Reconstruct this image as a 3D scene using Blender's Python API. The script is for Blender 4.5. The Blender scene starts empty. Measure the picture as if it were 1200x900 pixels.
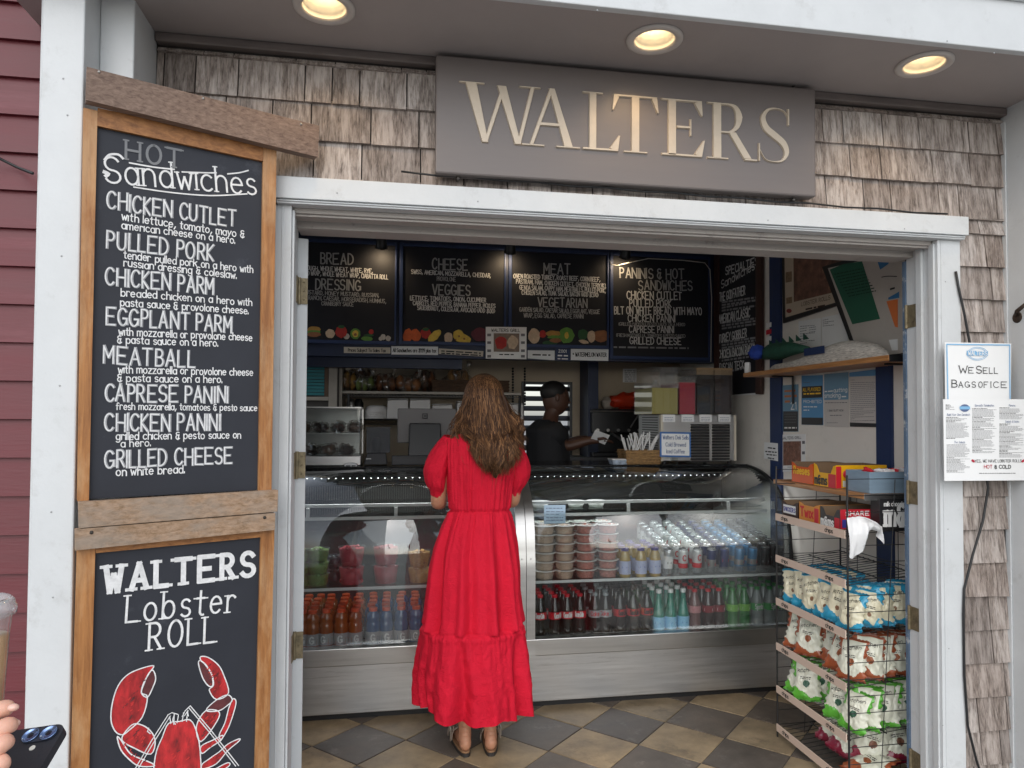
import bpy, bmesh, math, random
from mathutils import Vector, Matrix, noise
random.seed(7)
R = math.radians
sc = bpy.context.scene
col = sc.collection

# ------------------------------------------------------------------ camera
FPX, CXP, CYP = 833.8, 605.7, 466.45          # pixels of the 1200x900 photograph
YAW, PITCH, ROLL, EYE = R(9.718), R(1.572), R(0.288), 1.53
fw = Vector((math.sin(YAW)*math.cos(PITCH), math.cos(YAW)*math.cos(PITCH), math.sin(PITCH)))
r0 = Vector((math.cos(YAW), -math.sin(YAW), 0)); u0 = r0.cross(fw)
rt = r0*math.cos(ROLL)+u0*math.sin(ROLL); up = -r0*math.sin(ROLL)+u0*math.cos(ROLL)
CAM = Vector((0, 0, EYE))
cd = bpy.data.cameras.new('camera'); cam = bpy.data.objects.new('camera', cd); col.objects.link(cam)
cd.sensor_width = 36; cd.lens = FPX/1200*36
cd.shift_x = -(CXP-600)/1200; cd.shift_y = (CYP-450)/1200
cd.clip_start = .02; cd.clip_end = 4000
M = Matrix.Identity(4)
for i in range(3): M[i][0] = rt[i]; M[i][1] = up[i]; M[i][2] = -fw[i]; M[i][3] = CAM[i]
cam.matrix_world = M
sc.camera = cam

# ------------------------------------------------------------------ sky, sun, exposure
SUN_EL, SUN_AZ = R(38), R(196)                # overcast: very soft sun from behind the camera, a little left
w = bpy.data.worlds.new('World'); sc.world = w; w.use_nodes = True
nt = w.node_tree
sky = nt.nodes.new('ShaderNodeTexSky'); sky.sky_type = 'NISHITA'; sky.sun_disc = False
sky.sun_elevation = SUN_EL; sky.sun_rotation = SUN_AZ; sky.air_density = 1.0; sky.dust_density = 1.5; sky.ozone_density = 1.0
hs = nt.nodes.new('ShaderNodeHueSaturation'); hs.inputs['Saturation'].default_value = .42
nt.links.new(sky.outputs[0], hs.inputs['Color'])
nt.links.new(hs.outputs[0], nt.nodes['Background'].inputs[0]); nt.nodes['Background'].inputs[1].default_value = .15
sl = bpy.data.lights.new('sun', 'SUN'); sl.energy = 1.3; sl.angle = R(85); sl.color = (.95, .98, 1)
so = bpy.data.objects.new('sun', sl); col.objects.link(so)
sd = Vector((math.sin(SUN_AZ)*math.cos(SUN_EL), math.cos(SUN_AZ)*math.cos(SUN_EL), math.sin(SUN_EL)))
so.rotation_euler = (-sd).to_track_quat('-Z', 'Y').to_euler()
sc.view_settings.view_transform = 'Standard'; sc.view_settings.look = 'None'
sc.view_settings.exposure = 0.3; sc.view_settings.gamma = 1
sc.render.engine = 'CYCLES'
cy = sc.cycles
cy.use_denoising = True; cy.max_bounces = 9; cy.diffuse_bounces = 4; cy.glossy_bounces = 4; cy.transparent_max_bounces = 24; cy.transmission_bounces = 8
cy.caustics_reflective = False; cy.caustics_refractive = False; cy.sample_clamp_indirect = 6
cy.use_adaptive_sampling = True; cy.adaptive_threshold = .01

# ------------------------------------------------------------------ pixel rays to points on real planes
def ray(px, py): return fw + rt*((px-CXP)/FPX) - up*((py-CYP)/FPX)
def at(px, py, Y=None, X=None, Z=None, pl=None):
    d = ray(px, py)
    if Y is not None: t = Y/d.y
    elif X is not None: t = X/d.x
    elif Z is not None: t = (Z-EYE)/d.z
    else: t = (pl[0]-CAM).dot(pl[1])/d.dot(pl[1])
    return CAM+d*t
def s2l(c):
    return c/12.92 if c <= .04045 else ((c+.055)/1.055)**2.4
def rgb(h):
    h = h.lstrip('#'); return tuple(s2l(int(h[i:i+2], 16)/255) for i in (0, 2, 4))

# ------------------------------------------------------------------ materials
MATS = {}
def N(m, t): return m.node_tree.nodes.new(t)
def mat(name, c, rough=.6, metal=0, var=.0, vscale=8, bump=0, bscale=60, spec=.5, stretch=(1, 1, 1), coat=0, emit=None, es=1, alpha=1, trans=0, sheen=0, dirt=None, dscale=3, damt=.3):
    if name in MATS: return MATS[name]
    if isinstance(c, str): c = rgb(c)
    m = bpy.data.materials.new(name); m.use_nodes = True; MATS[name] = m
    b = m.node_tree.nodes['Principled BSDF']; L = m.node_tree.links
    b.inputs['Base Color'].default_value = (*c, 1); b.inputs['Roughness'].default_value = rough; b.inputs['Metallic'].default_value = metal
    b.inputs['Specular IOR Level'].default_value = spec; b.inputs['Coat Weight'].default_value = coat; b.inputs['Alpha'].default_value = alpha
    b.inputs['Transmission Weight'].default_value = trans; b.inputs['Sheen Weight'].default_value = sheen
    if emit: b.inputs['Emission Color'].default_value = (*emit, 1); b.inputs['Emission Strength'].default_value = es
    tc = N(m, 'ShaderNodeTexCoord'); mp = N(m, 'ShaderNodeMapping'); mp.inputs['Scale'].default_value = stretch
    L.new(tc.outputs['Object'], mp.inputs[0])
    src = None
    if var or dirt:
        n = N(m, 'ShaderNodeTexNoise'); n.inputs['Scale'].default_value = vscale; n.inputs['Detail'].default_value = 6; n.inputs['Roughness'].default_value = .65
        L.new(mp.outputs[0], n.inputs['Vector'])
        rp = N(m, 'ShaderNodeValToRGB'); rp.color_ramp.elements[0].position = .3; rp.color_ramp.elements[1].position = .7
        rp.color_ramp.elements[0].color = (*[x*(1-var) for x in c], 1); rp.color_ramp.elements[1].color = (*[min(1, x*(1+var)) for x in c], 1)
        L.new(n.outputs['Fac'], rp.inputs[0]); src = rp.outputs[0]
        if dirt:
            n2 = N(m, 'ShaderNodeTexNoise'); n2.inputs['Scale'].default_value = dscale; n2.inputs['Detail'].default_value = 8; n2.inputs['Roughness'].default_value = .75
            L.new(mp.outputs[0], n2.inputs['Vector'])
            r2 = N(m, 'ShaderNodeValToRGB'); r2.color_ramp.elements[0].position = .56; r2.color_ramp.elements[1].position = .72
            r2.color_ramp.elements[0].color = (0, 0, 0, 1); r2.color_ramp.elements[1].color = (damt, damt, damt, 1)
            L.new(n2.outputs['Fac'], r2.inputs[0])
            mx = N(m, 'ShaderNodeMixRGB'); L.new(r2.outputs[0], mx.inputs[0]); L.new(src, mx.inputs[1]); mx.inputs[2].default_value = (*(rgb(dirt) if isinstance(dirt, str) else dirt), 1)
            src = mx.outputs[0]
        L.new(src, b.inputs['Base Color'])
        ra = N(m, 'ShaderNodeMath'); ra.operation = 'MULTIPLY_ADD'; ra.inputs[1].default_value = .18; ra.inputs[2].default_value = rough-.09; ra.use_clamp = True
        L.new(n.outputs['Fac'], ra.inputs[0]); L.new(ra.outputs[0], b.inputs['Roughness'])
    if bump:
        n3 = N(m, 'ShaderNodeTexNoise'); n3.inputs['Scale'].default_value = bscale; n3.inputs['Detail'].default_value = 4
        L.new(mp.outputs[0], n3.inputs['Vector'])
        bm = N(m, 'ShaderNodeBump'); bm.inputs['Strength'].default_value = bump; bm.inputs['Distance'].default_value = .004
        L.new(n3.outputs['Fac'], bm.inputs['Height']); L.new(bm.outputs[0], b.inputs['Normal'])
    return m

def island(m, lo, hi, extra=None):
    """multiply the base colour by a per-island random tone"""
    nt = m.node_tree; L = nt.links; b = nt.nodes['Principled BSDF']
    g = N(m, 'ShaderNodeNewGeometry'); rp = N(m, 'ShaderNodeValToRGB'); cr = rp.color_ramp
    cr.elements[0].color = (*lo, 1); cr.elements[1].color = (*hi, 1)
    for pos, c in (extra or []):
        e = cr.elements.new(pos); e.color = (*c, 1)
    L.new(g.outputs['Random Per Island'], rp.inputs[0])
    mx = N(m, 'ShaderNodeMixRGB'); mx.blend_type = 'MULTIPLY'; mx.inputs[0].default_value = 1
    inp = b.inputs['Base Color']
    if inp.links: L.new(inp.links[0].from_socket, mx.inputs[1])
    else: mx.inputs[1].default_value = inp.default_value
    L.new(rp.outputs[0], mx.inputs[2]); L.new(mx.outputs[0], inp)
    return m

def glassmat(name, tint=(1, 1, 1), f0=.05, rough=.0, body=0, bodycol=(1, 1, 1)):
    if name in MATS: return MATS[name]
    m = bpy.data.materials.new(name); m.use_nodes = True; MATS[name] = m; nt = m.node_tree; L = nt.links
    nt.nodes.remove(nt.nodes['Principled BSDF']); out = nt.nodes['Material Output']
    t = N(m, 'ShaderNodeBsdfTransparent'); t.inputs[0].default_value = (*tint, 1)
    g = N(m, 'ShaderNodeBsdfGlossy'); g.inputs['Roughness'].default_value = rough
    lw = N(m, 'ShaderNodeLayerWeight'); lw.inputs[0].default_value = .5
    p = N(m, 'ShaderNodeMath'); p.operation = 'POWER'; p.inputs[1].default_value = 4.5; L.new(lw.outputs['Facing'], p.inputs[0])
    q = N(m, 'ShaderNodeMath'); q.operation = 'MULTIPLY_ADD'; q.inputs[1].default_value = .9; q.inputs[2].default_value = f0; q.use_clamp = True; L.new(p.outputs[0], q.inputs[0])
    base = t.outputs[0]
    if body:
        d = N(m, 'ShaderNodeBsdfDiffuse'); d.inputs[0].default_value = (*bodycol, 1)
        mb = N(m, 'ShaderNodeMixShader'); mb.inputs[0].default_value = body; L.new(t.outputs[0], mb.inputs[1]); L.new(d.outputs[0], mb.inputs[2]); base = mb.outputs[0]
    x = N(m, 'ShaderNodeMixShader'); L.new(q.outputs[0], x.inputs[0]); L.new(base, x.inputs[1]); L.new(g.outputs[0], x.inputs[2])
    L.new(x.outputs[0], out.inputs[0])
    return m

def woodgrain(name, dark, light, axis='Z', scale=1, rough=.75, bump=.4, patch=None):
    if name in MATS: return MATS[name]
    m = mat(name, light, rough); L = m.node_tree.links; b = m.node_tree.nodes['Principled BSDF']
    tc = N(m, 'ShaderNodeTexCoord'); mp = N(m, 'ShaderNodeMapping')
    s = {'Z': (26, 26, 1.6), 'X': (1.6, 26, 26), 'Y': (26, 1.6, 26)}[axis]; mp.inputs['Scale'].default_value = [x*scale for x in s]
    g = N(m, 'ShaderNodeNewGeometry'); va = N(m, 'ShaderNodeVectorMath'); va.operation = 'MULTIPLY_ADD'
    L.new(g.outputs['Random Per Island'], va.inputs[0]); va.inputs[1].default_value = (7, 5, 9); L.new(tc.outputs['Object'], va.inputs[2])
    L.new(va.outputs[0], mp.inputs[0])
    n = N(m, 'ShaderNodeTexNoise'); n.inputs['Scale'].default_value = 3; n.inputs['Detail'].default_value = 7; n.inputs['Roughness'].default_value = .7; n.inputs['Distortion'].default_value = .4
    L.new(mp.outputs[0], n.inputs['Vector'])
    rp = N(m, 'ShaderNodeValToRGB'); rp.color_ramp.elements[0].position = .33; rp.color_ramp.elements[1].position = .66
    d = rgb(dark) if isinstance(dark, str) else dark; l = rgb(light) if isinstance(light, str) else light
    rp.color_ramp.elements[0].color = (*d, 1); rp.color_ramp.elements[1].color = (*l, 1)
    L.new(n.outputs['Fac'], rp.inputs[0]); src = rp.outputs[0]
    if patch:
        n2 = N(m, 'ShaderNodeTexNoise'); n2.inputs['Scale'].default_value = patch[1]; n2.inputs['Detail'].default_value = 6; n2.inputs['Roughness'].default_value = .7
        m2 = N(m, 'ShaderNodeMapping'); m2.inputs['Scale'].default_value = patch[3]; L.new(va.outputs[0], m2.inputs[0]); L.new(m2.outputs[0], n2.inputs['Vector'])
        r2 = N(m, 'ShaderNodeValToRGB'); r2.color_ramp.elements[0].position = .45; r2.color_ramp.elements[1].position = .62; r2.color_ramp.elements[1].color = (patch[2],)*3+(1,); r2.color_ramp.elements[0].color = (0, 0, 0, 1)
        L.new(n2.outputs['Fac'], r2.inputs[0])
        mx = N(m, 'ShaderNodeMixRGB'); L.new(r2.outputs[0], mx.inputs[0]); L.new(src, mx.inputs[1]); mx.inputs[2].default_value = (*rgb(patch[0]), 1); src = mx.outputs[0]
    L.new(src, b.inputs['Base Color'])
    bm = N(m, 'ShaderNodeBump'); bm.inputs['Strength'].default_value = bump; bm.inputs['Distance'].default_value = .003
    L.new(n.outputs['Fac'], bm.inputs['Height']); L.new(bm.outputs[0], b.inputs['Normal'])
    return m

# ------------------------------------------------------------------ mesh builder
ZV = Vector((0, 0, 1))
class MB:
    def __init__(s): s.v = []; s.f = []; s.m = []
    def add(s, vs, fs, mi=0):
        o = len(s.v); s.v += [Vector(v) for v in vs]
        for f in fs: s.f.append([o+i for i in f]); s.m.append(mi)
        return s
    def box(s, x0, x1, y0, y1, z0, z1, mi=0, T=None):
        if x0 > x1: x0, x1 = x1, x0
        if y0 > y1: y0, y1 = y1, y0
        if z0 > z1: z0, z1 = z1, z0
        vs = [Vector((x, y, z)) for z in (z0, z1) for y in (y0, y1) for x in (x0, x1)]
        if T: vs = [T @ v for v in vs]
        return s.add(vs, [(0, 2, 3, 1), (4, 5, 7, 6), (0, 1, 5, 4), (1, 3, 7, 5), (3, 2, 6, 7), (2, 0, 4, 6)], mi)
    def hexa(s, q0, q1, mi=0):
        """two quads, back and front, in matching order"""
        return s.add(list(q0)+list(q1), [(0, 1, 2, 3), (7, 6, 5, 4), (0, 4, 5, 1), (1, 5, 6, 2), (2, 6, 7, 3), (3, 7, 4, 0)], mi)
    def prism(s, poly, n, h, mi=0, side=None):
        k = len(poly); a = [Vector(p) for p in poly]; b = [p+n*h for p in a]
        s.add(a+b, [list(range(k))[::-1], [k+i for i in range(k)]], mi)
        s.add(a+b, [(i, (i+1) % k, k+(i+1) % k, k+i) for i in range(k)], mi if side is None else side)
        return s
    def tube(s, pts, r, seg=8, mi=0, closed=False, cap=True, flat=None):
        pts = [Vector(p) for p in pts]; n = len(pts); rings = []
        rr = r if isinstance(r, (list, tuple)) else [r]*n
        prev = None; o = len(s.v)
        for i, p in enumerate(pts):
            if closed: t = (pts[(i+1) % n]-pts[i-1])
            else: t = pts[min(i+1, n-1)]-pts[max(i-1, 0)]
            if t.length < 1e-9: t = Vector((0, 0, 1))
            t.normalize()
            if prev is None:
                a = Vector((0, 0, 1)) if abs(t.z) < .9 else Vector((1, 0, 0)); x = a.cross(t).normalized()
            else: x = (prev-t*prev.dot(t)); x = x.normalized() if x.length > 1e-6 else t.orthogonal().normalized()
            prev = x; y = t.cross(x)
            for k in range(seg):
                an = 2*math.pi*k/seg; s.v.append(p+x*(math.cos(an)*rr[i])+y*(math.sin(an)*rr[i]*(flat or 1)))
        for i in range(n if closed else n-1):
            j = (i+1) % n
            for k in range(seg):
                k2 = (k+1) % seg; s.f.append([o+i*seg+k, o+i*seg+k2, o+j*seg+k2, o+j*seg+k]); s.m.append(mi)
        if cap and not closed:
            s.f.append([o+k for k in range(seg)][::-1]); s.m.append(mi); s.f.append([o+(n-1)*seg+k for k in range(seg)]); s.m.append(mi)
        return s
    def lathe(s, prof, c=(0, 0, 0), seg=16, mi=0, T=None, cap=True):
        """prof: (r, z[, material]) from bottom to top"""
        o = len(s.v); c = Vector(c); n = len(prof)
        for p in prof:
            for k in range(seg):
                an = 2*math.pi*k/seg; v = Vector((p[0]*math.cos(an), p[0]*math.sin(an), p[1]))
                if T: v = T @ v
                s.v.append(c+v)
        for i in range(n-1):
            mm = prof[i][2] if len(prof[i]) > 2 else mi
            for k in range(seg):
                k2 = (k+1) % seg; s.f.append([o+i*seg+k, o+i*seg+k2, o+(i+1)*seg+k2, o+(i+1)*seg+k]); s.m.append(mm)
        if cap:
            s.f.append([o+k for k in range(seg)][::-1]); s.m.append(prof[0][2] if len(prof[0]) > 2 else mi)
            s.f.append([o+(n-1)*seg+k for k in range(seg)]); s.m.append(prof[-1][2] if len(prof[-1]) > 2 else mi)
        return s
    def ball(s, c, r, mi=0, seg=12, rings=8, sc3=(1, 1, 1), jit=0):
        c = Vector(c); o = len(s.v)
        for i in range(1, rings):
            ph = math.pi*i/rings
            for k in range(seg):
                an = 2*math.pi*k/seg; d = Vector((math.sin(ph)*math.cos(an), math.sin(ph)*math.sin(an), math.cos(ph)))
                q = r*(1+(jit*noise.noise(d*2.1+c*37) if jit else 0)); s.v.append(c+Vector((d.x*sc3[0], d.y*sc3[1], d.z*sc3[2]))*q)
        t = len(s.v); s.v += [c+Vector((0, 0, r*sc3[2])), c-Vector((0, 0, r*sc3[2]))]
        for i in range(rings-2):
            for k in range(seg):
                k2 = (k+1) % seg; s.f.append([o+i*seg+k, o+(i+1)*seg+k, o+(i+1)*seg+k2, o+i*seg+k2]); s.m.append(mi)
        for k in range(seg):
            k2 = (k+1) % seg; s.f.append([t, o+k, o+k2]); s.m.append(mi); q = o+(rings-2)*seg; s.f.append([t+1, q+k2, q+k]); s.m.append(mi)
        return s
    def ngrid(s, fn, nu, nv, mi=0, wrap=False, mfn=None):
        """surface from fn(u,v)"""
        o = len(s.v)
        for j in range(nv+1):
            for i in range(nu+(0 if wrap else 1)): s.v.append(Vector(fn(i/nu, j/nv)))
        wd = nu if wrap else nu+1
        for j in range(nv):
            for i in range(nu):
                i2 = (i+1) % wd if wrap else i+1
                s.f.append([o+j*wd+i, o+j*wd+i2, o+(j+1)*wd+i2, o+(j+1)*wd+i]); s.m.append(mfn((i+.5)/nu, (j+.5)/nv) if mfn else mi)
        return s
    def build(s, name, mats, parent=None, smooth=False, bevel=0, auto=None):
        if not isinstance(mats, (list, tuple)): mats = [mats]
        off = OFF.get(parent.name, Vector()) if parent else Vector()
        me = bpy.data.meshes.new(name); me.from_pydata([v-off for v in s.v], [], s.f)
        for m in mats: me.materials.append(m)
        me.polygons.foreach_set('material_index', s.m)
        if smooth: me.polygons.foreach_set('use_smooth', [True]*len(me.polygons))
        me.validate(); me.update()
        bm = bmesh.new(); bm.from_mesh(me); bmesh.ops.recalc_face_normals(bm, faces=bm.faces); bm.to_mesh(me); bm.free()
        if auto: me.set_sharp_from_angle(angle=R(auto))
        o = bpy.data.objects.new(name, me); col.objects.link(o)
        if parent: o.parent = parent; OFF[o.name] = off
        if bevel:
            b = o.modifiers.new('bevel', 'BEVEL'); b.width = bevel; b.segments = 2; b.limit_method = 'ANGLE'; b.angle_limit = R(35)
        return o
OFF = {}
def tag(o, label=None, cat=None, group=None, kind=None):
    if label: o['label'] = label
    if cat: o['category'] = cat
    if group: o['group'] = group
    if kind: o['kind'] = kind
    return o
def thing(name, label, cat, loc=(0, 0, 0), group=None, rot=0):
    o = bpy.data.objects.new(name, None); col.objects.link(o); o.location = loc; o.empty_display_size = .05; o.rotation_euler.z = rot
    OFF[o.name] = Vector(loc); return tag(o, label, cat, group)
def copy_tree(o, parent=None):
    c = o.copy(); col.objects.link(c); c.parent = parent
    for ch in list(o.children): copy_tree(ch, c)
    return c
def ordn(i): return ['first', 'second', 'third', 'fourth', 'fifth', 'sixth', 'seventh', 'eighth', 'ninth', 'tenth', 'eleventh', 'twelfth', 'thirteenth', 'fourteenth'][i]
# ------------------------------------------------------------------ hand lettering: a stroke alphabet (x, y digit pairs; baseline 2, capitals 8)
G = {
'A':'022842|1434','B':'0208|~082847361605|~05254423 02'.replace(' ',''),'C':'~47381806041232 43'.replace(' ',''),'D':'0208|~082846442202','E':'48080242|0535','F':'480802|0535',
'G':'~47381806041232 43|434525'.replace(' ',''),'H':'0208|4248|0545','I':'0208','J':'38|~3833221203','K':'0208|3805|0532','L':'080232','M':'0208244842','N':'02084248',
'O':'~28170604132233 454728'.replace(' ',''),'P':'0208|~0828473504','Q':'~28170604132233454728|3441','R':'0208|~0828473504|2442','S':'~473818070516353 423120 3'.replace(' ',''),
'T':'0848|2822','U':'~080503122233 4548'.replace(' ',''),'V':'082248','W':'0812263248','X':'0842|4802','Y':'082548|2522','Z':'08480242',
'a':'~352616050312233 3|3632'.replace(' ',''),'b':'0802|~0516263533221203','c':'~35261605031222 33'.replace(' ',''),'d':'3832|~3526160503122233','e':'0434|~34352616050312 2233'.replace(' ',''),
'f':'~3728171512|0626','g':'~3526160503122233|~363120 1001'.replace(' ',''),'h':'0802|~0516263532','i':'0602','j':'~16112000'.replace('20',''),'k':'0802|3604|1532','l':'0802',
'm':'0602|~05162522|~25364542','n':'0602|~0516263532','o':'~26160503122233 3526'.replace(' ',''),'p':'0600|~0516263533221203','q':'3630|~3526160503122233','r':'0602|~04152636',
's':'~352616051424332 21203'.replace(' ',''),'t':'~18131222|0626','u':'~060312223336|3632','v':'061236','w':'0612253246','x':'0632|3602','y':'0613|3600','z':'06360232',
'.':'0203','-':'0525','/':'0238',"'":'0807','!':'0804|0203',':':'0506|0203',
'&':'~48271706152524 05031222 33|3941'.replace(' ',''),'*':'1517|0507|0725','(':'~18060412','$':'~3726163524330 3|2921'.replace(' ',''),
'0':'~1806040313 324637 18'.replace(' ',''),'1':'071812','2':'~07183837 2502'.replace(' ','')+'|0242','3':'~0718373625|~253433 1203'.replace(' ',''),'4':'3802|','5':'380805|~05253422 03'.replace(' ',''),'6':'~3816040312333 51505'.replace(' ',''),
'7':'083812','8':'~2807 163433 1203 0435 3728'.replace(' ',''),'9':'~3516070818 3835 12'.replace(' ',''),
}
G['4'] = '3208|'[:0]+'280434|2822'; G[')'] = '~08262402'; G[','] = '1301'
def smooth_pts(p, k=4):
    if len(p) < 3: return p
    out = []
    closed = (p[0]-p[-1]).length < 1e-6
    for i in range(len(p)-1):
        a = p[i-1] if i > 0 else (p[-2] if closed else p[0]); b, c = p[i], p[i+1]; d = p[i+2] if i+2 < len(p) else (p[1] if closed else p[-1])
        for j in range(k):
            t = j/k; out.append(.5*((2*b)+(c-a)*t+(2*a-5*b+4*c-d)*t*t+(3*b-a-3*c+d)*t**3))
    out.append(p[-1]); return out
GC = {}
def glyph(ch):
    if ch in GC: return GC[ch]
    st = []; wmax = 0
    for part in G.get(ch, '').split('|'):
        if not part: continue
        sm = part[0] == '~'; part = part.lstrip('~')
        p = [Vector((int(part[i])/6, (int(part[i+1])-2)/6)) for i in range(0, len(part)-1, 2)]
        wmax = max(wmax, max(q.x for q in p)); st.append((smooth_pts(p) if sm else p, sm))
    GC[ch] = (st, wmax); return GC[ch]
def arcp(cx, cy, rx, ry, a0, a1, k=14): return [Vector((cx+rx*math.cos(R(a0+(a1-a0)*i/k)), cy+ry*math.sin(R(a0+(a1-a0)*i/k)))) for i in range(k+1)]
def gset(ch, *parts):
    st = [(p, True) if len(p) > 4 else (p, False) for p in [[Vector(q) for q in p] for p in parts]]
    GC[ch] = (st, max(q.x for p, _ in st for q in p))
BW = arcp(.27, .33, .27, .33, 0, 360, 18); XH = .667
gset('O', arcp(.34, .5, .34, .5, 90, 450, 20)); gset('Q', arcp(.34, .5, .34, .5, 90, 450, 20), [(.42, .25), (.7, -.05)]); gset('0', arcp(.28, .5, .28, .5, 90, 450, 20))
gset('C', arcp(.36, .5, .36, .5, 42, 318)); gset('G', arcp(.36, .5, .36, .5, 42, 345), [(.4, .42), (.71, .42), (.71, .1)])
gset('S', arcp(.31, .745, .29, .255, 25, 262, 10)+arcp(.31, .245, .31, .245, 82, -155, 10)); gset('U', [(0, 1), (0, .35)], arcp(.3, .33, .3, .33, 180, 360, 10), [(.6, 1), (.6, .33)])
gset('D', [(0, 0), (0, 1)], [Vector((0, 1))]+arcp(.14, .5, .5, .5, 90, -90, 12)+[Vector((0, 0))]); gset('P', [(0, 0), (0, 1)], [Vector((0, 1))]+arcp(.25, .74, .27, .26, 90, -90, 10)+[Vector((0, .48))])
gset('R', [(0, 0), (0, 1)], [Vector((0, 1))]+arcp(.25, .74, .27, .26, 90, -90, 10)+[Vector((0, .48))], [(.25, .48), (.58, 0)])
gset('B', [(0, 0), (0, 1)], [Vector((0, 1))]+arcp(.24, .76, .24, .24, 90, -90, 9)+[Vector((0, .52))], [Vector((0, .52))]+arcp(.26, .26, .28, .26, 90, -90, 9)+[Vector((0, 0))])
gset('J', [(.4, 1), (.4, .25)], arcp(.2, .22, .2, .22, 0, -150, 8)); gset('o', BW); gset('a', BW, [(.54, .667), (.54, 0)]); gset('b', BW, [(0, 1.03), (0, 0)]); gset('d', BW, [(.54, 1.03), (.54, 0)])
gset('p', BW, [(0, .667), (0, -.36)]); gset('q', BW, [(.54, .667), (.54, -.36)]); gset('g', BW, [(.54, .667), (.54, -.1)], arcp(.27, -.1, .27, .24, 0, -150, 8)); gset('c', arcp(.28, .33, .28, .33, 45, 315))
gset('e', [(.02, .36), (.53, .36)], arcp(.275, .33, .265, .33, 5, 318)); gset('s', arcp(.22, .5, .2, .165, 30, 262, 8)+arcp(.22, .165, .22, .165, 82, -150, 8))
gset('n', [(0, .667), (0, 0)], arcp(.25, .4, .25, .27, 180, 0, 9)+[Vector((.5, 0))]); gset('h', [(0, 1.03), (0, 0)], arcp(.25, .4, .25, .27, 180, 0, 9)+[Vector((.5, 0))]); gset('m', [(0, .667), (0, 0)], arcp(.2, .44, .2, .23, 180, 0, 8)+[Vector((.4, 0))], arcp(.6, .44, .2, .23, 180, 0, 8)+[Vector((.8, 0))])
gset('u', [(0, .667), (0, .27)], arcp(.25, .27, .25, .27, 180, 360, 9), [(.5, .667), (.5, 0)]); gset('r', [(0, .667), (0, 0)], arcp(.22, .42, .22, .25, 180, 40, 7)); gset('t', [(.17, .95), (.17, .12)], arcp(.3, .14, .13, .14, 180, 290, 5), [(0, .667), (.36, .667)])
gset('f', arcp(.3, .86, .16, .16, 30, 180, 6)+[Vector((.14, 0))], [(0, .62), (.36, .62)]); gset('&', arcp(.28, .78, .24, .2, 40, 280, 8)+arcp(.3, .28, .3, .29, 95, 330, 10), [(.46, .62), (.3, -.06)])
def layout(text, gap=.2, space=.46):
    x = 0; out = []
    for ch in text:
        if ch == ' ': x += space; continue
        st, wd = glyph(ch); out.append((x, st, ch)); x += wd+gap
    return out, max(x-gap, .01)
def ribbon(mb, pts, wd, n, mi=0):
    """flat stroke of 3-D points lying in the plane with normal n; split at sharp corners"""
    segs = [[pts[0]]]
    for i in range(1, len(pts)):
        segs[-1].append(pts[i])
        if i < len(pts)-1:
            a = (pts[i]-pts[i-1]); b = (pts[i+1]-pts[i])
            if a.length > 1e-9 and b.length > 1e-9 and a.angle(b) > 1.0: segs.append([pts[i]])
    for sg in segs:
        if len(sg) < 2: continue
        RB[0] = (RB[0]+1) % 7; dz = n*(RB[0]*.00016); L = []; Rr = []
        for i, p in enumerate(sg):
            t = sg[min(i+1, len(sg)-1)]-sg[max(i-1, 0)]
            if t.length < 1e-9: continue
            t.normalize(); s = n.cross(t)*(wd/2); e = Vector()
            if i == 0: e = -t*wd*.38
            if i == len(sg)-1: e = t*wd*.38
            L.append(p+e+s+dz); Rr.append(p+e-s+dz)
        k = len(L); mb.add(L+Rr, [(i, i+1, k+i+1, k+i) for i in range(k-1)], mi)
RB = [0]
def letter(mb, text, p0, p1, h, n, wt=.13, serif=0, jit=.012, off=.0012, mi=0, gap=.2, fit=True, shear=0, double=None):
    """write text along the baseline p0 -> p1 (3-D points on a plane with normal n), capital height h"""
    if text.startswith('~'): return scribble(mb, Vector(p0), Vector(p1), h, n, off, mi)
    p0, p1 = Vector(p0), Vector(p1); e = (p1-p0); Ln = e.length; e.normalize(); v = n.cross(e).normalized()
    if v.z < 0: v = -v
    lay, wtot = layout(text, gap); sx = Ln/wtot if fit else h
    for x, st, ch in lay:
        jx, jy, jr = random.gauss(0, jit)*h, random.gauss(0, jit)*h, random.gauss(0, jit*1.4)
        for p, sm in st:
            q = [p0+e*((x+a.x+shear*a.y)*sx+jx)+v*((a.y+jr*a.x)*h+jy)+n*off for a in p]
            if double is not None: ribbon(mb, q, h*wt*2.1, n, double); q = [c+n*.0016-e*h*wt*.4 for c in q]
            ribbon(mb, q, h*wt, n, mi)
            if serif and not sm:
                for a in (p[0], p[-1]):
                    if a.y < .02 or a.y > .98 or (ch.islower() and abs(a.y-.667) < .02):
                        c = p0+e*((x+a.x+shear*a.y)*sx+jx)+v*((a.y+jr*a.x)*h+jy)+n*(off+.0003)
                        ribbon(mb, [c-e*serif*h, c+e*serif*h], h*wt*.62, n, mi)
def scribble(mb, p0, p1, h, n, off=.001, mi=0, dens=1.0):
    """illegible small print: a row of word-length dashes"""
    e = p1-p0; Ln = e.length; e.normalize(); v = n.cross(e).normalized(); x = 0
    while x < Ln-h*.5:
        wl = min(random.uniform(1.2, 4.5)*h, Ln-x)
        if random.random() < dens:
            a = p0+e*x+n*off; mb.add([a, a+e*wl, a+e*wl+v*h*.62, a+v*h*.62], [(0, 1, 2, 3)], mi)
        x += wl+h*.7
def pxh(p, h, pl):
    a = at(*p, pl=pl); b = at(p[0], p[1]-h, pl=pl); return (b-a).length
def write(mb, lines, pl, **kw):
    for ln in lines:
        text, a, b, h = ln[:4]; k = dict(kw)
        if len(ln) > 4: k.update(ln[4])
        letter(mb, text, at(*a, pl=pl), at(*b, pl=pl), pxh(a, h, pl), pl[1], **k)
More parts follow.
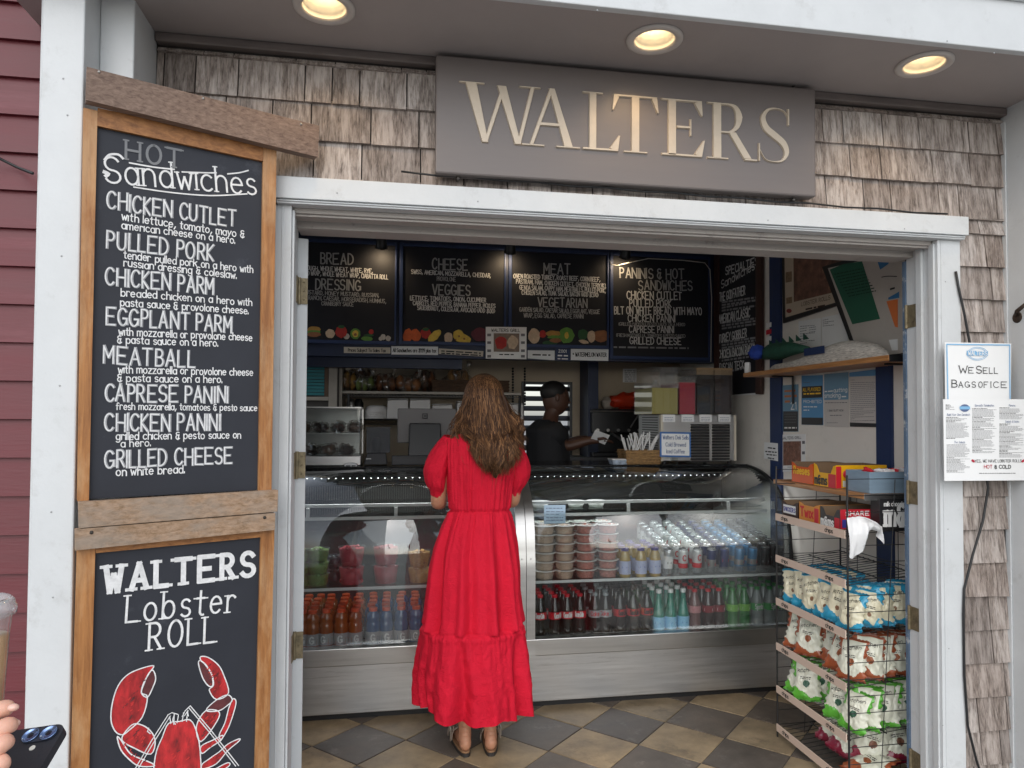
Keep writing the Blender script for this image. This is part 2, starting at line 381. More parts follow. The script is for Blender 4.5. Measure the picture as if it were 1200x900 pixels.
def poly_px(mb, pts, pl, off, h=.0008, mi=0):
    mb.prism([at(*p, pl=pl)+pl[1]*off for p in pts], pl[1], h, mi)
def sheet(mb, a, b, c, d, n, th=.0015, mi=0):
    mb.prism([a, b, c, d], n, th, mi)
def disc_px(mb, c, rx, ry, pl, off, mi=0, k=14, rot=0, jit=0):
    pts = []
    for i in range(k):
        t = 2*math.pi*i/k; q = 1+random.uniform(-jit, jit); x, y = rx*math.cos(t)*q, ry*math.sin(t)*q
        pts.append((c[0]+x*math.cos(rot)-y*math.sin(rot), c[1]+x*math.sin(rot)+y*math.cos(rot)))
    poly_px(mb, pts, pl, off, .0006, mi)
# ------------------------------------------------------------------ shared materials
white = mat('white_paint', (.585, .60, .605), .45, var=.05, vscale=5, bump=.12, bscale=90, dirt='#8d8a84', dscale=9, damt=.3)
white_in = mat('shaded_white_paint', (.42, .385, .355), .55, var=.06, vscale=4, bump=.1, bscale=60, dirt='#5a4a40', dscale=14, damt=.5)  # lintel white: shade of the underside put into the base colour, plus dirt blotches
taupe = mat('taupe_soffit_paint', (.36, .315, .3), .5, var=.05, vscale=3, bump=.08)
brown_trim = mat('brown_trim', (.14, .115, .105), .55, var=.25, vscale=9, stretch=(.6, 4, 4))
navy = mat('navy_paint', rgb('#1c2f56'), .5, var=.12, vscale=5)
navy_dk = mat('dark_navy_paint', rgb('#16233f'), .5, var=.12, vscale=5)
black = mat('black_plastic', (.012, .012, .013), .4)
blackm = mat('black_metal', (.012, .012, .013), .38, metal=0)
charcoal = mat('charcoal_plastic', (.028, .028, .032), .45)
steel = mat('stainless_steel', (.52, .51, .49), .33, metal=1, var=.1, vscale=3, stretch=(.4, 1, 9), bump=.05, bscale=25)
steel_b = mat('brushed_steel', (.56, .555, .545), .36, metal=1, var=.05, vscale=6, stretch=(.2, 1, 6))
brass = mat('worn_brass', rgb('#877b62'), .5, metal=.6, var=.4, vscale=40, dirt='#3d362a', dscale=30, damt=.7)
paper = mat('white_paper', (.78, .78, .77), .7)
ink = mat('black_ink', (.015, .015, .015), .8)
grey_ink = mat('grey_ink', (.16, .16, .17), .8)
beige = mat('beige_wall_paint', rgb('#b3a38c'), .6, var=.06, vscale=3, bump=.1, dirt='#6e6252', damt=.2)
offwhite = mat('offwhite_wall_paint', rgb('#e2dcd3'), .55, var=.05, vscale=2, bump=.12, dirt='#8a8278', damt=.25)
slate = mat('chalkboard_slate', rgb('#2f3138'), .55, var=.16, vscale=2.5, spec=.3, dirt='#5a5c63', dscale=2.6, damt=.7)
slate_in = mat('indoor_slate', rgb('#1f2026'), .6, var=.12, vscale=3, spec=.3)
chalk = mat('white_chalk_paint', (.72, .72, .72), .8, var=.16, vscale=70)
chalk_dim = mat('grey_chalk_paint', (.27, .275, .29), .8)
chalk_mid = mat('worn_chalk', (.34, .345, .36), .8, var=.3, vscale=60)
glass = glassmat('display_glass', (.95, .97, .965), .115)
clearpl = glassmat('clear_plastic', (.86, .88, .88), .035, .04)
WALL = 2.40

# ------------------------------------------------------------------ ground and floor
g = MB(); S = 1500
g.add([(-S, -S, -.02), (S, -S, -.02), (S, S, -.02), (-S, S, -.02)], [(0, 1, 2, 3)])
tag(g.build('ground', mat('paving_concrete', (.34, .335, .32), .85, var=.25, vscale=.6, bump=.3, bscale=30, dirt='#4a4540', dscale=.9)), kind='structure')
g = MB(); g.box(-1.2, 2.6, 2.42, 7.5, -.015, -.003)
fl = tag(g.build('floor', mat('dark_grout', (.075, .07, .065), .9, var=.3, vscale=20)), kind='structure')
def stone(name, base, v, d, damt, sc_=4):
    m = mat(name, base, .42, var=v, vscale=6, bump=.35, bscale=22, dirt=d, dscale=sc_, damt=damt, spec=.4)
    return m
tan = island(stone('tan_floor_tile', rgb('#9d8b6f'), .4, '#5f5341', .85), (.72, .72, .74), (1.15, 1.08, 1))
dark = island(stone('slate_floor_tile', rgb('#655c52'), .34, '#a39c92', .55, 9), (.7, .7, .74), (1.15, 1.1, 1.05))
ga, gs, gx, gy = R(44.75), .3046, .7104, 3.2352
A_, B_ = Vector((math.cos(ga), math.sin(ga), 0)), Vector((math.sin(ga), -math.cos(ga), 0))
tt = [MB(), MB()]
for i in range(-9, 12):
    for j in range(-11, 11):
        c = Vector((gx, gy, 0))+A_*(gs*(i+.5))+B_*(gs*(j+.5))
        if not (-1.15 < c.x < 2.5 and 2.45 < c.y < 6.2): continue
        jt = [random.uniform(-.0015, .0015) for _ in range(8)]; e = gs/2-.0022; ch = .003; tz = random.uniform(0, .0012)
        mb = tt[(i+j) % 2]; ring = []
        for k, (a, b) in enumerate(((-1, -1), (1, -1), (1, 1), (-1, 1))): ring.append((a*e+jt[k], b*e+jt[k+4]))
        lo = [c+A_*p+B_*q+ZV*-.004 for p, q in ring]; mid = [c+A_*p+B_*q+ZV*(tz-.001) for p, q in ring]; hi = [c+A_*(p*(1-ch/e))+B_*(q*(1-ch/e))+ZV*(tz+.0008) for p, q in ring]
        mb.add(lo+mid+hi, [(8, 9, 10, 11)]+[(a+k, a+(k+1) % 4, a+4+(k+1) % 4, a+4+k) for a in (0, 4) for k in range(4)])
for mb, m in zip(tt, (tan, dark)): mb.build('tiles', m, fl)

# ------------------------------------------------------------------ the shop building
shop = thing('shop_building', 'weathered cedar shingled deli shopfront with white trim and a wide open counter doorway', 'shop building', (.8, 2.6, 0))
XL, XR, ZT = -.758, 2.33, 2.74
OX0, OX1, OZ = -.335, 2.02, 2.215
b = MB()
b.box(XL-.2, OX0-.004, WALL, 2.55, 0, 3.2).box(OX1+.004, XR+.2, WALL, 2.55, 0, 3.2).box(OX0-.004, OX1+.004, WALL, 2.55, OZ+.002, 3.2)
b.build('front_wall', mat('wall_backing', (.03, .026, .023), .9), shop)
shingle_m = woodgrain('cedar_shingle', '#544b46', '#b5aba4', 'Z', 2.3, .85, .6, patch=('#d3ccc7', 2.6, .75, (14, 14, 1.5)))
island(shingle_m, (.52, .485, .465), (1.06, 1.055, 1.05), [(.25, (.86, .82, .79)), (.6, (.97, .94, .92)), (.8, (.72, .66, .62))])
b = MB(); zb = at(1150, 857, Y=2.386).z; ex = .1262; rs = random.Random(5)
def shingles(x0, x1, z0, z1, zb=zb, ex=ex):
    k = math.floor((z0-zb)/ex)
    while zb+k*ex < z1:
        z = zb+k*ex; x = x0-rs.uniform(0, .1)
        while x < x1:
            wd = rs.choice([.09, .12, .145, .16, .18, .2, .22])*rs.uniform(.92, 1.08); a, c = max(x+.0022, x0), min(x+wd-.0022, x1); x += wd
            if c-a < .012: continue
            dz = rs.uniform(-.002, .002); lo = max(z+dz, z0); hi = min(z+ex+.012, z1)
            if hi-lo < .01: continue
            t0 = .0175+rs.uniform(-.002, .0025); t1 = .003 if hi > z+ex else .0055
            b.hexa([(a, WALL-.0005, lo), (c, WALL-.0005, lo), (c, WALL-.0005, hi), (a, WALL-.0005, hi)], [(a, WALL-t0, lo), (c, WALL-t0-rs.uniform(-.002, .002), lo+rs.uniform(-.001, .001)), (c, WALL-t1, hi), (a, WALL-t1, hi)])
        k += 1
zq = at(430, 168.7, Y=2.386).z; shingles(XL+.003, XR-.003, 2.302, 2.703, zq, at(430, 124.5, Y=2.386).z-zq)
shingles(2.121, XR-.003, 0.02, 2.302)
shingles(XL+.003, OX0-.055, 0.02, 2.302)
b.build('shingle_cladding', shingle_m, shop)
# soffit with three round cut-outs, fascia, corner boards
LX = [at(380, 8, Z=ZT), at(767, 46, Z=ZT), at(1083, 75, Z=ZT)]; LR = .066
b = MB(); xs = [-1.1]
for p in LX: xs += [p.x-.11, p.x+.11]
xs.append(2.75); y0, y1 = 2.012, 2.40
for i in range(0, len(xs), 2): b.add([(xs[i], y0, ZT), (xs[i+1], y0, ZT), (xs[i+1], y1, ZT), (xs[i], y1, ZT)], [(0, 1, 2, 3)])
for p in LX:
    K = 32; inn = []; out = []
    for k in range(K):
        an = 2*math.pi*(k+.5)/K; c, s = math.cos(an), math.sin(an); inn.append((p.x+LR*c, p.y+LR*s, ZT))
        t = min(.11/abs(c) if abs(c) > 1e-6 else 9, ((y1-p.y)/s if s > 0 else (y0-p.y)/s) if abs(s) > 1e-6 else 9); out.append((p.x+t*c, p.y+t*s, ZT))
    b.add(inn+out, [(k, (k+1) % K, K+(k+1) % K, K+k) for k in range(K)])
    for cx, cyy in ((-1, y0), (1, y0), (1, y1), (-1, y1)):
        best = sorted(out, key=lambda q: (q[0]-p.x-cx*.11)**2+(q[1]-cyy)**2)[:2]; b.add([best[0], best[1], (p.x+cx*.11, cyy, ZT)], [(0, 1, 2)])
b.box(-1.1, 2.75, 2.012, 2.56, ZT+.16, ZT+.18)
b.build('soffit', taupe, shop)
b = MB(); b.box(-1.1, 2.75, 1.985, 2.0115, ZT-.004, ZT+.3); b.box(-1.1, 2.75, 1.97, 1.9848, ZT+.16, ZT+.3)
b.build('fascia', white, shop, bevel=.003)
b = MB(); b.box(XL+.002, XR-.002, 2.366, 2.3998, ZT-.03, ZT-.001)
b.build('eave_moulding', brown_trim, shop, bevel=.004)
b = MB(); b.box(-.957, -.8505, 2.10, 2.55, -.02, 3.1); b.box(-.85, XL, 2.20, 2.3995, -.02, 3.1); b.box(-.972, -.9575, 2.125, 2.41, -.02, 3.1)
b.build('corner_board', white, shop, bevel=.004)
b = MB(); b.box(XR, 2.62, 1.93, 2.55, -.02, 3.1); b.box(XR-.006, XR-.0005, 2.375, 2.3992, -.02, ZT-.05)
b.build('corner_board', white, shop, bevel=.004)
nm = mat('painted_nail', (.33, .34, .34), .5)
for px, py, yy in ((74, 92, 2.0995), (79, 135, 2.0995), (72, 300, 2.0995), (70, 452, 2.0995), (60, 600, 2.0995), (62, 700, 2.0995), (1108, 330, 2.3715), (1111, 620, 2.3715), (1112, 760, 2.3715), (1105, 850, 2.3715), (395, 226, 2.3415), (560, 236, 2.3415), (900, 258, 2.3415), (1060, 268, 2.3415), (700, 12, 1.9845), (1110, 48, 1.9845), (1165, 62, 1.9845)):
    b = MB(); b.ball(at(px, py, Y=yy), .0026, seg=8, rings=6, sc3=(1, .5, 1)); b.build('nail_head', nm, shop)
# door casing and header
b = MB(); b.box(-.39, 2.13, 2.342, 2.3995, 2.2265, 2.297); b.box(-.38, 2.122, 2.352, 2.3992, 2.2125, 2.2263); b.box(-.375, 2.12, 2.346, 2.399, 2.2185, 2.2225)
b.build('door_header', white, shop, bevel=.003)
for sgn, xa, xb in ((1, OX1, 2.117), (-1, OX0-.05, OX0)):
    b = MB(); b.box(xa, xb, 2.372, 2.3994, 0, 2.212)
    if sgn > 0: b.box(xa+.012, xa+.016, 2.3695, 2.3718, 0, 2.211); b.box(OX1-.008, OX1-.0003, 2.385, 2.412, 0, 2.2); b.box(OX1, OX1+.03, 2.3998, 2.54, 0, 2.2); b.box(OX1-.012, OX1-.0003, 2.445, 2.475, 0, 2.2)
    else: b.box(OX0+.0003, OX0+.008, 2.385, 2.412, 0, 2.2); b.box(OX0-.03, OX0, 2.3998, 2.54, 0, 2.2); b.box(xa+.02, xa+.024, 2.3695, 2.3718, 0, 2.211)
    b.build('door_casing', white, shop, bevel=.0025)
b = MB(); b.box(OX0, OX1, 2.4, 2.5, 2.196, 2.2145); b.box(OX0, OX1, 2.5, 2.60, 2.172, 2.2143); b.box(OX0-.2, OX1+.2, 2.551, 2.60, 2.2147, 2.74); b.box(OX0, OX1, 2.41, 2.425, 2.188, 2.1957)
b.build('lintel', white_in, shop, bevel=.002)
# inside: ceiling, walls, navy beam over the counter, window gap in the back wall
YB = 5.4; WX = 2.25
b = MB(); b.box(-.95, WX+.3, 2.56, YB+.1, 2.74, 2.8); b.build('ceiling', mat('ceiling_paint', (.72, .7, .66), .7), shop)
b = MB(); b.box(WX, WX+.08, 2.56, YB, -.01, 2.739); b.build('side_wall', offwhite, shop)
b = MB(); b.box(-.98, -.9, 2.56, 2.9, -.01, 2.739); b.box(-.98, -.9, 2.9, 5.25, -.01, .7); b.box(-.98, -.9, 2.9, 5.25, 2.6, 2.739); b.box(-.98, -.9, 5.25, YB, -.01, 2.739); b.build('side_wall', beige, shop)  # unseen left wall; its wide opening is added to let sky light inside
wa, wb = at(611, 447, Y=YB), at(670, 534, Y=YB)
b = MB(); b.box(-.98, wa.x, YB, YB+.08, 0, 2.74); b.box(wb.x, WX+.08, YB, YB+.08, 0, 2.74); b.box(wa.x, wb.x, YB, YB+.08, wa.z, 2.74); b.box(wa.x, wb.x, YB, YB+.08, 0, wb.z)
b.build('back_wall', beige, shop)
b = MB(); f = .02
b.box(wa.x, wa.x+f, YB-.015, YB+.06, wb.z, wa.z).box(wb.x-f, wb.x, YB-.015, YB+.06, wb.z, wa.z).box(wa.x+f, wb.x-f, YB-.015, YB+.06, wa.z-f, wa.z-.0003).box(wa.x+f, wb.x-f, YB-.015, YB+.06, wb.z, wb.z+f)
wn = b.build('window', black, shop)
b = MB(); n_ = 7
for i in range(n_):
    z = wb.z+f+(wa.z-wb.z-2*f)*(i+.55)/n_; T = Matrix.Translation((0, YB+.025, z)) @ Matrix.Rotation(R(32), 4, 'X'); b.box(wa.x+f, wb.x-f, -.032, .032, -.004, .004, T=T)
b.build('louvre_slats', mat('dark_slats', (.03, .028, .026), .4), wn)
bm0 = at(365, 419, Y=4.75).z; b = MB(); b.box(-.9, WX-.001, 4.752, 4.85, 1.925, 2.739); b.build('menu_beam', navy_dk, shop)
pl_side = (Vector((WX-.001, 3, 1)), Vector((-1, 0, 0)))
for a, c in ((905, 918), (1030, 1048)):
    ya, yc = at(a, 540, X=WX).y, at(c, 540, X=WX).y; b = MB(); b.box(WX-.014, WX-.0005, yc, ya, 0.02, 2.73); b.build('blue_batten', navy, shop)
xa = at(687, 480, Y=5.2).x; xb = at(699, 480, Y=5.2).x; b = MB(); b.box(xa, xb, 5.15, 5.39, 0, 2.7); b.build('door_post', navy_dk, shop)
b = MB(); b.box(-.9, .45, 4.853, 4.93, 1.86, 1.99); b.build('door_post', navy_dk, shop)

# neighbour clad in red clapboard
red = thing('red_house', 'neighbouring building with faded red painted clapboard siding', 'house', (-1.6, 2.45, 0))
rm = mat('red_clapboard_paint', rgb('#5f1822'), .45, var=.1, vscale=4, bump=.15, bscale=40, stretch=(.3, 1, 3), dirt='#9c5f68', dscale=1.6, damt=.28)
b = MB(); z0 = at(20, 46, Y=2.39).z; e2 = z0-at(20, 90, Y=2.39).z; k = -30
while z0+k*e2 < 3.4:
    z = z0+k*e2; k += 1
    if z < -.1: continue
    b.hexa([(-3.2, 2.43, z), (-.9735, 2.43, z), (-.9735, 2.43, z+e2-.0005), (-3.2, 2.43, z+e2-.0005)], [(-3.2, 2.388, z), (-.9735, 2.388, z), (-.9735, 2.402, z+e2-.0005), (-3.2, 2.402, z+e2-.0005)])
b.build('siding', rm, red); b = MB(); b.box(-3.2, -.974, 2.4305, 2.6, -.05, 3.4); b.build('wall', mat('dark_sheathing', (.03, .02, .02), .9), red)
cb = MB(); cb.tube([at(-60, 160, Y=2.3), at(0, 186, Y=2.36), at(20, 196, Y=2.375), at(38, 203, Y=2.11)], .0042, 8)
tag(cb.build('cable', black, smooth=True), 'thin black cable crossing the red clapboard to the white corner board', 'cable')

# recessed downlights
warm = (1, .68, .36)
for i, (p, lb) in enumerate(zip(LX, ('glowing recessed downlight in the soffit above the hot sandwiches board', 'glowing recessed downlight in the soffit directly above the big shop sign', 'glowing recessed downlight in the soffit right of the big shop sign, nearest the corner'))):
    t = thing('downlight', lb, 'ceiling light', p, 'recessed lights under the eave')
    b = MB(); b.lathe([(.09, -.001), (.0895, -.006), (.082, -.009), (.066, -.007), (.0625, 0)], p, 40, cap=False); b.build('trim_ring', mat('light_trim', (.55, .5, .46), .45), t, smooth=True)
    b = MB(); b.lathe([(.0625, -.001), (.0605, .012), (.0585, .013), (.0575, .025), (.0555, .026), (.0545, .038), (.0525, .039), (.0515, .052), (.049, .053), (.045, .095), (.0, .0955)], p, 40, cap=False); b.build('baffle', mat('cream_baffle', (.74, .69, .58), .4), t, smooth=True)
    b = MB(); b.ball(p+Vector((0, 0, .064)), .029, seg=20, rings=12, sc3=(1, 1, .7)); b.build('bulb', mat('lamp_glow', (1, .8, .5), .5, emit=(1, .80, .52), es=14), t, smooth=True)
    ld = bpy.data.lights.new('lamp', 'SPOT'); ld.energy = 2.8; ld.color = warm; ld.spot_size = R(135); ld.spot_blend = .7; ld.shadow_soft_size = .04
    lo = bpy.data.objects.new('lamp', ld); col.objects.link(lo); lo.parent = t; lo.location = (0, 0, .022)

# door leaves seen on edge at each side of the opening
d = thing('door', 'white wooden door leaf folded open on the left, seen on edge with brass hinges', 'door', (-.32, 2.56, 0))
b = MB(); T = Matrix.Translation((-.303, 2.556, 0)) @ Matrix.Rotation(R(14), 4, 'Z'); b.box(-.043, 0, 0, .75, .012, 2.15, T=T); b.build('leaf', white, d, bevel=.003)
for py in (341, 545, 756):
    z = at(348, py, Y=2.55).z; b = MB(); b.box(-.353, -.303, 2.5475, 2.5515, z-.045, z+.045); b.box(OX0+.0004, OX0+.003, 2.50, 2.5473, z-.045, z+.045); b.tube([(-.331, 2.545, z-.047), (-.331, 2.545, z+.047)], .006, 10)
    for q in (-.03, 0, .03): b.ball((-.315, 2.5472, z+q), .003, seg=8, rings=6)
    b.build('hinge', brass, d)
d = thing('door', 'door leaf with chipped blue edge folded open on the right, on worn hinges', 'door', (2.03, 2.56, 0))
b = MB(); b.box(2.014, 2.06, 2.5405, 2.556, .012, 2.165); b.build('leaf', mat('chipped_blue_paint', rgb('#56697f'), .55, var=.15, vscale=20, dirt='#c9c9c6', dscale=24, damt=.9), d)
for py in (371, 577, 724, 893):
    z = at(1060, py, Y=2.53).z; b = MB(); b.box(OX1-.003, OX1-.0004, 2.478, 2.539, z-.045, z+.045); b.tube([(OX1-.006, 2.535, z-.047), (OX1-.006, 2.535, z+.047)], .006, 10); b.build('hinge', brass, d)
# cables on the right wall and along the header
cb = MB(); cb.tube([at(*q, Y=2.365) for q in ((1120, 318), (1124, 340), (1131, 372), (1136, 400), (1142, 430))] + [at(*q, Y=2.365) for q in ((1150, 520), (1158, 572), (1152, 610), (1140, 650), (1130, 690), (1129, 720), (1130, 790), (1134, 850), (1144, 890), (1152, 915))], .0045, 8)
tag(cb.build('cable', black, smooth=True), 'black cable running down the narrow shingle strip right of the doorway', 'cable')
cb = MB(); pts = [at(x, 205+(x-500)*.0775+ (1.2 if i % 2 else -.4), Y=2.352)+Vector((0, 0, .004)) for i, x in enumerate(range(470, 1130, 40))]; cb.tube(pts, .0035, 8)
tag(cb.build('cable', black, smooth=True), 'black wire lying along the top of the white door header', 'cable')
hk = MB(); p = at(1192, 372, X=XR); hk.lathe([(.0, -.004), (.02, -.004), (.022, 0), (.018, .003)], p, 16, T=Matrix.Rotation(R(-90), 4, 'Y')); hk.tube([p+Vector((-.004, 0, .01)), p+Vector((-.02, -.02, .02)), p+Vector((-.03, -.05, .03)), p+Vector((-.02, -.07, .05))], [.008, .008, .007, .005], 10)
tag(hk.build('hook', mat('rusty_iron', rgb('#4a3e36'), .6, metal=.7, var=.4, vscale=30), smooth=True), 'old iron hook screwed to the right white corner board', 'hook')
# ------------------------------------------------------------------ the two hand lettered chalkboards by the door
ba = R(66.5); bn = Vector((math.cos(ba), -math.sin(ba), 0)); PB = (at(322, 400, Y=2.30), bn)
def slab(mb, pts, pl, f0, f1, mi=0): mb.prism([at(*p, pl=pl)+pl[1]*f0 for p in pts], pl[1], f1-f0, mi)
oak = woodgrain('varnished_oak', '#7a4a22', '#b27a45', 'Z', .9, .5, .3, patch=('#c9a47a', 3, .5, (3, 3, 1)))
oakx = woodgrain('varnished_oak_rail', '#74471f', '#ab7440', 'X', .9, .5, .3)
driftx = woodgrain('weathered_plank', '#7d6349', '#b0937a', 'X', 1.2, .8, .5, patch=('#8f867c', 2, .6, (1, 6, 6)))
brownx = woodgrain('grey_brown_plank', '#5d4a40', '#8d7769', 'X', 1.6, .8, .5)
nail = mat('screw_head', (.5, .48, .45), .35, metal=1)
bd = thing('chalkboard', 'tall black chalkboard menu headed hot sandwiches in an oak frame', 'chalkboard', at(90, 600, pl=PB))
b = MB(); slab(b, [(111, 146), (309, 187), (304, 574), (102, 585)], PB, -.012, 0); b.build('slate', slate, bd)
b = MB(); slab(b, [(97.5, 128), (114, 131.5), (104, 586), (90, 587)], PB, -.022, .012); slab(b, [(307.5, 174), (323, 177), (317, 574), (301.7, 575)], PB, -.022, .012); b.build('frame_side', oak, bd, bevel=.003)
b = MB(); slab(b, [(114.3, 128), (307.3, 170), (307, 190), (113.5, 149)], PB, -.022, .0115); b.build('frame_rail', oakx, bd, bevel=.003)
b = MB(); slab(b, [(100.7, 86), (369, 153), (367.5, 189), (99.5, 124)], PB, .0125, .045)
pk = b.build('top_plank', brownx, bd, bevel=.004)
for q in ((115, 92), (235, 122), (348, 151)): b = MB(); b.ball(at(*q, pl=PB)+bn*.045, .004, seg=8, rings=6); b.build('screw', nail, pk)
b = MB(); slab(b, [(91, 587), (322.5, 573), (321.7, 598), (91.7, 617)], PB, .0125, .034); b.build('bottom_plank', driftx, bd, bevel=.004)
def z1(x, y): return (x/3, 60+y/3)
big = dict(wt=.075, jit=.018, double=1, gap=.25); sm = dict(wt=.14, jit=.018, gap=.2)
midc = chalk_mid
b = MB()
write(b, [('CHICKEN CUTLET', (126, 244.5), (276, 266), 20, big), ('PULLED PORK', (126, 290.5), (250, 306), 20, big), ('CHICKEN PARM', (125, 333.5), (250.7, 345), 20, big),
 ('EGGPLANT PARM', (125, 380), (271, 389.5), 20, big), ('MEATBALL', (122.5, 426), (227.5, 430.5), 20, big), ('CAPRESE PANINI', (123.5, 470), (266.7, 472), 20, big),
 ('CHICKEN PANINI', (123.5, 505), (258, 504), 20, big), ('GRILLED CHEESE', (123.5, 548.5), (271.5, 542.5), 20, big)], PB)
write(b, [('with lettuce, tomato, mayo &', (142.7, 257.8), (286, 279), 9.1, sm), ('american cheese on a hero.', (142.7, 268), (275, 285.5), 8.8, sm), ('tender pulled pork on a hero with', (145, 303), (296, 320), 8.8, sm),
 ('russian dressing & coleslaw.', (145, 312), (276.7, 326.7), 8.8, sm), ('breaded chicken on a hero with', (141.7, 347), (295, 358.5), 8.8, sm), ('pasta sauce & provolone cheese.', (141, 358.6), (290.7, 368), 8.8, sm),
 ('with mozzarella or provolone cheese', (139.3, 392.7), (295, 399.5), 8.8, sm), ('& pasta sauce on a hero.', (137.7, 402), (255, 406), 8.8, sm), ('with mozzarella or provolone cheese', (138.3, 437), (296, 440.3), 8.8, sm),
 ('& pasta sauce on a hero.', (137.7, 447.3), (260, 448.5), 8.8, sm), ('fresh mozzarella, tomatoes & pesto sauce', (136, 480), (301, 481.5), 8.0, sm), ('grilled chicken & pesto sauce on', (136, 515.3), (281.7, 513.5), 8.8, sm),
 ('a hero.', (141.7, 523.8), (176, 522.7), 8.4, sm), ('on white bread.', (136, 557.7), (216, 554.3), 9.5, sm)], PB)
write(b, [('Sandwiches', (124, 214), (300, 228.5), 30, dict(wt=.08, jit=.006, gap=.22, serif=.08))], PB)
def stroke_px(mb, pts, pl, wpx, off=.0016, mi=0, k=4):
    P = smooth_pts([at(*q, pl=pl) for q in pts], k); wd = pxh(pts[0], wpx, pl); ribbon(mb, [p+pl[1]*off for p in P], wd, pl[1], mi)
stroke_px(b, [z1(470, 478), (z1(600, 497)), z1(740, 508), z1(868, 502)], PB, 1.6); stroke_px(b, [z1(455, 393), z1(540, 408), z1(612, 416)], PB, 1.8); stroke_px(b, [z1(640, 425), z1(720, 428), z1(760, 428)], PB, 1.6); stroke_px(b, [z1(800, 432), z1(840, 428), z1(872, 420)], PB, 1.6)
stroke_px(b, [z1(432, 378), z1(415, 364), z1(385, 365), z1(368, 382)], PB, 2.6); stroke_px(b, [z1(366, 425), z1(380, 432), z1(372, 440)], PB, 4)
write(b, [('HOT', (147.5, 186.5), (212, 197.5), 22, dict(wt=.13, serif=.12, mi=2, jit=.01, gap=.34))], PB)
b.build('lettering', [chalk, chalk_mid, chalk_dim], bd)
MATS['grey_chalk_paint'].node_tree.nodes['Principled BSDF'].inputs['Base Color'].default_value = (.2, .205, .215, 1)

lb = thing('chalkboard', 'black chalkboard with a painted red lobster below the hot sandwiches board', 'chalkboard', at(90, 900, pl=PB))
b = MB(); slab(b, [(110, 643), (306.5, 624), (292.5, 1052), (98, 1052)], PB, -.012, 0); b.build('slate', slate, lb)
b = MB(); slab(b, [(90, 640), (111.7, 638), (99.7, 1055), (78.4, 1055)], PB, -.022, .011); slab(b, [(305, 618), (320.7, 617), (310, 1055), (293.7, 1055)], PB, -.022, .011); b.build('frame_side', oak, lb, bevel=.003)
b = MB(); slab(b, [(112, 636), (304.8, 616), (304.8, 629), (112, 647.5)], PB, -.022, .0105); b.build('frame_rail', oakx, lb, bevel=.003)
b = MB(); slab(b, [(87, 618.5), (319.5, 599.5), (319, 619.3), (87.3, 643)], PB, .0125, .032); pk = b.build('top_plank', driftx, lb, bevel=.004)
for q in ((106.5, 622), (307, 605)): b = MB(); b.ball(at(*q, pl=PB)+bn*.032, .005, seg=8, rings=6); b.build('screw', mat('dark_screw', (.03, .025, .02), .5), pk)
b = MB()
write(b, [('WALTERS', (124, 694), (297, 674), 30, dict(wt=.2, serif=.17, gap=.42, jit=.004)), ('Lobster', (147, 729), (275, 716.5), 31, dict(wt=.085, serif=.12, gap=.34, jit=.01)), ('ROLL', (175, 762), (250, 751.5), 31, dict(wt=.09, serif=.12, gap=.32, jit=.01))], PB)
b.build('lettering', [chalk], lb)
redp = mat('red_chalk_paint', rgb('#ad2528'), .75, var=.6, vscale=14, stretch=(2.4, 2.4, .9), dirt='#33191c', dscale=11, damt=.85); redd = mat('dark_red_chalk_paint', rgb('#5a2a2c'), .75, var=.4, vscale=30)
shapes = [([(540,540),(500,548),(450,570),(415,610),(395,670),(390,730),(405,770),(430,782),(455,765),(500,720),(518,650),(497,635),(505,600),(525,565)], 0),
 ([(497,635),(507,600),(523,566),(538,556),(547,585),(535,620),(518,650)], 1), ([(450,760),(478,743),(520,760),(545,800),(530,850),(470,828),(428,800)], 0),
 ([(412,790),(425,800),(447,835),(468,855),(530,880),(540,892),(490,892),(458,872),(425,835)], 0), ([(592,742),(630,735),(668,730),(690,770),(703,840),(708,1010),(690,1130),(560,1130),(536,1000),(545,860),(570,790)], 0),
 ([(705,508),(730,510),(765,535),(785,570),(803,635),(760,658),(735,625),(750,608),(744,570),(722,535),(706,522)], 0), ([(705,522),(722,537),(743,570),(748,606),(735,612),(716,590),(703,556),(697,528)], 1),
 ([(760,660),(800,642),(816,660),(800,678),(768,698),(724,696)], 1), ([(690,752),(722,698),(768,700),(762,735),(706,806)], 0), ([(818,656),(829,665),(822,700),(803,755),(778,797),(770,782),(790,740),(803,690)], 0),
 ([(707,822),(750,800),(782,784),(776,802),(740,826),(710,848)], 0), ([(838,797),(800,815),(770,842),(730,870),(710,886),(712,902),(760,884),(800,838),(840,804)], 0),
 ([(712,930),(760,900),(800,880),(806,890),(770,915),(720,950)], 0), ([(540,930),(490,930),(455,960),(460,968),(500,945),(540,948)], 0)]
b = MB()
for i, (s, m) in enumerate(shapes):
    pts = [(q.x/3, 600+q.y/3) for q in smooth_pts([Vector(p_) for p_ in s+[s[0]]], 4)[:-1]]; poly_px(b, pts, PB, .0008+.0003*(i % 4), .0003, m)
    P = [at(*q, pl=PB)+bn*.0021 for q in pts+[pts[0]]]; ribbon(b, P, .0032, bn, 2)
for ln in ([(590,712),(530,806),(475,900),(440,960)], [(598,716),(538,812),(486,900)], [(668,680),(740,765),(838,890)], [(664,688),(735,772),(828,892)], [(590,712),(604,704),(624,710)], [(668,680),(650,698),(640,718)], [(600,742),(596,718)], [(610,745),(612,708)], [(622,740),(627,712)], [(640,735),(645,704)], [(655,735),(660,696)], [(648,715),(658,700),(662,716)], [(612,712),(606,730),(616,745)], [(522,758),(518,770),(528,778)]):
    ribbon(b, [at(x/3, 600+y/3, pl=PB)+bn*.0026 for x, y in ln], .0026, bn, 2)
st = random.Random(4)
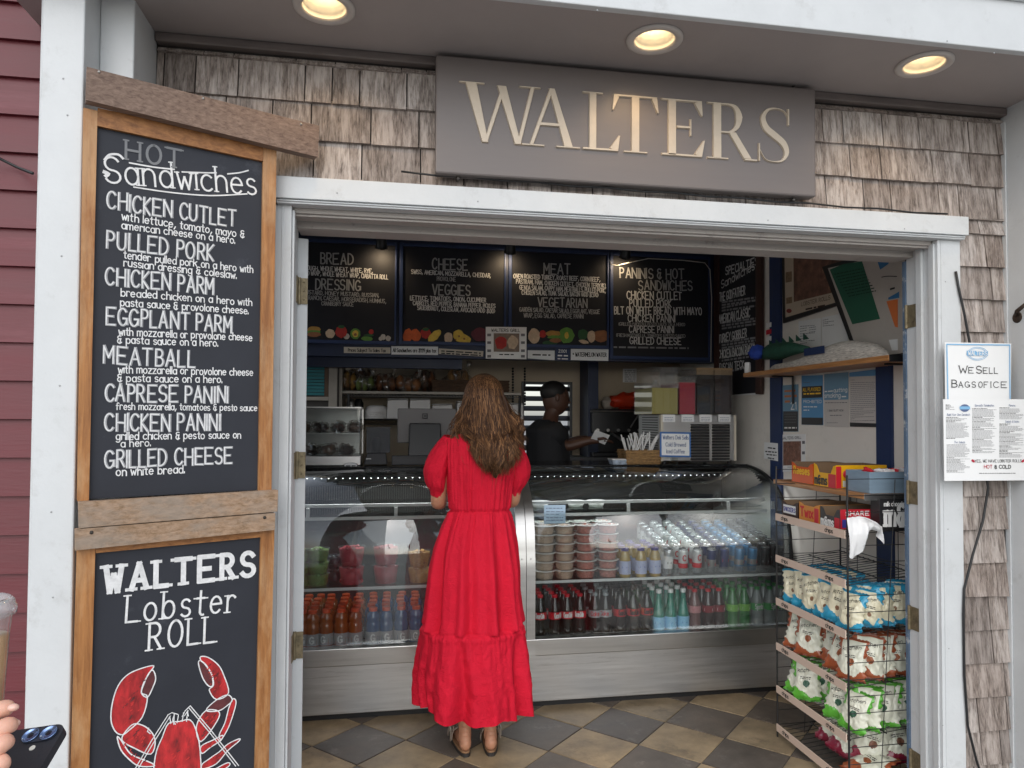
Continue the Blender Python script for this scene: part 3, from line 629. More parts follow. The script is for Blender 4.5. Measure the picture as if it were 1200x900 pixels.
for i in range(240):   # loose brush strokes inside the shell and claws
    (s, m) = st.choice([q for q in shapes if q[1] == 0]); cx_ = sum(p[0] for p in s)/len(s); cy_ = sum(p[1] for p in s)/len(s); p = st.choice(s); f = st.uniform(.05, .72); x = cx_+(p[0]-cx_)*f; y = cy_+(p[1]-cy_)*f; l = st.uniform(4, 15); a = st.uniform(-1.1, -.4)
    ribbon(b, [at((x+q*l*math.cos(a)*.5)/3, 600+(y+q*l*math.sin(a)*.5)/3, pl=PB)+bn*.00185 for q in (-1, 0, 1)], st.uniform(.0012, .0036), bn, st.choice([3, 3, 1]))
b.build('lobster_painting', [redp, redd, chalk, mat('bright_red_chalk', rgb('#c43230'), .8)], lb)

# ------------------------------------------------------------------ the carved shop sign
SY = 2.325; x0, x1 = at(510.5, 133, Y=SY).x, at(956.3, 167, Y=SY).x; z1_ = (at(511, 63, Y=SY).z+at(957, 104.6, Y=SY).z)/2; z0_ = (at(510, 203, Y=SY).z+at(955.6, 230, Y=SY).z)/2
sg = thing('shop_sign', 'long grey brown wooden sign with gilded carved serif letters over the doorway', 'sign', ((x0+x1)/2, 2.36, z0_))
b = MB(); b.box(x0, x1, SY, 2.372, z0_, z1_); b.build('board', mat('sign_paint', rgb('#6d6562'), .42, var=.06, vscale=7, stretch=(.3, 1, 2), dirt='#6a6059', dscale=10, damt=.35), sg, bevel=.006)
def cham(mb, poly, h, ins, mi=0):
    k = len(poly); n = Vector((0, -1, 0)); area = sum(poly[i][0]*poly[(i+1) % k][1]-poly[(i+1) % k][0]*poly[i][1] for i in range(k))
    if area < 0: poly = poly[::-1]
    inn = []
    for i in range(k):
        p0, p, p2 = Vector(poly[i-1]), Vector(poly[i]), Vector(poly[(i+1) % k]); a = (p-p0).normalized(); c = (p2-p).normalized(); na = Vector((-a.y, a.x)); nc = Vector((-c.y, c.x)); m = na+nc
        d = m/max(.35, m.dot(na)) if m.length > 1e-6 else na; inn.append(p+d*ins)
    A = [Vector((p[0], SY-.0004, p[1])) for p in poly]; Bq = [Vector((p[0], SY-h, p[1])) for p in inn]
    mb.add(A+Bq, [[k+i for i in range(k)]]+[(i, (i+1) % k, k+(i+1) % k, k+i) for i in range(k)], mi)
def rct(a, b_, c, d): return [(a, b_), (c, b_), (c, d), (a, d)]
LET = {'W': [[(.07,.99),(.215,.99),(.365,0),(.28,0)], [(.295,.0),(.35,0),(.575,.97),(.515,.97)], [(.455,.975),(.575,.975),(.765,0),(.68,0)], [(.70,0),(.755,0),(.93,.99),(.87,.99)], rct(0,.965,.31,1), rct(.73,.965,1,1)],
 'A': [[(.125,.01),(.20,.01),(.54,.98),(.46,.98)], [(.45,1),(.56,1),(.88,.01),(.72,.01)], rct(.26,.35,.70,.415), rct(0,0,.39,.04), rct(.58,0,1,.04)],
 'L': [rct(.19,.01,.39,.99), rct(.03,.962,.56,1), rct(.03,0,.95,.05), [(.70,.05),(.95,0),(1,.29),(.955,.29)]],
 'T': [rct(.41,.01,.59,.99), rct(.03,.95,.97,1), [(.035,1),(0,.71),(.045,.71),(.17,.955)], [(.965,1),(1,.71),(.955,.71),(.83,.955)], rct(.25,0,.76,.04)],
 'E': [rct(.17,.01,.36,.99), rct(.03,.955,.93,1), [(.93,1),(.95,.72),(.905,.72),(.74,.957)], rct(.36,.485,.67,.54), rct(.65,.36,.70,.67), rct(.03,0,.92,.05), [(.74,.05),(.93,0),(1,.31),(.955,.31)]],
 'R': [rct(.13,.01,.30,.99), rct(.02,.962,.30,1), rct(.02,0,.44,.04), [(.42,.5),(.58,.5),(.90,.03),(.73,.03)], rct(.74,0,1,.045)]}
CUR = {'R': [([(.29,.975),(.45,.975),(.58,.92),(.64,.76),(.59,.58),(.46,.49),(.29,.485)], [.045,.05,.10,.15,.10,.055,.045])],
 'S': [([(.88,.82),(.78,.93),(.56,.975),(.32,.94),(.18,.80),(.26,.62),(.50,.49),(.74,.36),(.83,.20),(.72,.06),(.48,.022),(.24,.06),(.09,.22)], [.03,.04,.05,.09,.15,.19,.2,.19,.15,.08,.05,.04,.03])]}
LET['S'] = [rct(.855,.68,.915,.99), rct(.045,.01,.10,.34)]
b = MB(); hh = (at(480+537/2.4, 40+166/2.4, Y=SY).z-at(480+537/2.4, 40+330/2.4, Y=SY).z)
ext = {'W': (138, 368, 308, 137), 'A': (314, 480, 322, 150), 'L': (482, 592, 331, 166), 'T': (567, 700, 340, 176), 'E': (703, 830, 349, 186), 'R': (832, 976, 357, 197), 'S': (974, 1075, 366, 206)}
zb0 = at(480+205/2.4, 40+306/2.4, Y=SY).z; q = 0
for ch in 'WALTERS':
    a, c, yb, yt = ext[ch]; xa = at(480+a/2.4, 40+(yb+yt)/4.8, Y=SY).x; xb = at(480+c/2.4, 40+(yb+yt)/4.8, Y=SY).x; wd = xb-xa
    for pg in LET[ch]:
        q += 1; cham(b, [(xa+u*wd, zb0+v*hh) for u, v in pg], .0065+.0003*(q % 5), min(.0022, .0115*hh))
    for pts, ws in CUR.get(ch, []):
        P = smooth_pts([Vector((xa+u*wd, zb0+v*hh)) for u, v in pts], 4); n_ = len(P); wz = [ws[min(int(i/4), len(ws)-1)]*(1-(i/4) % 1)+ws[min(int(i/4)+1, len(ws)-1)]*((i/4) % 1) for i in range(n_)]
        Lq, Rq, Li, Ri = [], [], [], []
        for i, p in enumerate(P):
            t = (P[min(i+1, n_-1)]-P[max(i-1, 0)]).normalized(); s = Vector((-t.y, t.x))*(wz[i]*wd*.5); si = s*max(.2, 1-.0022/max(s.length, 1e-4))
            Lq.append(p+s); Rq.append(p-s); Li.append(p+si); Ri.append(p-si)
        V3 = lambda p, h: Vector((p.x, SY-h, p.y)); k = n_
        b.add([V3(p, .0003) for p in Lq]+[V3(p, .0072) for p in Li]+[V3(p, .0072) for p in Ri]+[V3(p, .0003) for p in Rq], [(r_*k+i, r_*k+i+1, (r_+1)*k+i+1, (r_+1)*k+i) for r_ in range(3) for i in range(k-1)])
b.build('lettering', mat('gilded_paint', rgb('#bfb09c'), .38, metal=.1, var=.1, vscale=14), sg)
for px, py in ((537, 209), (930, 234), (536, 60), (930, 100)): b = MB(); p = at(px, py, Y=2.35); b.ball(p, .007, seg=10, rings=8); b.tube([p, p+Vector((0, .03, 0))], .004, 8); b.build('hanging_bolt', mat('bolt_grey', (.12, .11, .1), .5, metal=.6), sg, smooth=True)

# ------------------------------------------------------------------ paper notices at the right of the door
PY = 2.325; PR = (Vector((0, PY, 0)), Vector((0, -1, 0)))
def notice(name, label, cat, cs, pl, m=paper, th=.002, back=.006):
    t = thing(name, label, cat, at((cs[0][0]+cs[2][0])/2, cs[2][1], pl=pl)); b = MB(); b.prism([at(*q, pl=pl)-pl[1]*th for q in cs], pl[1], th); b.build('sheet', m, t); return t
blue_ink = mat('light_blue_ink', rgb('#7fb0d4'), .7); navy_ink = mat('slate_blue_ink', rgb('#5b6a8c'), .7); red_ink = mat('red_ink', rgb('#b0203a'), .7)
def z7(x, y): return (1100+x/5.29, 395+y/5.29)
t = notice('paper_notice', 'white paper sign with blue border reading we sell bags of ice', 'sign', [z7(37, 32), z7(450, 40), z7(447, 392), z7(42, 388)], PR)
b = MB()
for a, c in ((z7(48, 45), z7(438, 50)), (z7(438, 50), z7(440, 388)), (z7(55, 388), z7(48, 45))): stroke_px(b, [a, c], PR, 1.4, mi=1)
disc = [z7(238+62*math.cos(k*math.pi/12), 103+40*math.sin(k*math.pi/12)) for k in range(25)]; stroke_px(b, disc, PR, .5, mi=1, k=2)
disc = [z7(238+54*math.cos(k*math.pi/12), 103+33*math.sin(k*math.pi/12)) for k in range(25)]; stroke_px(b, disc, PR, .4, mi=1, k=2)
poly_px(b, [z7(172, 85), z7(303, 87), z7(303, 117), z7(172, 115)], PR, .0016, .0003, 1)
write(b, [('WALTERS', z7(180, 112), z7(296, 114), 4.6, dict(wt=.16, mi=2, off=.0028, jit=0))], PR)
cp = dict(wt=.12, serif=.09, jit=0, gap=.34)
write(b, [('W', z7(124, 222), z7(176, 223), 8.3, cp), ('E', z7(184, 223), z7(212, 223.5), 6.6, cp), ('S', z7(232, 224), z7(264, 224.5), 8.3, cp), ('ELL', z7(274, 225), z7(362, 226), 6.6, cp),
 ('B', z7(80, 310), z7(113, 311), 8.3, cp), ('AGS', z7(122, 311), z7(228, 312), 6.6, cp), ('OF', z7(246, 312), z7(302, 313), 6.6, cp), ('ICE', z7(322, 313), z7(418, 314), 6.8, cp)], PR)
b.build('lettering', [ink, blue_ink, paper], t)
PY2 = 2.31; PR2 = (Vector((0, PY2, 0)), Vector((0, -1, 0)))
t = notice('menu_sheet', 'white printed menu sheet in three columns below the bags of ice sign', 'menu', [z7(28, 385), z7(560, 385), z7(560, 888), z7(36, 892)], PR2)
b = MB()
rs = random.Random(3)
def column(x0, x1, y0, y1, st=11):
    y = y0
    while y < y1:
        hd = rs.random() < .3; ln = rs.uniform(.3, .7) if hd else rs.uniform(.75, 1)
        scribble(b, at(*z7(x0, y), pl=PR2), at(*z7(x0+(x1-x0)*ln, y), pl=PR2), pxh(z7(x0, y), .95 if hd else .7, PR2), PR2[1], mi=2 if hd else 0); y += st*.62
column(45, 190, 500, 635); column(48, 192, 668, 845); column(207, 358, 445, 722); column(375, 525, 440, 515); column(375, 530, 540, 750); column(42, 105, 422, 455)
sc_ = dict(wt=.12, jit=.01, mi=3, shear=.25)
write(b, [('Build Your Own Sandwich', z7(50, 487), z7(190, 487), 2.4, sc_), ('The Salads', z7(92, 658), z7(160, 658), 2.4, sc_), ('Specialty Sandwiches', z7(222, 430), z7(340, 430), 2.4, sc_), ('Paninis', z7(432, 430), z7(472, 430), 2.4, sc_), ('Salads & Sides', z7(410, 530), z7(495, 530), 2.4, sc_)], PR2)
write(b, [('YES, WE HAVE LOBSTER ROLLS', z7(222, 777), z7(512, 775), 3.2, dict(wt=.13, jit=.01, mi=2)), ('HOT', z7(280, 814), z7(330, 814), 4, dict(wt=.15, jit=.01, mi=1)), ('& COLD', z7(345, 815), z7(445, 814), 4, dict(wt=.2, jit=.01, mi=2))], PR2)
scribble(b, at(*z7(250, 846), pl=PR2), at(*z7(475, 846), pl=PR2), pxh(z7(250, 846), 1.1, PR2), PR2[1], mi=2)
disc_px(b, z7(160, 440), 5.6, 4.4, PR2, .001, 3, 20); poly_px(b, [z7(128, 430), z7(192, 430), z7(192, 448), z7(128, 448)], PR2, .002, .0003, 4)
disc_px(b, z7(212, 768), 2.4, 1.4, PR2, .001, 1, 10, rot=.7); disc_px(b, z7(522, 768), 2.4, 1.4, PR2, .001, 1, 10, rot=-.7)
b.build('printing', [grey_ink, red_ink, ink, navy_ink, blue_ink], t)
# ------------------------------------------------------------------ the two refrigerated display cases
CX0, CXM0, CXM1, CX1 = -.62, at(606, 700, Y=3.69).x, at(627, 700, Y=3.69).x, 2.205
PROF = [(3.695, .372), (3.694, .55), (3.694, .74), (3.702, .86), (3.722, .95), (3.76, 1.035), (3.82, 1.105), (3.90, 1.16), (4.0, 1.2), (4.1, 1.222), (4.2, 1.232)]
PS = [Vector((0, a, c)) for a, c in PROF]; PS = smooth_pts(PS, 4)
case_in = mat('dark_case_lining', (.05, .05, .052), .4); deck = mat('grey_case_deck', (.22, .22, .215), .35, metal=.6); led = mat('led_strip', (1, 1, 1), .5, emit=(.95, .97, 1), es=5)
railm = mat('white_shelf_rail', (.6, .61, .6), .4)
steel_base = mat('scuffed_steel_panel', (.58, .575, .565), .36, metal=.95, var=.14, vscale=5, stretch=(.35, 1, 7), bump=.12, bscale=7, dirt='#6b6761', dscale=6, damt=.5)
def case(x0, x1, label, xl, xr):
    t = thing('display_case', label, 'display case', ((x0+x1)/2, 3.9, 0), 'glass fronted refrigerated cases')
    b = MB(); b.box(x0, x1, 3.712, 3.74, .036, .283); b.build('base_panel', steel_base, t, bevel=.003)
    b = MB(); b.box(x0, x1, 3.742, 3.80, .0, .06); b.build('kick_plate', black, t)
    b = MB(); b.box(x0, x1, 3.682, 3.74, .2835, .3705); b.build('bumper_band', steel, t, bevel=.004)
    b = MB(); b.box(x0, x1, 3.741, 4.75, .25, .345); b.box(x0, x1, 4.70, 4.75, .346, 1.2); b.box(x0, x1, 3.741, 4.6, .061, .249); b.build('lining', case_in, t)
    b = MB(); b.box(x0+.004, x1-.004, 3.745, 4.5, .3455, .356); b.build('deck', deck, t)
    b = MB(); b.box(x0, x1, 4.2, 4.76, 1.205, 1.236); b.box(x0, x1, 4.2, 4.212, 1.236, 1.243); b.build('counter_top', mat('black_counter', (.015, .015, .016), .18, coat=.3), t, bevel=.003)
    b = MB(); n_ = len(PS)
    b.add([Vector((x, p.y, p.z)) for x in (xl, xr) for p in PS], [(i, i+1, n_+i+1, n_+i) for i in range(n_-1)])
    g_ = b.build('curved_glass', glass, t, smooth=True); s_ = g_.modifiers.new('thickness', 'SOLIDIFY'); s_.thickness = .006; s_.offset = 0
    b = MB(); b.box(x0+.03, x1-.03, 3.765, 4.35, .646, .652); b.build('shelf', glassmat('shelf_glass', (.8, .86, .84), .06), t)
    b = MB(); b.box(x0+.03, x1-.03, 3.757, 3.7645, .642, .656); b.build('shelf_lip', mat('clear_lip', (.55, .57, .57), .2), t)
    b = MB()
    for z, y in ((1.052, 3.93), (.988, 3.90)): b.box(xl+.05, xr-.03, y, y+.012, z-.008, z+.008)
    for px in ((361, 464) if x0 < 0 else (736, 853, 905)):
        x = at(px, 596, Y=3.92).x; b.box(x-.009, x+.009, 3.908, 3.918, .9965, 1.0435)
    b.build('upper_rail', railm, t)
    b = MB(); b.box(xl+.04, xr-.03, 3.945, 4.5, 1.006, 1.012); b.build('upper_shelf', glassmat('shelf_glass', (.8, .86, .84), .06), t)
    b = MB(); b.box(x0+.02, x1-.02, 4.52, 4.699, .96, 1.2); b.build('air_duct', mat('dark_duct', (.03, .03, .032), .4), t)
    if x0 < 0:
        b = MB(); x = x0+.1
        while x < x1-.05: b.box(x, x+.006, 4.50, 4.5195, 1.02, 1.10); x += .014
        b.build('air_grille', mat('grille_grey', (.16, .16, .16), .4, metal=.6), t)
    b = MB(); b.box(x0+.05, x1-.05, 4.12, 4.15, 1.185, 1.2); lt = b.build('lamp_housing', black, t)
    b = MB(); x = x0+.1
    while x < x1-.05: b.ball((x, 4.135, 1.183), .0036, seg=8, rings=6); x += .039
    b.build('led_dots', led, lt)
    ld = bpy.data.lights.new('case_lamp', 'AREA'); ld.shape = 'RECTANGLE'; ld.size = x1-x0-.2; ld.size_y = .03; ld.energy = 4.5; ld.color = (.97, .99, 1)
    lo = bpy.data.objects.new('case_lamp', ld); col.objects.link(lo); lo.parent = t; lo.location = Vector(((x0+x1)/2, 4.0, 1.165))-Vector(t.location); lo.rotation_euler = (R(-14), 0, 0)
    return t
cl = case(CX0, CXM0-.002, 'left glass fronted drinks case on a stainless base, behind the woman in red', CX0+.02, CXM0-.002)
cr = case(CXM0+.002, CX1, 'right glass fronted drinks case on a stainless base, ending at the snack rack', CXM1-.02, CX1-.006)
def endframe(name, x0, x1, parent, m):
    b = MB(); n_ = len(PS); outer = [p+Vector((0, -.012, 0)) if i < 10 else p+Vector((0, -.006, .008)) for i, p in enumerate(PS)]; inner = [p+Vector((0, .012, -.006)) for p in PS]
    outer = [Vector((0, 3.68, .285))]+outer; inner = [Vector((0, 3.7405, .285))]+inner; k = len(outer)
    b.add([Vector((x, p.y, p.z)) for x in (x0, x1) for L in (outer, inner) for p in L], [(a+i, a+i+1, c+i+1, c+i) for a, c in ((0, 2*k), (k, 3*k), (0, k), (2*k, 3*k)) for i in range(k-1)]+[(0, k, 3*k, 2*k), (k-1, 2*k-1, 4*k-1, 3*k-1)])
    return b.build(name, m, parent, auto=35)
mid = (CXM0+CXM1)/2
endframe('end_frame', CXM0-.004, mid-.0015, cl, steel); e2 = endframe('end_frame', mid+.0015, CXM1, cr, steel)
endframe('end_frame', CX1-.012, CX1, cr, black)
b = MB(); n_ = len(PS); b.add([Vector((CX1-.014, p.y, p.z)) for p in PS]+[Vector((CX1-.014, 4.2, .37))], [list(range(n_+1))]); b.build('end_glass', glass, cr)
for z in (.45, .62, .79):
    for x in ((CXM0+mid)/2, (CXM1+mid)/2):
        b = MB(); b.ball((x, 3.681, z), .0035, seg=8, rings=6, sc3=(1, .5, 1)); b.build('rivet', nail, e2)

# ------------------------------------------------------------------ what is in the cases
cap_o = mat('orange_cap', rgb('#d9532c'), .4); cap_r = mat('red_cap', rgb('#c01f2e'), .4); cap_w = mat('white_cap', (.75, .75, .75), .4); cap_g = mat('green_cap', rgb('#1f8a3a'), .4); cap_p = mat('purple_cap', rgb('#4b3f86'), .4); cap_k = mat('black_cap', (.02, .02, .02), .4); cap_grey = mat('grey_cap', rgb('#8d9598'), .4)
def liquid(name, c, rough=.08): return mat(name, c, rough, coat=.6, trans=.25)
cola = liquid('cola', (.012, .006, .004)); orange = liquid('orange_drink', rgb('#a8541c')); bluel = liquid('blue_drink', rgb('#27598f')); greenb = liquid('green_bottle', rgb('#1c7a34')); clearb = mat('clear_bottle', (.55, .6, .6), .06, coat=.6, trans=.55); juice = liquid('juice', rgb('#bb9f5c')); aqua = liquid('aqua_bottle', rgb('#3d8f7e')); dpr = liquid('dark_red_drink', (.03, .006, .008))
def lab(name, c, metal=0): return mat(name, rgb(c), .4, metal=metal)
red_l = lab('red_label', '#c4202d'); white_l = mat('white_label', (.7, .7, .7), .45); silver_l = lab('silver_label', '#a9aeb2', .4); grey_l = lab('grey_label', '#4f5456'); black_l = mat('black_label', (.03, .02, .02), .4); skyl = lab('pale_blue_label', '#8ec0e0'); maroon_l = lab('maroon_label', '#7c1626'); pink_l = lab('pink_label', '#b98084'); green_l = lab('green_label', '#3aa04c'); lime_l = lab('lime_label', '#74b243'); blue_l = lab('blue_label', '#2c56a5'); mist_l = lab('lavender_label', '#a9b0cf')
shine = mat('can_aluminium', (.6, .6, .62), .25, metal=.9)
SODA = [(.031, 0), (.0352, .008), (.0352, .05), (.0325, .07), (.0352, .09), (.0352, .132), (.03, .157), (.018, .188), (.0142, .2), (.0142, .206)]
def curved_text(mb, text, z, h, r, mi=0, wt=.16, spread=1.3, serif=0, ang0=0):
    """lettering wrapped round a bottle label, facing -Y"""
    tmp = MB(); wt_ = 3 if text[0] == '~' else layout(text, .18)[1]; wd = min(wt_*h*.8, spread*r)
    letter(tmp, text, (-wd/2, 0, z), (wd/2, 0, z), h, Vector((0, -1, 0)), wt=wt, jit=0, off=0, serif=serif)
    for v in tmp.v:
        a = v.x/r+ang0; q = r+.0008-v.y; v.x, v.y = q*math.sin(a), -q*math.cos(a)
    mb.add(tmp.v, tmp.f, mi)
def bottle(label, prof, body_m, cap_m, lab_m, l0, l1, lr, capr, capz, caph, group, text=None, tm=white_l, cat='bottle', fill=None, name='drink_bottle', th=.02):
    t = thing(name, label, cat, (0, 0, 0), group)
    b = MB(); b.lathe(prof, seg=14); b.build('body', body_m, t, smooth=True)
    b = MB(); b.lathe([(capr, capz), (capr*1.03, capz+.002), (capr*1.03, capz+caph-.002), (capr*.9, capz+caph)], seg=14); b.build('cap', cap_m, t, auto=40)
    if lab_m: b = MB(); b.lathe([(lr, l0), (lr, l1)], seg=18, cap=False); lo = b.build('label', lab_m, t, smooth=True)
    if text:
        b = MB(); curved_text(b, text[0], text[1], text[2], lr if lab_m else text[3], wt=text[4] if len(text) > 4 else .16); b.build('lettering', tm, t)
    return t
def can(label, cm, group, band=None, text=None, tm=white_l):
    t = thing('drink_can', label, 'can', (0, 0, 0), group)
    b = MB(); b.lathe([(.022, 0), (.0265, .006), (.0265, .122), (.0235, .132)], seg=16); b.build('body', cm, t, smooth=True)
    b = MB(); b.lathe([(.0238, .1315), (.0243, .1345), (.0228, .1352), (.0215, .132), (.003, .1318)], seg=16); b.build('lid', shine, t, smooth=True)
    if band: b = MB(); b.lathe([(.0269, band[1]), (.0269, band[2])], seg=16, cap=False); b.build('label', band[0], t, smooth=True)
    if text: b = MB(); curved_text(b, text[0], text[1], text[2], .0274, spread=1.5, wt=.2); b.build('lettering', tm, t)
    return t
def rows(make, xs, y0, dy, z, n, what, jit=.004, front=None, where='in the left case'):
    """columns at xs, n rows deep; every piece its own thing, sharing meshes with the first"""
    proto = None
    for c, x in enumerate(xs):
        for k in range(n):
            o = make() if proto is None else copy_tree(proto)
            proto = proto or o
            o.location = (x+random.gauss(0, jit), y0+k*dy+random.gauss(0, jit*.6), z); o.rotation_euler.z = random.gauss(0, .25) if k == 0 else random.uniform(-1, 1)
            pos = f', {ordn(c)} from left' if len(xs) > 1 else ''
            o['label'] = f'{what} {where}, {"front" if k == 0 else ordn(k)} row{pos}'
def canrows(make, xs, y0, dy, z, n, what, jit=.002, where=''):
    rows(make, xs, y0, dy, z, n, what, jit, where=where)
    for o in [q for q in col.objects if q.name.startswith('drink_can') and q.get('label', '').startswith(what)]:
        o.location.z = z+.008+(o.location.y-3.765)*.2; o.rotation_euler = (.12, 0, random.gauss(0, .25))
def X_(px, py, y): return at(px, py, Y=y).x
zd, zs = .3563, .6523
# left case: sports drinks
SP = [(.036, 0), (.0395, .005), (.0395, .045), (.037, .07), (.0395, .093), (.0385, .108), (.033, .12), (.0375, .132), (.034, .152), (.022, .164), (.02, .172)]
def sport(m, lb): return bottle(lb, SP, m, cap_o, mat('clear_label_grey', (.33, .33, .34), .35), 0.010, .068, .0399, .0212, .167, .018, 'sports drinks in the left case', text=('G', .022, .034, .04, .2), name='drink_bottle')
rows(lambda: sport(orange, 'x'), [X_(q, 735, 3.80) for q in (354, 366, 382.5, 400, 418)], 3.80, .078, zd, 5, 'orange sports drink')
rows(lambda: sport(bluel, 'x'), [X_(q, 735, 3.80) for q in (435.5, 452.5, 470, 487.5)], 3.80, .078, zd, 5, 'blue sports drink')
rows(lambda: sport(liquid('dark_blue_drink', rgb('#1a2358')), 'x'), [X_(q, 735, 3.80) for q in (505,)], 3.80, .078, zd, 3, 'dark blue sports drink')
# left case: food tubs on the shelf
tubcl = glassmat('tub_plastic', (.93, .95, .95), .06, .05, .05, (.85, .88, .88))
def tub(label, x, y, z, r, h, food, group, lumps=26, lidm=None):
    t = thing('food_tub', label, 'food container', (x, y, z), group); o = Vector((x, y, z)); b = MB()
    b.lathe([(r*.78, .001), (r*.8, .003), (r*.97, h*.86)], o, 20); b.build('food', food, t, smooth=True)
    b = MB()
    for i in range(lumps):
        a = random.uniform(0, 6.28); q = random.uniform(.1, .95); zz = random.uniform(.1, .84)*h if q > .7 else h*.86; b.ball(o+Vector((math.cos(a)*r*q*(.8+.17*zz/h), math.sin(a)*r*q*(.8+.17*zz/h), zz)), r*random.uniform(.1, .2), seg=7, rings=5, jit=.4)
    b.build('chunks', food, t)
    b = MB(); b.lathe([(r*.8, 0), (r*.84, .002), (r*1.01, h*.93), (r*1.05, h*.94), (r*1.05, h*.97), (r*.98, h), (r*.6, h*1.01)], o, 22, cap=False); b.build('tub', lidm or tubcl, t, smooth=True)
    if lidm:
        b = MB(); b.lathe([(r*1.05, h*.9), (r*1.09, h*.905), (r*1.09, h*.97), (r*1.0, h*1.0), (r*.96, h*.985)], o, 24); b.build('lid', mat('milky_lid', (.66, .63, .6), .3), t, smooth=True)
    return t
salad = island(mat('salad_leaf', rgb('#6d8a4c'), .55, var=.35, vscale=30), (.5, .6, .5), (1.3, 1.3, 1.1)); melon = island(mat('watermelon', rgb('#b33a48'), .4, var=.25, vscale=30), (.6, .6, .6), (1.25, 1.1, 1.1)); mixed = island(mat('mixed_fruit', rgb('#b79a5c'), .5, var=.3, vscale=40), (.3, .25, .3), (1.3, 1.2, 1), [(.5, (1, .75, .6))])
for k in range(3):
    for c, px in enumerate((350, 372)): tub(f'green salad in a clear tub, {ordn(k)} up in the {"stack by the door" if c == 0 else "second stack"}', X_(px, 680, 3.86), 3.86, zs+k*.064, .06, .063, salad, 'salad tubs in the left case')
for c, px in enumerate((412, 452)):
    for k in range(2): tub(f'watermelon chunks in a tall clear tub, {"lower" if k == 0 else "upper"} of the {"left" if c == 0 else "right"} stack', X_(px, 680, 3.87), 3.87, zs+k*.1, .068, .098, melon, 'watermelon tubs in the left case')
for k in range(2): tub(f'mixed fruit in a clear tub beside the watermelon, {"lower" if k == 0 else "upper"} one', X_(491, 680, 3.86), 3.86, zs+k*.085, .06, .083, mixed, 'mixed fruit tubs in the left case')
dk = mat('dark_berries', rgb('#2c2632'), .4, var=.4, vscale=60)
for k in range(2): tub(f'dark berries in a clear tub between salad and watermelon, {"lower" if k == 0 else "upper"} one', X_(392, 680, 3.95), 3.95, zs+k*.07, .05, .068, dk, 'berry tubs in the left case')
b = MB(); xa, xb = X_(775, 660, 3.8), CX1-.03; b.hexa([(xa, 3.766, zs+.0005), (xb, 3.766, zs+.0005), (xb, 4.33, zs+.1135), (xa, 4.33, zs+.1135)], [(xa, 3.766, zs+.004), (xb, 3.766, zs+.004), (xb, 4.33, zs+.117), (xa, 4.33, zs+.117)]); b.box(xa, xb, 3.7665, 3.7685, zs+.0045, zs+.045); b.build('feed_rack', glassmat('rack_plastic', (.85, .87, .88), .07, .05, .1, (.6, .62, .63)), cr)
# right case: tubs of lobster salad
pinkf = island(mat('lobster_salad', rgb('#c47a6c'), .6, var=.45, vscale=90), (.6, .5, .45), (1.3, 1.3, 1.25)); lidw = glassmat('frosted_tub', (.93, .93, .93), .06, .1, .12, (.82, .81, .8))
palef = island(mat('pale_salad', rgb('#cdb49c'), .6, var=.2, vscale=60), (.8, .75, .7), (1.2, 1.15, 1.1))
for c, px in enumerate((639, 662, 687, 713)):
    for r_ in range(2):
        for k in range(6):
            tub(f'{"pale" if c < 2 else "pink"} deli salad tub, {ordn(k)} up in the {ordn(c)} {"front" if r_ == 0 else "rear"} stack from left', X_(px, 680, 3.82), 3.84+r_*.128, zs+k*.0485, .0575, .0475, palef if c < 2 else pinkf, 'deli salad tubs in the right case', 14 if r_ == 0 else 4, lidw)
whl = mat('white_tub_lid', (.72, .72, .7), .35)
for c, px in enumerate((634, 676, 700)):
    x = X_(px, 608, 4.02); t = thing('food_tub', f'white lidded tub on the upper glass shelf, {("leftmost", "middle", "right")[c]} one', 'food container', (x, 4.05, 1.0125), 'white tubs on the upper shelf'); b = MB(); b.lathe([(.04, 0), (.052, .028)], (x, 4.05, 1.0125), 20); b.build('tub', whl, t, smooth=True)
    b = MB(); b.lathe([(.055, .028), (.056, .034), (.05, .036)], (x, 4.05, 1.0125), 20); b.build('lid', mat('grey_tub_lid', (.5, .5, .5), .35), t, smooth=True)
JU = [(.028, 0), (.032, .006), (.032, .1), (.027, .125), (.019, .142), (.018, .15)]
rows(lambda: bottle('x', JU, juice, cap_p, mist_l, .02, .092, .0324, .0205, .145, .018, 'purple capped juice bottles', text=('~', .055, .012, .03, .14), tm=blue_l, name='juice_bottle'), [X_(q, 660, 3.80) for q in (734, 751, 768)], 3.80, .072, zs, 4, 'pale juice with purple cap', where='in the right case')
wh_can = mat('white_can', (.7, .7, .7), .3, metal=.3); sil = mat('silver_can', (.5, .51, .53), .3, metal=.8); blu = mat('blue_can', rgb('#1d2f6e'), .3, metal=.5); lbl = mat('light_blue_can', rgb('#4f8ec0'), .3, metal=.5); dkc = mat('dark_can', (.02, .022, .022), .3, metal=.4)
IW = 'in the right case'
canrows(lambda: can('x', sil, 'cans in the right case', (white_l, .03, .1), ('~', .06, .014), grey_l), [X_(783, 660, 3.80)], 3.80, .057, zs, 9, 'plain silver can', .002, where=IW)
canrows(lambda: can('x', wh_can, 'cans in the right case', (red_l, .03, .058), ('C', .075, .03), red_l), [X_(q, 660, 3.80) for q in (800, 817)], 3.80, .057, zs, 9, 'white can with red band', .002, where=IW)
canrows(lambda: can('x', sil, 'cans in the right case', (blu, .075, .128), ('~', .04, .022), red_l), [X_(832.5, 660, 3.80)], 3.80, .057, zs, 9, 'silver and navy can', .002, where=IW)
canrows(lambda: can('x', blu, 'cans in the right case', (sil, .0, .02), ('~', .06, .026), red_l), [X_(848, 660, 3.80)], 3.80, .057, zs, 9, 'navy blue can', .002, where=IW)
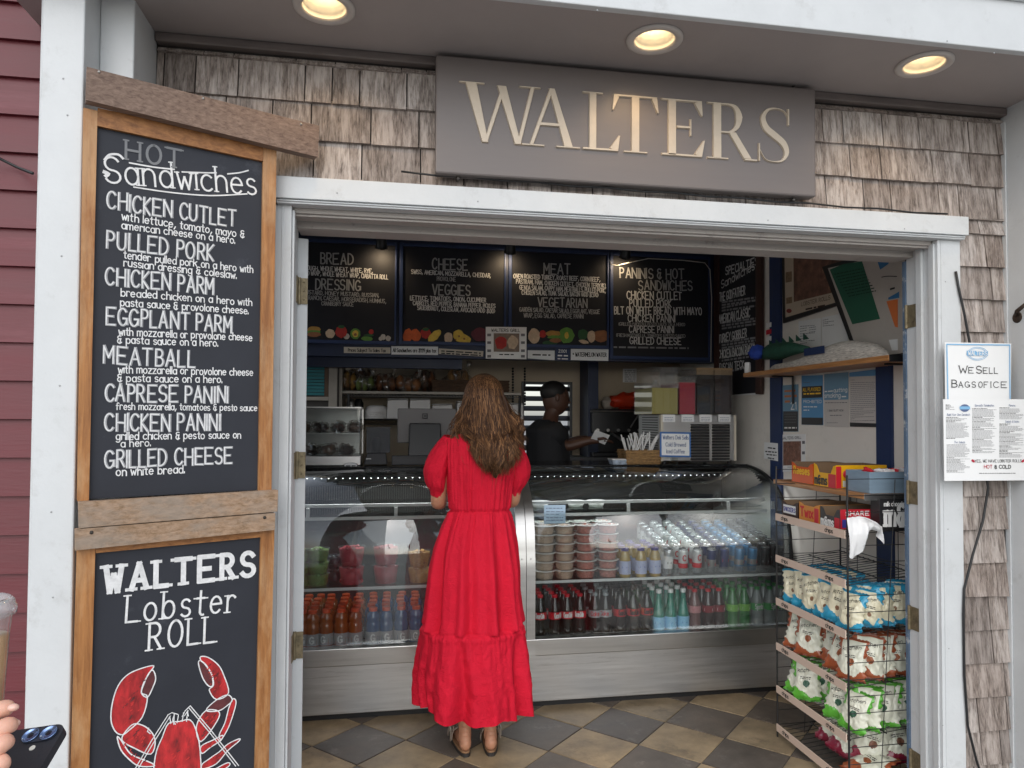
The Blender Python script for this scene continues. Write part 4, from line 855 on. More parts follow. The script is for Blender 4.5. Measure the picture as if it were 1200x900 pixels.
canrows(lambda: can('x', lbl, 'cans in the right case', (sil, .04, .07), ('~', .046, .022), red_l), [X_(q, 660, 3.80) for q in (865, 881)], 3.80, .057, zs, 9, 'light blue can', .002, where=IW)
canrows(lambda: can('x', dkc, 'cans in the right case', None, ('~', .05, .016), silver_l), [X_(q, 660, 3.80) for q in (896, 911)], 3.80, .057, zs, 9, 'black can', .002, where=IW)
GB = 'soft drink bottles in the right case'
def soda(bm_, cm, lm, text=None, tm=white_l, l0=.092, l1=.13): return bottle('x', SODA, bm_, cm, lm, l0, l1, .0357, .0152, .203, .015, GB, text=text, tm=tm, name='soda_bottle')
rows(lambda: soda(cola, cap_r, red_l, ('Coca-Cola', .1, .026)), [X_(q, 720, 3.79) for q in (634, 649, 664, 680)], 3.79, .072, zd, 4, 'cola bottle with red label', where=IW)
rows(lambda: soda(cola, cap_grey, silver_l, ('Coke', .102, .022), red_l), [X_(q, 720, 3.79) for q in (696, 711.5)], 3.79, .072, zd, 4, 'cola bottle with silver label', where=IW)
rows(lambda: soda(cola, cap_k, mat('scarlet_label', rgb('#b8252c'), .4), ('Coca-Cola', .1, .026), black_l), [X_(q, 720, 3.79) for q in (727, 742, 757.5)], 3.79, .072, zd, 4, 'black capped cola bottle with scarlet label', where=IW)
PL = [(.031, 0), (.034, .006), (.034, .088), (.026, .12), (.016, .165), (.0135, .2), (.0135, .215)]
rows(lambda: bottle('x', PL, aqua, cap_w, skyl, .012, .078, .0346, .0145, .205, .02, GB, text=('~', .042, .012, .03, .14), tm=blue_l, name='water_bottle'), [X_(q, 720, 3.79) for q in (771.5, 786, 800)], 3.79, .072, zd, 4, 'aqua glass water bottle', where=IW)
rows(lambda: soda(mat('pinkish_drink', rgb('#6b4a4a'), .1, coat=.6), cap_r, pink_l, ('~', .1, .024), maroon_l), [X_(815, 720, 3.79)], 3.79, .072, zd, 4, 'soda bottle with pink label', where=IW)
rows(lambda: soda(dpr, cap_r, maroon_l, ('~', .1, .024)), [X_(q, 720, 3.79) for q in (829, 843.5)], 3.79, .072, zd, 4, 'dark soda bottle with maroon label', where=IW)
rows(lambda: soda(greenb, cap_g, lime_l, ('~', .1, .024)), [X_(q, 720, 3.79) for q in (858, 872.5)], 3.79, .072, zd, 4, 'green ginger ale bottle', where=IW)
rows(lambda: soda(clearb, cap_g, green_l, ('Sprite', .1, .026)), [X_(q, 720, 3.79) for q in (887, 901, 915)], 3.79, .072, zd, 4, 'clear lemon soda bottle with green label', where=IW)
p = at(649.5, 614, Y=3.755); t = thing('price_card', 'pale blue printed price card hanging inside the right case glass', 'card', p)
a, c = at(637.5, 592, Y=3.755), at(662.5, 613, Y=3.755); b = MB(); b.box(a.x, c.x, 3.752, 3.755, c.z, a.z); b.build('card', mat('pale_blue_card', rgb('#b9d4ea'), .5), t)
b = MB(); PC = (Vector((0, 3.752, 0)), Vector((0, -1, 0)))
for i, q in enumerate((596, 600, 603, 607, 610)): scribble(b, at(640, q, pl=PC), at(660 if i != 2 else 655, q, pl=PC), .006, PC[1], .0006)
b.build('printing', navy_ink, t)
# ------------------------------------------------------------------ snack rack
RX0, RX1, RY0, RY1 = 1.83, 2.17, 2.655, 3.205
wire = mat('black_wire', (.014, .014, .014), .4)
tagm = mat('beige_shelf_strip', rgb('#d6bfae'), .5)
rack = thing('snack_rack', 'black wire snack rack with beige shelf strips standing by the right wall', 'display rack', ((RX0+RX1)/2, (RY0+RY1)/2, 0))
def wires(segs, r=.0022, name='wire_panel', seg=6):
    b = MB()
    for a, c in segs: b.tube([a, c], r, seg)
    return b.build(name, wire, rack)
for x, y in ((RX0, RY0), (RX0, RY1), (RX1, RY0), (RX1, RY1)): wires([((x, y, 0), (x, y, 1.30))], .0042, 'post', 8)
SZ = [.045, .228, .432, .646, .852, 1.052]
for y in (RY0, RY1):
    sg = [((RX0, y, z), (RX1, y, z)) for z in [k*.068+.06 for k in range(19)]]
    wires(sg+[((RX0+.14, y, .01), (RX0+.22, y, 1.28))], .0017, 'end_grid')
wires([((RX1, RY0, z), (RX1, RY1, z)) for z in [k*.14+.06 for k in range(9)]]+[((RX1, RY0+k*.14, .02), (RX1, RY0+k*.14, 1.28)) for k in (1, 2, 3)], .0017, 'back_grid')
DROP = .035
for i, z in enumerate(SZ):
    b = MB(); n_ = 15
    for k in range(n_+1):
        y = RY0+.004+(RY1-RY0-.008)*k/n_; b.tube([(RX0+.004, y, z), (RX1-.004, y, z+DROP)], .0016, 6)
    for q in (.02, .5, .98): b.tube([(RX0+(RX1-RX0)*q, RY0, z+DROP*q-.003), (RX0+(RX1-RX0)*q, RY1, z+DROP*q-.003)], .0026, 6)
    sh = b.build('shelf', wire, rack)
    b = MB(); b.box(RX0-.009, RX0-.0045, RY0+.006, RY1-.006, z-.012, z+.022); st = b.build('label_strip', tagm, sh)
    b = MB()
    for y in (RY1-.06, RY0+.14): letter(b, 'chips', (RX0-.0092, y, z-.002), (RX0-.0092, y-.055, z-.002), .017, Vector((-1, 0, 0)), wt=.2, jit=0, off=.0004)
    b.build('lettering', ink, st)

# ------------------------------------------------------------------ bags of chips
creamb = mat('cream_foil', rgb('#d9d2b6'), .32, var=.06, vscale=14, bump=.35, bscale=26, coat=.25); whiteb = mat('white_foil', rgb('#d8d8c6'), .32, var=.06, vscale=14, bump=.35, bscale=26, coat=.25)
foil = {k: mat(k+'_foil', rgb(c), .3, var=.15, vscale=14, bump=.35, bscale=26, coat=.3) for k, c in (('teal', '#2f93b5'), ('rust', '#9c5232'), ('green', '#5fae3c'), ('maroon', '#7d2136'))}
spot = {'teal': mat('almond_print', rgb('#7c5a41'), .4), 'rust': mat('potato_print', rgb('#8d4f2c'), .4, var=.3, vscale=60), 'green': mat('jalapeno_print', rgb('#1f4f36'), .4), 'maroon': mat('berry_print', rgb('#7a5240'), .4, var=.4, vscale=60)}
bagid = [0]
def bag(kind, loc, yaw, lean, wd=.135, ht=.19, th=.05, roll=0, label='', group=''):
    """a pillow bag with crimped ends; local x = width, z = height, front faces -y"""
    bagid[0] += 1; sd = bagid[0]*7.3; NU, NV = 40, 46
    t = thing('chip_bag', label, 'chip bag', loc, group)
    T = Matrix.Translation(loc) @ Matrix.Rotation(yaw, 4, 'Z') @ Matrix.Rotation(lean, 4, 'X') @ Matrix.Rotation(roll, 4, 'Y')
    def shape(side):
        def f(u, v):
            x, z = (u-.5), v
            e = max(0, 1-abs(2*x)**3.2)**.8 * max(0, (math.sin(math.pi*min(1, max(0, (v-.045)/.91)))))**.55
            wn = noise.noise(Vector((u*4+sd, v*4, side*3)))*.45+abs(noise.noise(Vector((u*7, v*8+sd, side))))*.4+noise.noise(Vector((u*16, v*18+sd, side)))*.12
            y = side*th*.5*e*(1+wn*.75)
            nar = 1-.08*math.sin(math.pi*v)**2; ed = .004*math.sin(v*40+sd)
            zz = ht*(v+.01*math.sin(u*50)*(v > .97 or v < .03))+.006*noise.noise(Vector((u*3, sd, v)))
            return T @ Vector((x*wd*nar+ed*(1 if x > 0 else -1)*(abs(x) > .47), y+.004*noise.noise(Vector((u*5, v*5, sd))), zz))
        return f
    def band(u, v):
        lo = .2+.1*math.sin(u*4.4+.7+(sd % 2))+.02*math.sin(u*17)
        if v < lo or v > .93: return 1
        if kind == 'teal' and u > .72 and v > .62+.8*(1-u): return 1
        if kind in ('rust', 'green') and (u < .12 or u > .92) and v > .55: return 1
        if (u-.52)**2*(wd/ht)**2+(v-.42)**2 < .0075 and kind != 'teal': return 2
        if kind == 'teal' and (u-.5)**2*.5+(v-.36)**2 < .0035: return 2
        return 0
    base = creamb if kind == 'teal' else whiteb
    b = MB(); b.ngrid(shape(-1), NU, NV, mfn=band); b.ngrid(shape(1), NU, NV, mfn=lambda u, v: 1 if (v < .25 or v > .7) else 0)
    b.build('pouch', [base, foil[kind], spot[kind]], t, smooth=True)
    # brand script, lifted 2 mm off the foil along the bag's own curve
    b = MB(); tmp = MB(); letter(tmp, 'kitchen', (-.31, 0, .665), (.31, 0, .75), .10*wd/.135, Vector((0, -1, 0)), wt=.14, jit=.04, off=0, shear=.15)
    fr = shape(-1); nrm = (T.to_3x3() @ Vector((0, -1, 0)))
    for v in tmp.v:
        q = fr(min(.97, max(.03, .5+v.x)), min(.97, max(0, v.z))); v[:] = q+nrm*(.0018-v.y)
    b.add(tmp.v, tmp.f); tmp = MB()
    for k, zq in enumerate((.56, .52)):
        tm2 = MB(); scribble(tm2, Vector((-.2, 0, zq)), Vector((.2, 0, zq)), .03, Vector((0, -1, 0)), .0)
        for v in tm2.v: q = fr(.5+v.x, v.z); v[:] = q+nrm*.0016
        b.add(tm2.v, tm2.f)
    b.build('lettering', mat('brown_black_print', (.035, .028, .025), .5), t)
    return t
def rowbags(kind, z, spec, names):
    for i, s in enumerate(spec):
        x, y, yaw, lean, roll = s[:5]; sz = s[5] if len(s) > 5 else 1
        bag(kind, (x, y, z+(x-RX0)*.1+.004), R(yaw), R(lean), .13*sz, .185*sz, .046, R(roll), names[i], f'{"cream and teal" if kind == "teal" else "white and "+kind} chip bags')
fs = 'facing the shop'; 
rb = random.Random(12)
def fill(kind, z, lean, n, ends, what, sz=1.0, skip=()):
    spec, names = [], []
    for dpt in range(3):
        for i in range(n):
            if (dpt, i) in skip: continue
            y = 3.12-(3.12-2.715)*i/(n-1); spec.append((1.878+dpt*.075+rb.uniform(-.01, .01), y+rb.uniform(-.012, .012), rb.uniform(-66, -46), lean+rb.uniform(-6, 5), rb.uniform(-8, 10), sz*rb.uniform(.92, 1.06)))
            names.append(f'{what} chip bag facing the shop, {("front", "second", "rear")[dpt]} row, {ordn(i)} from far end')
    for k in range(ends):
        spec.append((1.955+k*.058+rb.uniform(-.006, .006), 2.698+rb.uniform(0, .012), rb.uniform(-34, -12), lean*.7+rb.uniform(-4, 4), rb.uniform(-6, 6), sz*rb.uniform(.9, 1.0)))
        names.append(f'{what} chip bag pressed against the wire end grid, {ordn(k)} from front post')
    rowbags(kind, z, spec, names)
fill('teal', SZ[3], -15, 6, 4, 'cream and teal', .92)
fill('rust', SZ[2], -24, 5, 4, 'white and rust', .98, skip=((0, 2), (1, 0), (2, 0), (2, 1)))
fill('green', SZ[1], -20, 5, 4, 'white and green', .96, skip=((1, 0), (2, 0), (2, 1), (0, 2)))
rowbags('maroon', SZ[0]+.012, [(1.93, 2.97, -52, -48, 16, .9), (1.92, 2.87, -50, -44, 18, .95), (1.98, 2.75, -30, -16, 14, 1.05), (2.12, 2.70, -14, -26, -10, 1.05)],
 ['white and maroon chip bag slumped on the bottom shelf, farthest in', 'white and maroon chip bag slumped on the bottom shelf, middle of the open part', 'white and maroon chip bag behind the end grid on the bottom shelf', 'white and maroon chip bag leaning by the wall on the bottom shelf'])
bag('rust', (1.885, 2.70, .062), R(-62), R(-74), .15, .2, .045, R(10), 'white and rust chip bag lying flat at the front of the bottom shelf', 'white and rust chip bags')

# ------------------------------------------------------------------ wooden wall shelves with sweets
shelfw = woodgrain('shelf_wood', '#8a5a30', '#b98552', 'Y', 1, .4, .15)
def wallshelf(label, x0, y0, y1, z, th=.022, capm=None):
    t = thing('wall_shelf', label, 'shelf', (x0+.1, (y0+y1)/2, z)); b = MB(); b.box(x0, WX-.015, y0+.006, y1, z, z+th); b.build('board', shelfw, t, bevel=.002)
    b = MB(); b.box(x0+.002, WX-.015, y0, y0+.0055, z-.004, z+th); b.build('end_cap', capm or steel_b, t)
    for y in (y0+.12, y1-.2):
        b = MB(); b.box(WX-.016, WX-.0145+.0, y, y+.02, z-.16, z-.001); b.box(x0+.08, WX-.017, y, y+.02, z-.008, z-.0005); b.build('bracket', black, t)
    return t
ZS2 = 1.196; SX = 1.93
wallshelf('lower wooden wall shelf holding candy boxes above the snack rack', SX, 2.685, 3.41, ZS2)
wallshelf('upper wooden wall shelf below the tilted picture frame', 2.03, 2.655, 3.92, 1.776, .024, black)
card = mat('brown_cardboard', rgb('#6f5a45'), .8)
def carton(label, x0, x1, y0, y1, z, h, m_front, m_side, frontcut, texts=(), side=(), group='candy boxes on the right', floor_=True):
    """open counter display box: front (-X), long side (-Y), back and far side, a scooped lip at the front"""
    t = thing('candy_box', label, 'candy box', ((x0+x1)/2, (y0+y1)/2, z), group); e = .003
    b = MB(); b.box(x0, x1, y0, y1, z, z+e, 0); b.box(x1-e, x1, y0, y1, z+e, z+h, 0); b.box(x0+e, x1-e, y1-e, y1, z+e, z+h, 0); b.build('tray', card, t)
    b = MB(); b.prism([(x0, y0, z+e), (x0, y1, z+e), (x0, y1, z+h), (x0, y1-.02, z+h*.93), (x0, y1-.04, z+h*frontcut), (x0, y0+.04, z+h*frontcut), (x0, y0+.02, z+h*.95), (x0, y0, z+h)], Vector((1, 0, 0)), e)
    b.build('front_panel', m_front, t); b = MB(); b.box(x0+e, x1-e, y0, y0+e, z+e, z+h); b.build('side_panel', m_side, t)
    b = MB(); used = []
    for tx, u0, v0, u1, hh, m in texts:
        if m not in used: used.append(m)
        letter(b, tx, (x0, y1-(y1-y0)*u0, z+h*v0), (x0, y1-(y1-y0)*u1, z+h*v0), h*hh, Vector((-1, 0, 0)), wt=.22, jit=.01, off=.0008, mi=used.index(m), gap=.26)
    for kind, u0, v0, u1, v1, m in side:
        if m not in used: used.append(m)
        pm = used.index(m)
        if kind == 'blk': xa, xb = x0+(x1-x0)*u0, x0+(x1-x0)*u1; b.box(xa, xb, y0-.0008, y0-.0002, z+h*v0, z+h*v1, pm)
        elif kind == 'fblk': ya, yb = y1-(y1-y0)*u0, y1-(y1-y0)*u1; b.box(x0-.0006, x0-.0002, yb, ya, z+h*v0, z+h*v1, pm)
        elif kind == 'dot': xa = x0+(x1-x0)*u0; b.lathe([(u1, 0), (u1*.8, .002), (0, .0025)], (xa, y0-.0008, z+h*v0), 14, pm, T=Matrix.Rotation(R(90), 4, 'X'))
        else: letter(b, kind, (x0+(x1-x0)*u0, y0, z+h*v0), (x0+(x1-x0)*u1, y0, z+h*v0), h*v1, Vector((0, -1, 0)), wt=.2, jit=0, off=.0012, mi=pm, gap=.3, serif=.1 if v1 > .3 else 0)
    if used: b.build('printing', used, t)
    n_ = 4; b = MB()
    for i in range(n_): b.box(x0+.012, x1-.012, y0+.006+(y1-y0-.02)*i/n_, y0+(y1-y0-.02)*(i+.82)/n_+.006, z+e+.001, z+h*frontcut*random.uniform(.55, .8))
    b.build('candy_bars', m_front, t)
    return t
oran = mat('orange_card', rgb('#d4581f'), .4, var=.05); yel = mat('yellow_card', rgb('#e6ab16'), .4, var=.05); redc = mat('red_card', rgb('#c02030'), .4, var=.05); brc = mat('dark_brown_card', rgb('#3a2420'), .4, var=.1); twx = mat('caramel_card', rgb('#cf8a3a'), .4, var=.06); gryc = mat('dark_grey_card', rgb('#3b3635'), .4); yl = mat('yellow_print', rgb('#f0c030'), .5); wprint = mat('white_print', (.78, .78, .76), .5); rprint = mat('red_print', rgb('#c4202c'), .5); bprint = mat('blue_print', rgb('#3a3c90'), .5); kcard = mat('black_card', (.02, .02, .022), .4)
zt = ZS2+.0225
carton('orange open candy box at the far end of the lower wooden shelf', 1.945, 2.16, 3.08, 3.26, zt, .1, oran, oran, .8, [('Reeses', .12, .45, .85, .34, yl)])
carton('yellow open candy box between the orange and the blue grey box', 1.945, 2.2, 2.90, 3.07, zt, .105, yel, yel, .62, [('m&ms', .05, .12, .6, .36, kcard)], [('fblk', .66, 0.02, .99, .6, redc), ('blk', .0, .02, .1, .95, redc), ('blk', .13, .08, .3, .34, wprint), ('dot', .2, .62, .018, .7, rprint), ('dot', .3, .55, .016, .7, rprint)])
t = thing('tray_box', 'blue grey wooden tray box at the near end of the lower shelf', 'box', (2.07, 2.76, zt)); b = MB(); tb = mat('blue_grey_paint', rgb('#7d92a3'), .5, var=.12, vscale=8, stretch=(.5, 1, 4)); bx0, bx1, by0, by1, bh = 1.965, 2.225, 2.70, 2.86, .09
b.box(bx0, bx1, by0, by0+.008, zt, zt+bh).box(bx0, bx1, by1-.008, by1, zt, zt+bh).box(bx0, bx0+.008, by0+.0082, by1-.0082, zt, zt+bh).box(bx1-.008, bx1, by0+.0082, by1-.0082, zt, zt+bh).box(bx0+.008, bx1-.008, by0+.0082, by1-.0082, zt, zt+.006); b.build('box', tb, t, bevel=.001)
for i in range(7):
    wr = MB(); c = Vector((2.03+i*.028, 2.78+random.uniform(-.03, .03), zt+.085)); wr.ball(c, .021, seg=10, rings=7, jit=.8, sc3=(1, 1.6, .7)); tag(wr.build('candy_packet', mat('white_wrapper', (.72, .7, .7), .3, coat=.4) if i % 3 else redc, smooth=False), f'crumpled wrapped candy packet in the blue grey tray, {ordn(i)} from left', 'candy packet', 'candy packets in the tray')
zr = SZ[5]+.012
carton('dark brown open candy box at the far end of the rack top', 1.85, 2.10, 3.05, 3.19, zr, .075, brc, brc, .8, [('SNICKERS', .13, .36, .84, .24, bprint)], [('fblk', .1, .22, .86, .75, wprint)])
carton('caramel coloured open candy box on the rack top', 1.85, 2.10, 2.885, 3.04, zr, .085, twx, twx, .85, [('Twix', .08, .25, .72, .48, rprint)], [('fblk', .78, .02, .99, .8, redc)])
carton('dark grey candy box with white lettering on the rack top', 1.85, 2.12, 2.735, 2.875, zr, .085, gryc, redc, .6, [('m&ms', .06, .08, .7, .42, wprint)], [('fblk', .74, .02, .99, .56, redc), ('SHARE', .1, .7, .5, .2, wprint), ('blk', .04, .1, .16, .5, bprint)])
t = thing('candy_box', 'long black candy box with big white lettering at the near end of the rack top', 'candy box', (2.12, 2.69, zr), 'candy boxes on the right'); b = MB(); b.box(1.99, 2.2, 2.672, 2.73, zr, zr+.135); b.build('box', kcard, t, bevel=.001)
b = MB(); letter(b, 'm&m', (2.015, 2.672, zr+.025), (2.165, 2.672, zr+.025), .085, Vector((0, -1, 0)), wt=.2, jit=0, off=.001, serif=.1, gap=.3); letter(b, 'milk chocolate', (2.01, 2.672, zr+.105), (2.12, 2.672, zr+.105), .018, Vector((0, -1, 0)), wt=.18, jit=0, off=.001); b.build('lettering', wprint, t)
def fr(u, v):      # a limp bag draped over the corner of the rack top
    sw = .5+.5*math.sin(u*17+v*2.2)+.35*math.sin(u*31+v*4)
    return Vector((1.822+.16*u+.006*sw*v, 2.648-.012*sw*(.3+v)-.03*math.sin(math.pi*u)*math.sin(math.pi*v), 1.125-.04*u*(1-v)-(.125+.045*math.sin(u*6.5+.6)-.05*u)*v+.02*math.sin(math.pi*u)*(1-v)+.006*noise.noise(Vector((u*7, v*7, 8)))))
bk = lambda u, v: fr(u, v)+Vector((.003, .028*math.sin(math.pi*u)*math.sin(math.pi*v)+.002, .003))
b = MB(); b.ngrid(fr, 26, 26); b.ngrid(bk, 26, 26); tag(b.build('plastic_bag', mat('white_plastic_film', (.72, .72, .72), .3, coat=.3, bump=.5, bscale=30), smooth=True), 'crumpled white plastic bag hanging on the front corner post of the snack rack', 'plastic bag')

# ------------------------------------------------------------------ things on the upper shelf
t = thing('boat_tray', 'speckled white woven boat shaped tray on the upper wooden shelf', 'tray', (2.11, 3.2, 1.8005)); rope = mat('white_speckled_rope', rgb('#b9b3aa'), .8, var=.5, vscale=90, bump=.8, bscale=120, stretch=(1, .4, 3))
def hull(u, v):
    L = -.5+u; prof = math.cos(math.pi*L)**.6 if abs(L) < .5 else 0; a = math.pi*(v-.5); hgt = (.028+.065*math.exp(-((u-.3)/.24)**2))*min(1, prof*2.2)
    return Vector((2.125+.075*prof*math.sin(a), 3.78-(1-u)*1.0, 1.8008+.01+hgt*(.5+.5*math.cos(a)) if abs(v-.5) < .499 else 1.8006))
b = MB(); b.ngrid(hull, 44, 14); b.box(2.075, 2.175, 2.85, 3.72, 1.8003, 1.806); b.build('hull', rope, t, smooth=True)
b = MB(); q0 = at(955, 412, X=2.05); b.box(2.046, 2.05, q0.y-.08, q0.y+.09, q0.z-.015, q0.z+.022); b.build('badge', navy, t)
capb = mat('royal_blue_cloth', rgb('#1f3f9a'), .7, var=.3, vscale=20, bump=.5, bscale=60); capg = mat('dark_green_cloth', rgb('#1d4a3a'), .7, var=.3, vscale=20, bump=.5, bscale=60)
tagc = lambda o, l: tag(o, l, 'cloth item')
p = at(887, 413, X=2.10); b = MB(); b.ball(p, .05, seg=18, rings=12, sc3=(.9, 1.1, .85), jit=.35); tagc(b.build('rolled_cloth', capb, smooth=True), 'royal blue rolled cloth at the far end of the boat shaped tray')
p = at(912, 412, X=2.14); b = MB(); b.tube([p+Vector((0, .16, -.005)), p+Vector((0, .08, .006)), p, p+Vector((0, -.12, .004)), p+Vector((0, -.3, -.012))], [.03, .045, .05, .04, .012], 14)
for k in range(6): c = p+Vector((0, .1-k*.07, .04)); b.prism([c, c+Vector((0, -.05, 0)), c+Vector((0, .0, .035))], Vector((1, 0, 0)), .004)
tagc(b.build('stuffed_fish', capg, smooth=True), 'dark green stuffed fish with a spiky back lying in the boat shaped tray')
p = at(876, 418, X=2.08); b = MB(); b.lathe([(.018, 0), (.018, .06), (.014, .066)], (p.x, p.y, 1.8012), 14); tag(b.build('white_cup', paper, smooth=True), 'small white cup at the far end of the upper wooden shelf', 'cup')

# ------------------------------------------------------------------ pictures and notices on the side wall
PW = lambda d: (Vector((WX-.0008-d, 3, 1)), Vector((-1, 0, 0)))
def z4(x, y): return (900+x/6.2, 295+y/6.2)
def z5(x, y): return (900+x/6.925, 430+y/6.923)
pl = PW(.02); t = thing('picture_frame', 'black framed crab and lobster picture hung crooked beside the navy batten', 'picture', at(*z4(300, 480), pl=pl))
b = MB(); slab(b, [z4(100, -60), z4(640, -200), z4(640, 345), z4(108, 520)], pl, -.012, 0); b.build('frame', black, t)
b = MB(); slab(b, [z4(120, -50), z4(620, -170), z4(620, 330), z4(128, 478)], pl, .0005, .001); b.build('mount', mat('cream_mount', rgb('#b8a894'), .6), t)
b = MB(); slab(b, [z4(186, -60), z4(560, -140), z4(560, 275), z4(190, 365)], pl, .0015, .002); b.build('picture', mat('crab_photo_print', rgb('#6b4a3c'), .5, var=.6, vscale=18, dirt='#b0906a', dscale=9, damt=.7), t)
b = MB()
for (x, y, w_, h_) in ((130, 150, 45, 75), (135, 335, 42, 45)): slab(b, [z4(x, y), z4(x+w_, y-8), z4(x+w_, y+h_-8), z4(x, y+h_)], pl, .0015, .002, 1)
disc_px(b, z4(155, 430), 3.2, 2.6, pl, .0015, 2, 9)
write(b, [('LOBSTER ROLLS', z4(245, 395), z4(455, 345), 4.2, dict(wt=.13, jit=0, off=.002, serif=.07)), ('~', z4(275, 425), z4(420, 395), 3.2, dict(wt=.13, jit=0, off=.002))], pl)
b.build('printing', [mat('brown_ink', rgb('#3a2c24'), .7), mat('tan_print', rgb('#7d674f'), .6, var=.4, vscale=50), mat('crab_red', rgb('#7a2f28'), .6)], t)
pl2 = PW(.05); t = thing('notice_board', 'white notice board with a black edge and green sheet leaning on the upper shelf', 'notice board', at(*z4(640, 770), pl=pl2))
b = MB(); slab(b, [z4(392, 110), z4(560, 60), z4(700, -20), z4(1010, -60), z4(1010, 745), z4(640, 775)], pl2, -.02, 0); b.build('frame', black, t)
b = MB(); slab(b, [z4(440, 120), z4(705, 60), z4(1000, -40), z4(1000, 735), z4(672, 770)], pl2, .001, .004); b.build('board', mat('whiteboard', rgb('#b5aea6'), .4, var=.06), t)
b = MB(); slab(b, [z4(455, 130), z4(560, 88), z4(690, 70), z4(820, 488), z4(620, 527)], pl2, .0045, .0055); gs_ = b.build('green_sheet', mat('green_paper', rgb('#1f5a44'), .6, var=.08), t)
b = MB()
for i in range(9): scribble(b, at(*z4(490+i*13, 168+i*20), pl=pl2), at(*z4(690+i*13, 128+i*20), pl=pl2), .008, pl2[1], .0062)
b.build('printing', mat('dark_green_ink', rgb('#123a2c'), .7), t)
b = MB(); slab(b, [z4(800, 60), z4(915, 20), z4(880, 90), z4(822, 130)], pl2, .0045, .0055); b.build('blue_sticker', mat('blue_paper', rgb('#2f6c9c'), .6), t); b = MB(); slab(b, [z4(880, 335), z4(960, 290), z4(960, 335), z4(884, 348)], pl2, .0045, .0055); b.build('blue_sticker', mat('blue_paper', rgb('#2f6c9c'), .6), t)
b = MB(); slab(b, [z4(868, 360), z4(950, 345), z4(950, 550), z4(930, 545)], pl2, .0045, .0055); b.build('orange_sheet', mat('orange_paper', rgb('#d8743a'), .6), t)
b = MB(); slab(b, [z4(885, 640), z4(950, 635), z4(950, 715), z4(908, 718)], pl2, .0045, .0055); b.build('note', paper, t)
b = MB(); write(b, [('~', z4(895, 280), z4(930, 270), 3.5, dict(wt=.25, jit=0, off=.006, gap=.4))], pl2); stroke_px(b, [z4(835, 185), z4(880, 178), z4(945, 180)], pl2, 1, off=.006); b.build('marks', ink, t)
def wallnote(label, cs, lines=(), m=paper, blocks=(), d=.003, inkm=None, name='wall_notice'):
    pl = PW(d); t = thing(name, label, 'notice', at(*cs[3], pl=pl)); b = MB(); slab(b, cs, pl, -.0015, 0); b.build('sheet', m, t); used = [inkm or grey_ink]; b = MB()
    for k, (pts, mm) in enumerate(blocks):
        if mm not in used: used.append(mm)
        slab(b, pts, pl, .0004+.0002*(k % 3), .0008+.0002*(k % 3), used.index(mm))
    for ln in lines:
        if len(ln) == 3: scribble(b, at(*ln[0], pl=pl), at(*ln[1], pl=pl), pxh(ln[0], ln[2], pl), pl[1], .0014)
        else:
            mm = ln[4]; used.append(mm) if mm not in used else 0
            letter(b, ln[0], at(*ln[1], pl=pl), at(*ln[2], pl=pl), pxh(ln[1], ln[3], pl), pl[1], wt=.17, jit=0, off=.0016, mi=used.index(mm))
    b.build('printing', used, t); return t
lbp = mat('notice_blue', rgb('#5e93bd'), .6); lb2 = mat('notice_grey_blue', rgb('#6f93aa'), .6); orp = mat('notice_orange', rgb('#c0764a'), .6); 
wallnote('white printed list hung under the lobster picture, left half', [z4(222, 505), z4(385, 480), z4(385, 680), z4(222, 690)], [(z4(235, 545+i*18), z4(285 if i % 3 else 340, 537+i*18), 1.1) for i in range(8)]+[(z4(300, 555+i*16), z4(350, 548+i*16), 1.1) for i in range(3)])
wallnote('white printed sheet beside the list, mostly blank, behind the leaning board', [z4(390, 478), z4(580, 440), z4(580, 690), z4(390, 690)], [(z4(400, 500+i*14), z4(440+40*(i % 2), 492+i*14), 1.1) for i in range(4)], d=.0036)
wallnote('narrow blue and black age limit notice with orange lettering', [z5(118, 150), z5(245, 140), z5(245, 525), z5(120, 525)], [('~', z5(135, 205), z5(225, 200), 3.6, orp), ('~', z5(135, 248), z5(235, 243), 4, orp), ('~', z5(138, 290), z5(180, 288), 4, orp), ('21', z5(190, 345), z5(230, 343), 8, wprint)]+[(z5(135, 385+i*22), z5(230, 384+i*22), .9) for i in range(4)]+[('~', z5(135, 500), z5(235, 500), 2.8, wprint)], lb2, [([z5(124, 360), z5(243, 360), z5(243, 523), z5(124, 523)], kcard)])
wallnote('light blue flavored tobacco notice with dark bands', [z5(272, 72), z5(443, 66), z5(447, 472), z5(272, 468)], [('ALL FLAVORED', z5(285, 198), z5(430, 192), 3.6, yl), ('~', z5(290, 225), z5(430, 220), 2.6, yl), ('PROHIBITED', z5(290, 292), z5(438, 292), 3.2, wprint), (z5(290, 130), z5(340, 128), 1), ('~', z5(290, 328), z5(400, 328), 2, wprint), ('~', z5(290, 355), z5(345, 355), 2, wprint)], lbp, [([z5(276, 160), z5(441, 152), z5(441, 248), z5(276, 254)], kcard), ([z5(274, 410), z5(446, 412), z5(446, 470), z5(274, 467)], kcard)])
wallnote('quitting smoking help notice with a grey blue top and white lower half', [z5(455, 58), z5(655, 40), z5(655, 488), z5(458, 480)], [('~', z5(462, 205), z5(530, 200), 2.2, wprint), ('quitting', z5(535, 205), z5(645, 198), 4.4, wprint), ('smoking', z5(462, 250), z5(590, 246), 5, wprint), ('~', z5(600, 246), z5(645, 245), 2.4, wprint), (z5(465, 294), z5(645, 292), 1.4), ('1 866 QUIT NOW', z5(488, 362), z5(615, 360), 2.2, grey_ink), (z5(505, 396), z5(600, 395), 1.3), (z5(480, 455), z5(570, 455), .9)], mat('notice_white', rgb('#c4beb8'), .6), [([z5(457, 60), z5(653, 42), z5(653, 264), z5(457, 268)], lb2)])
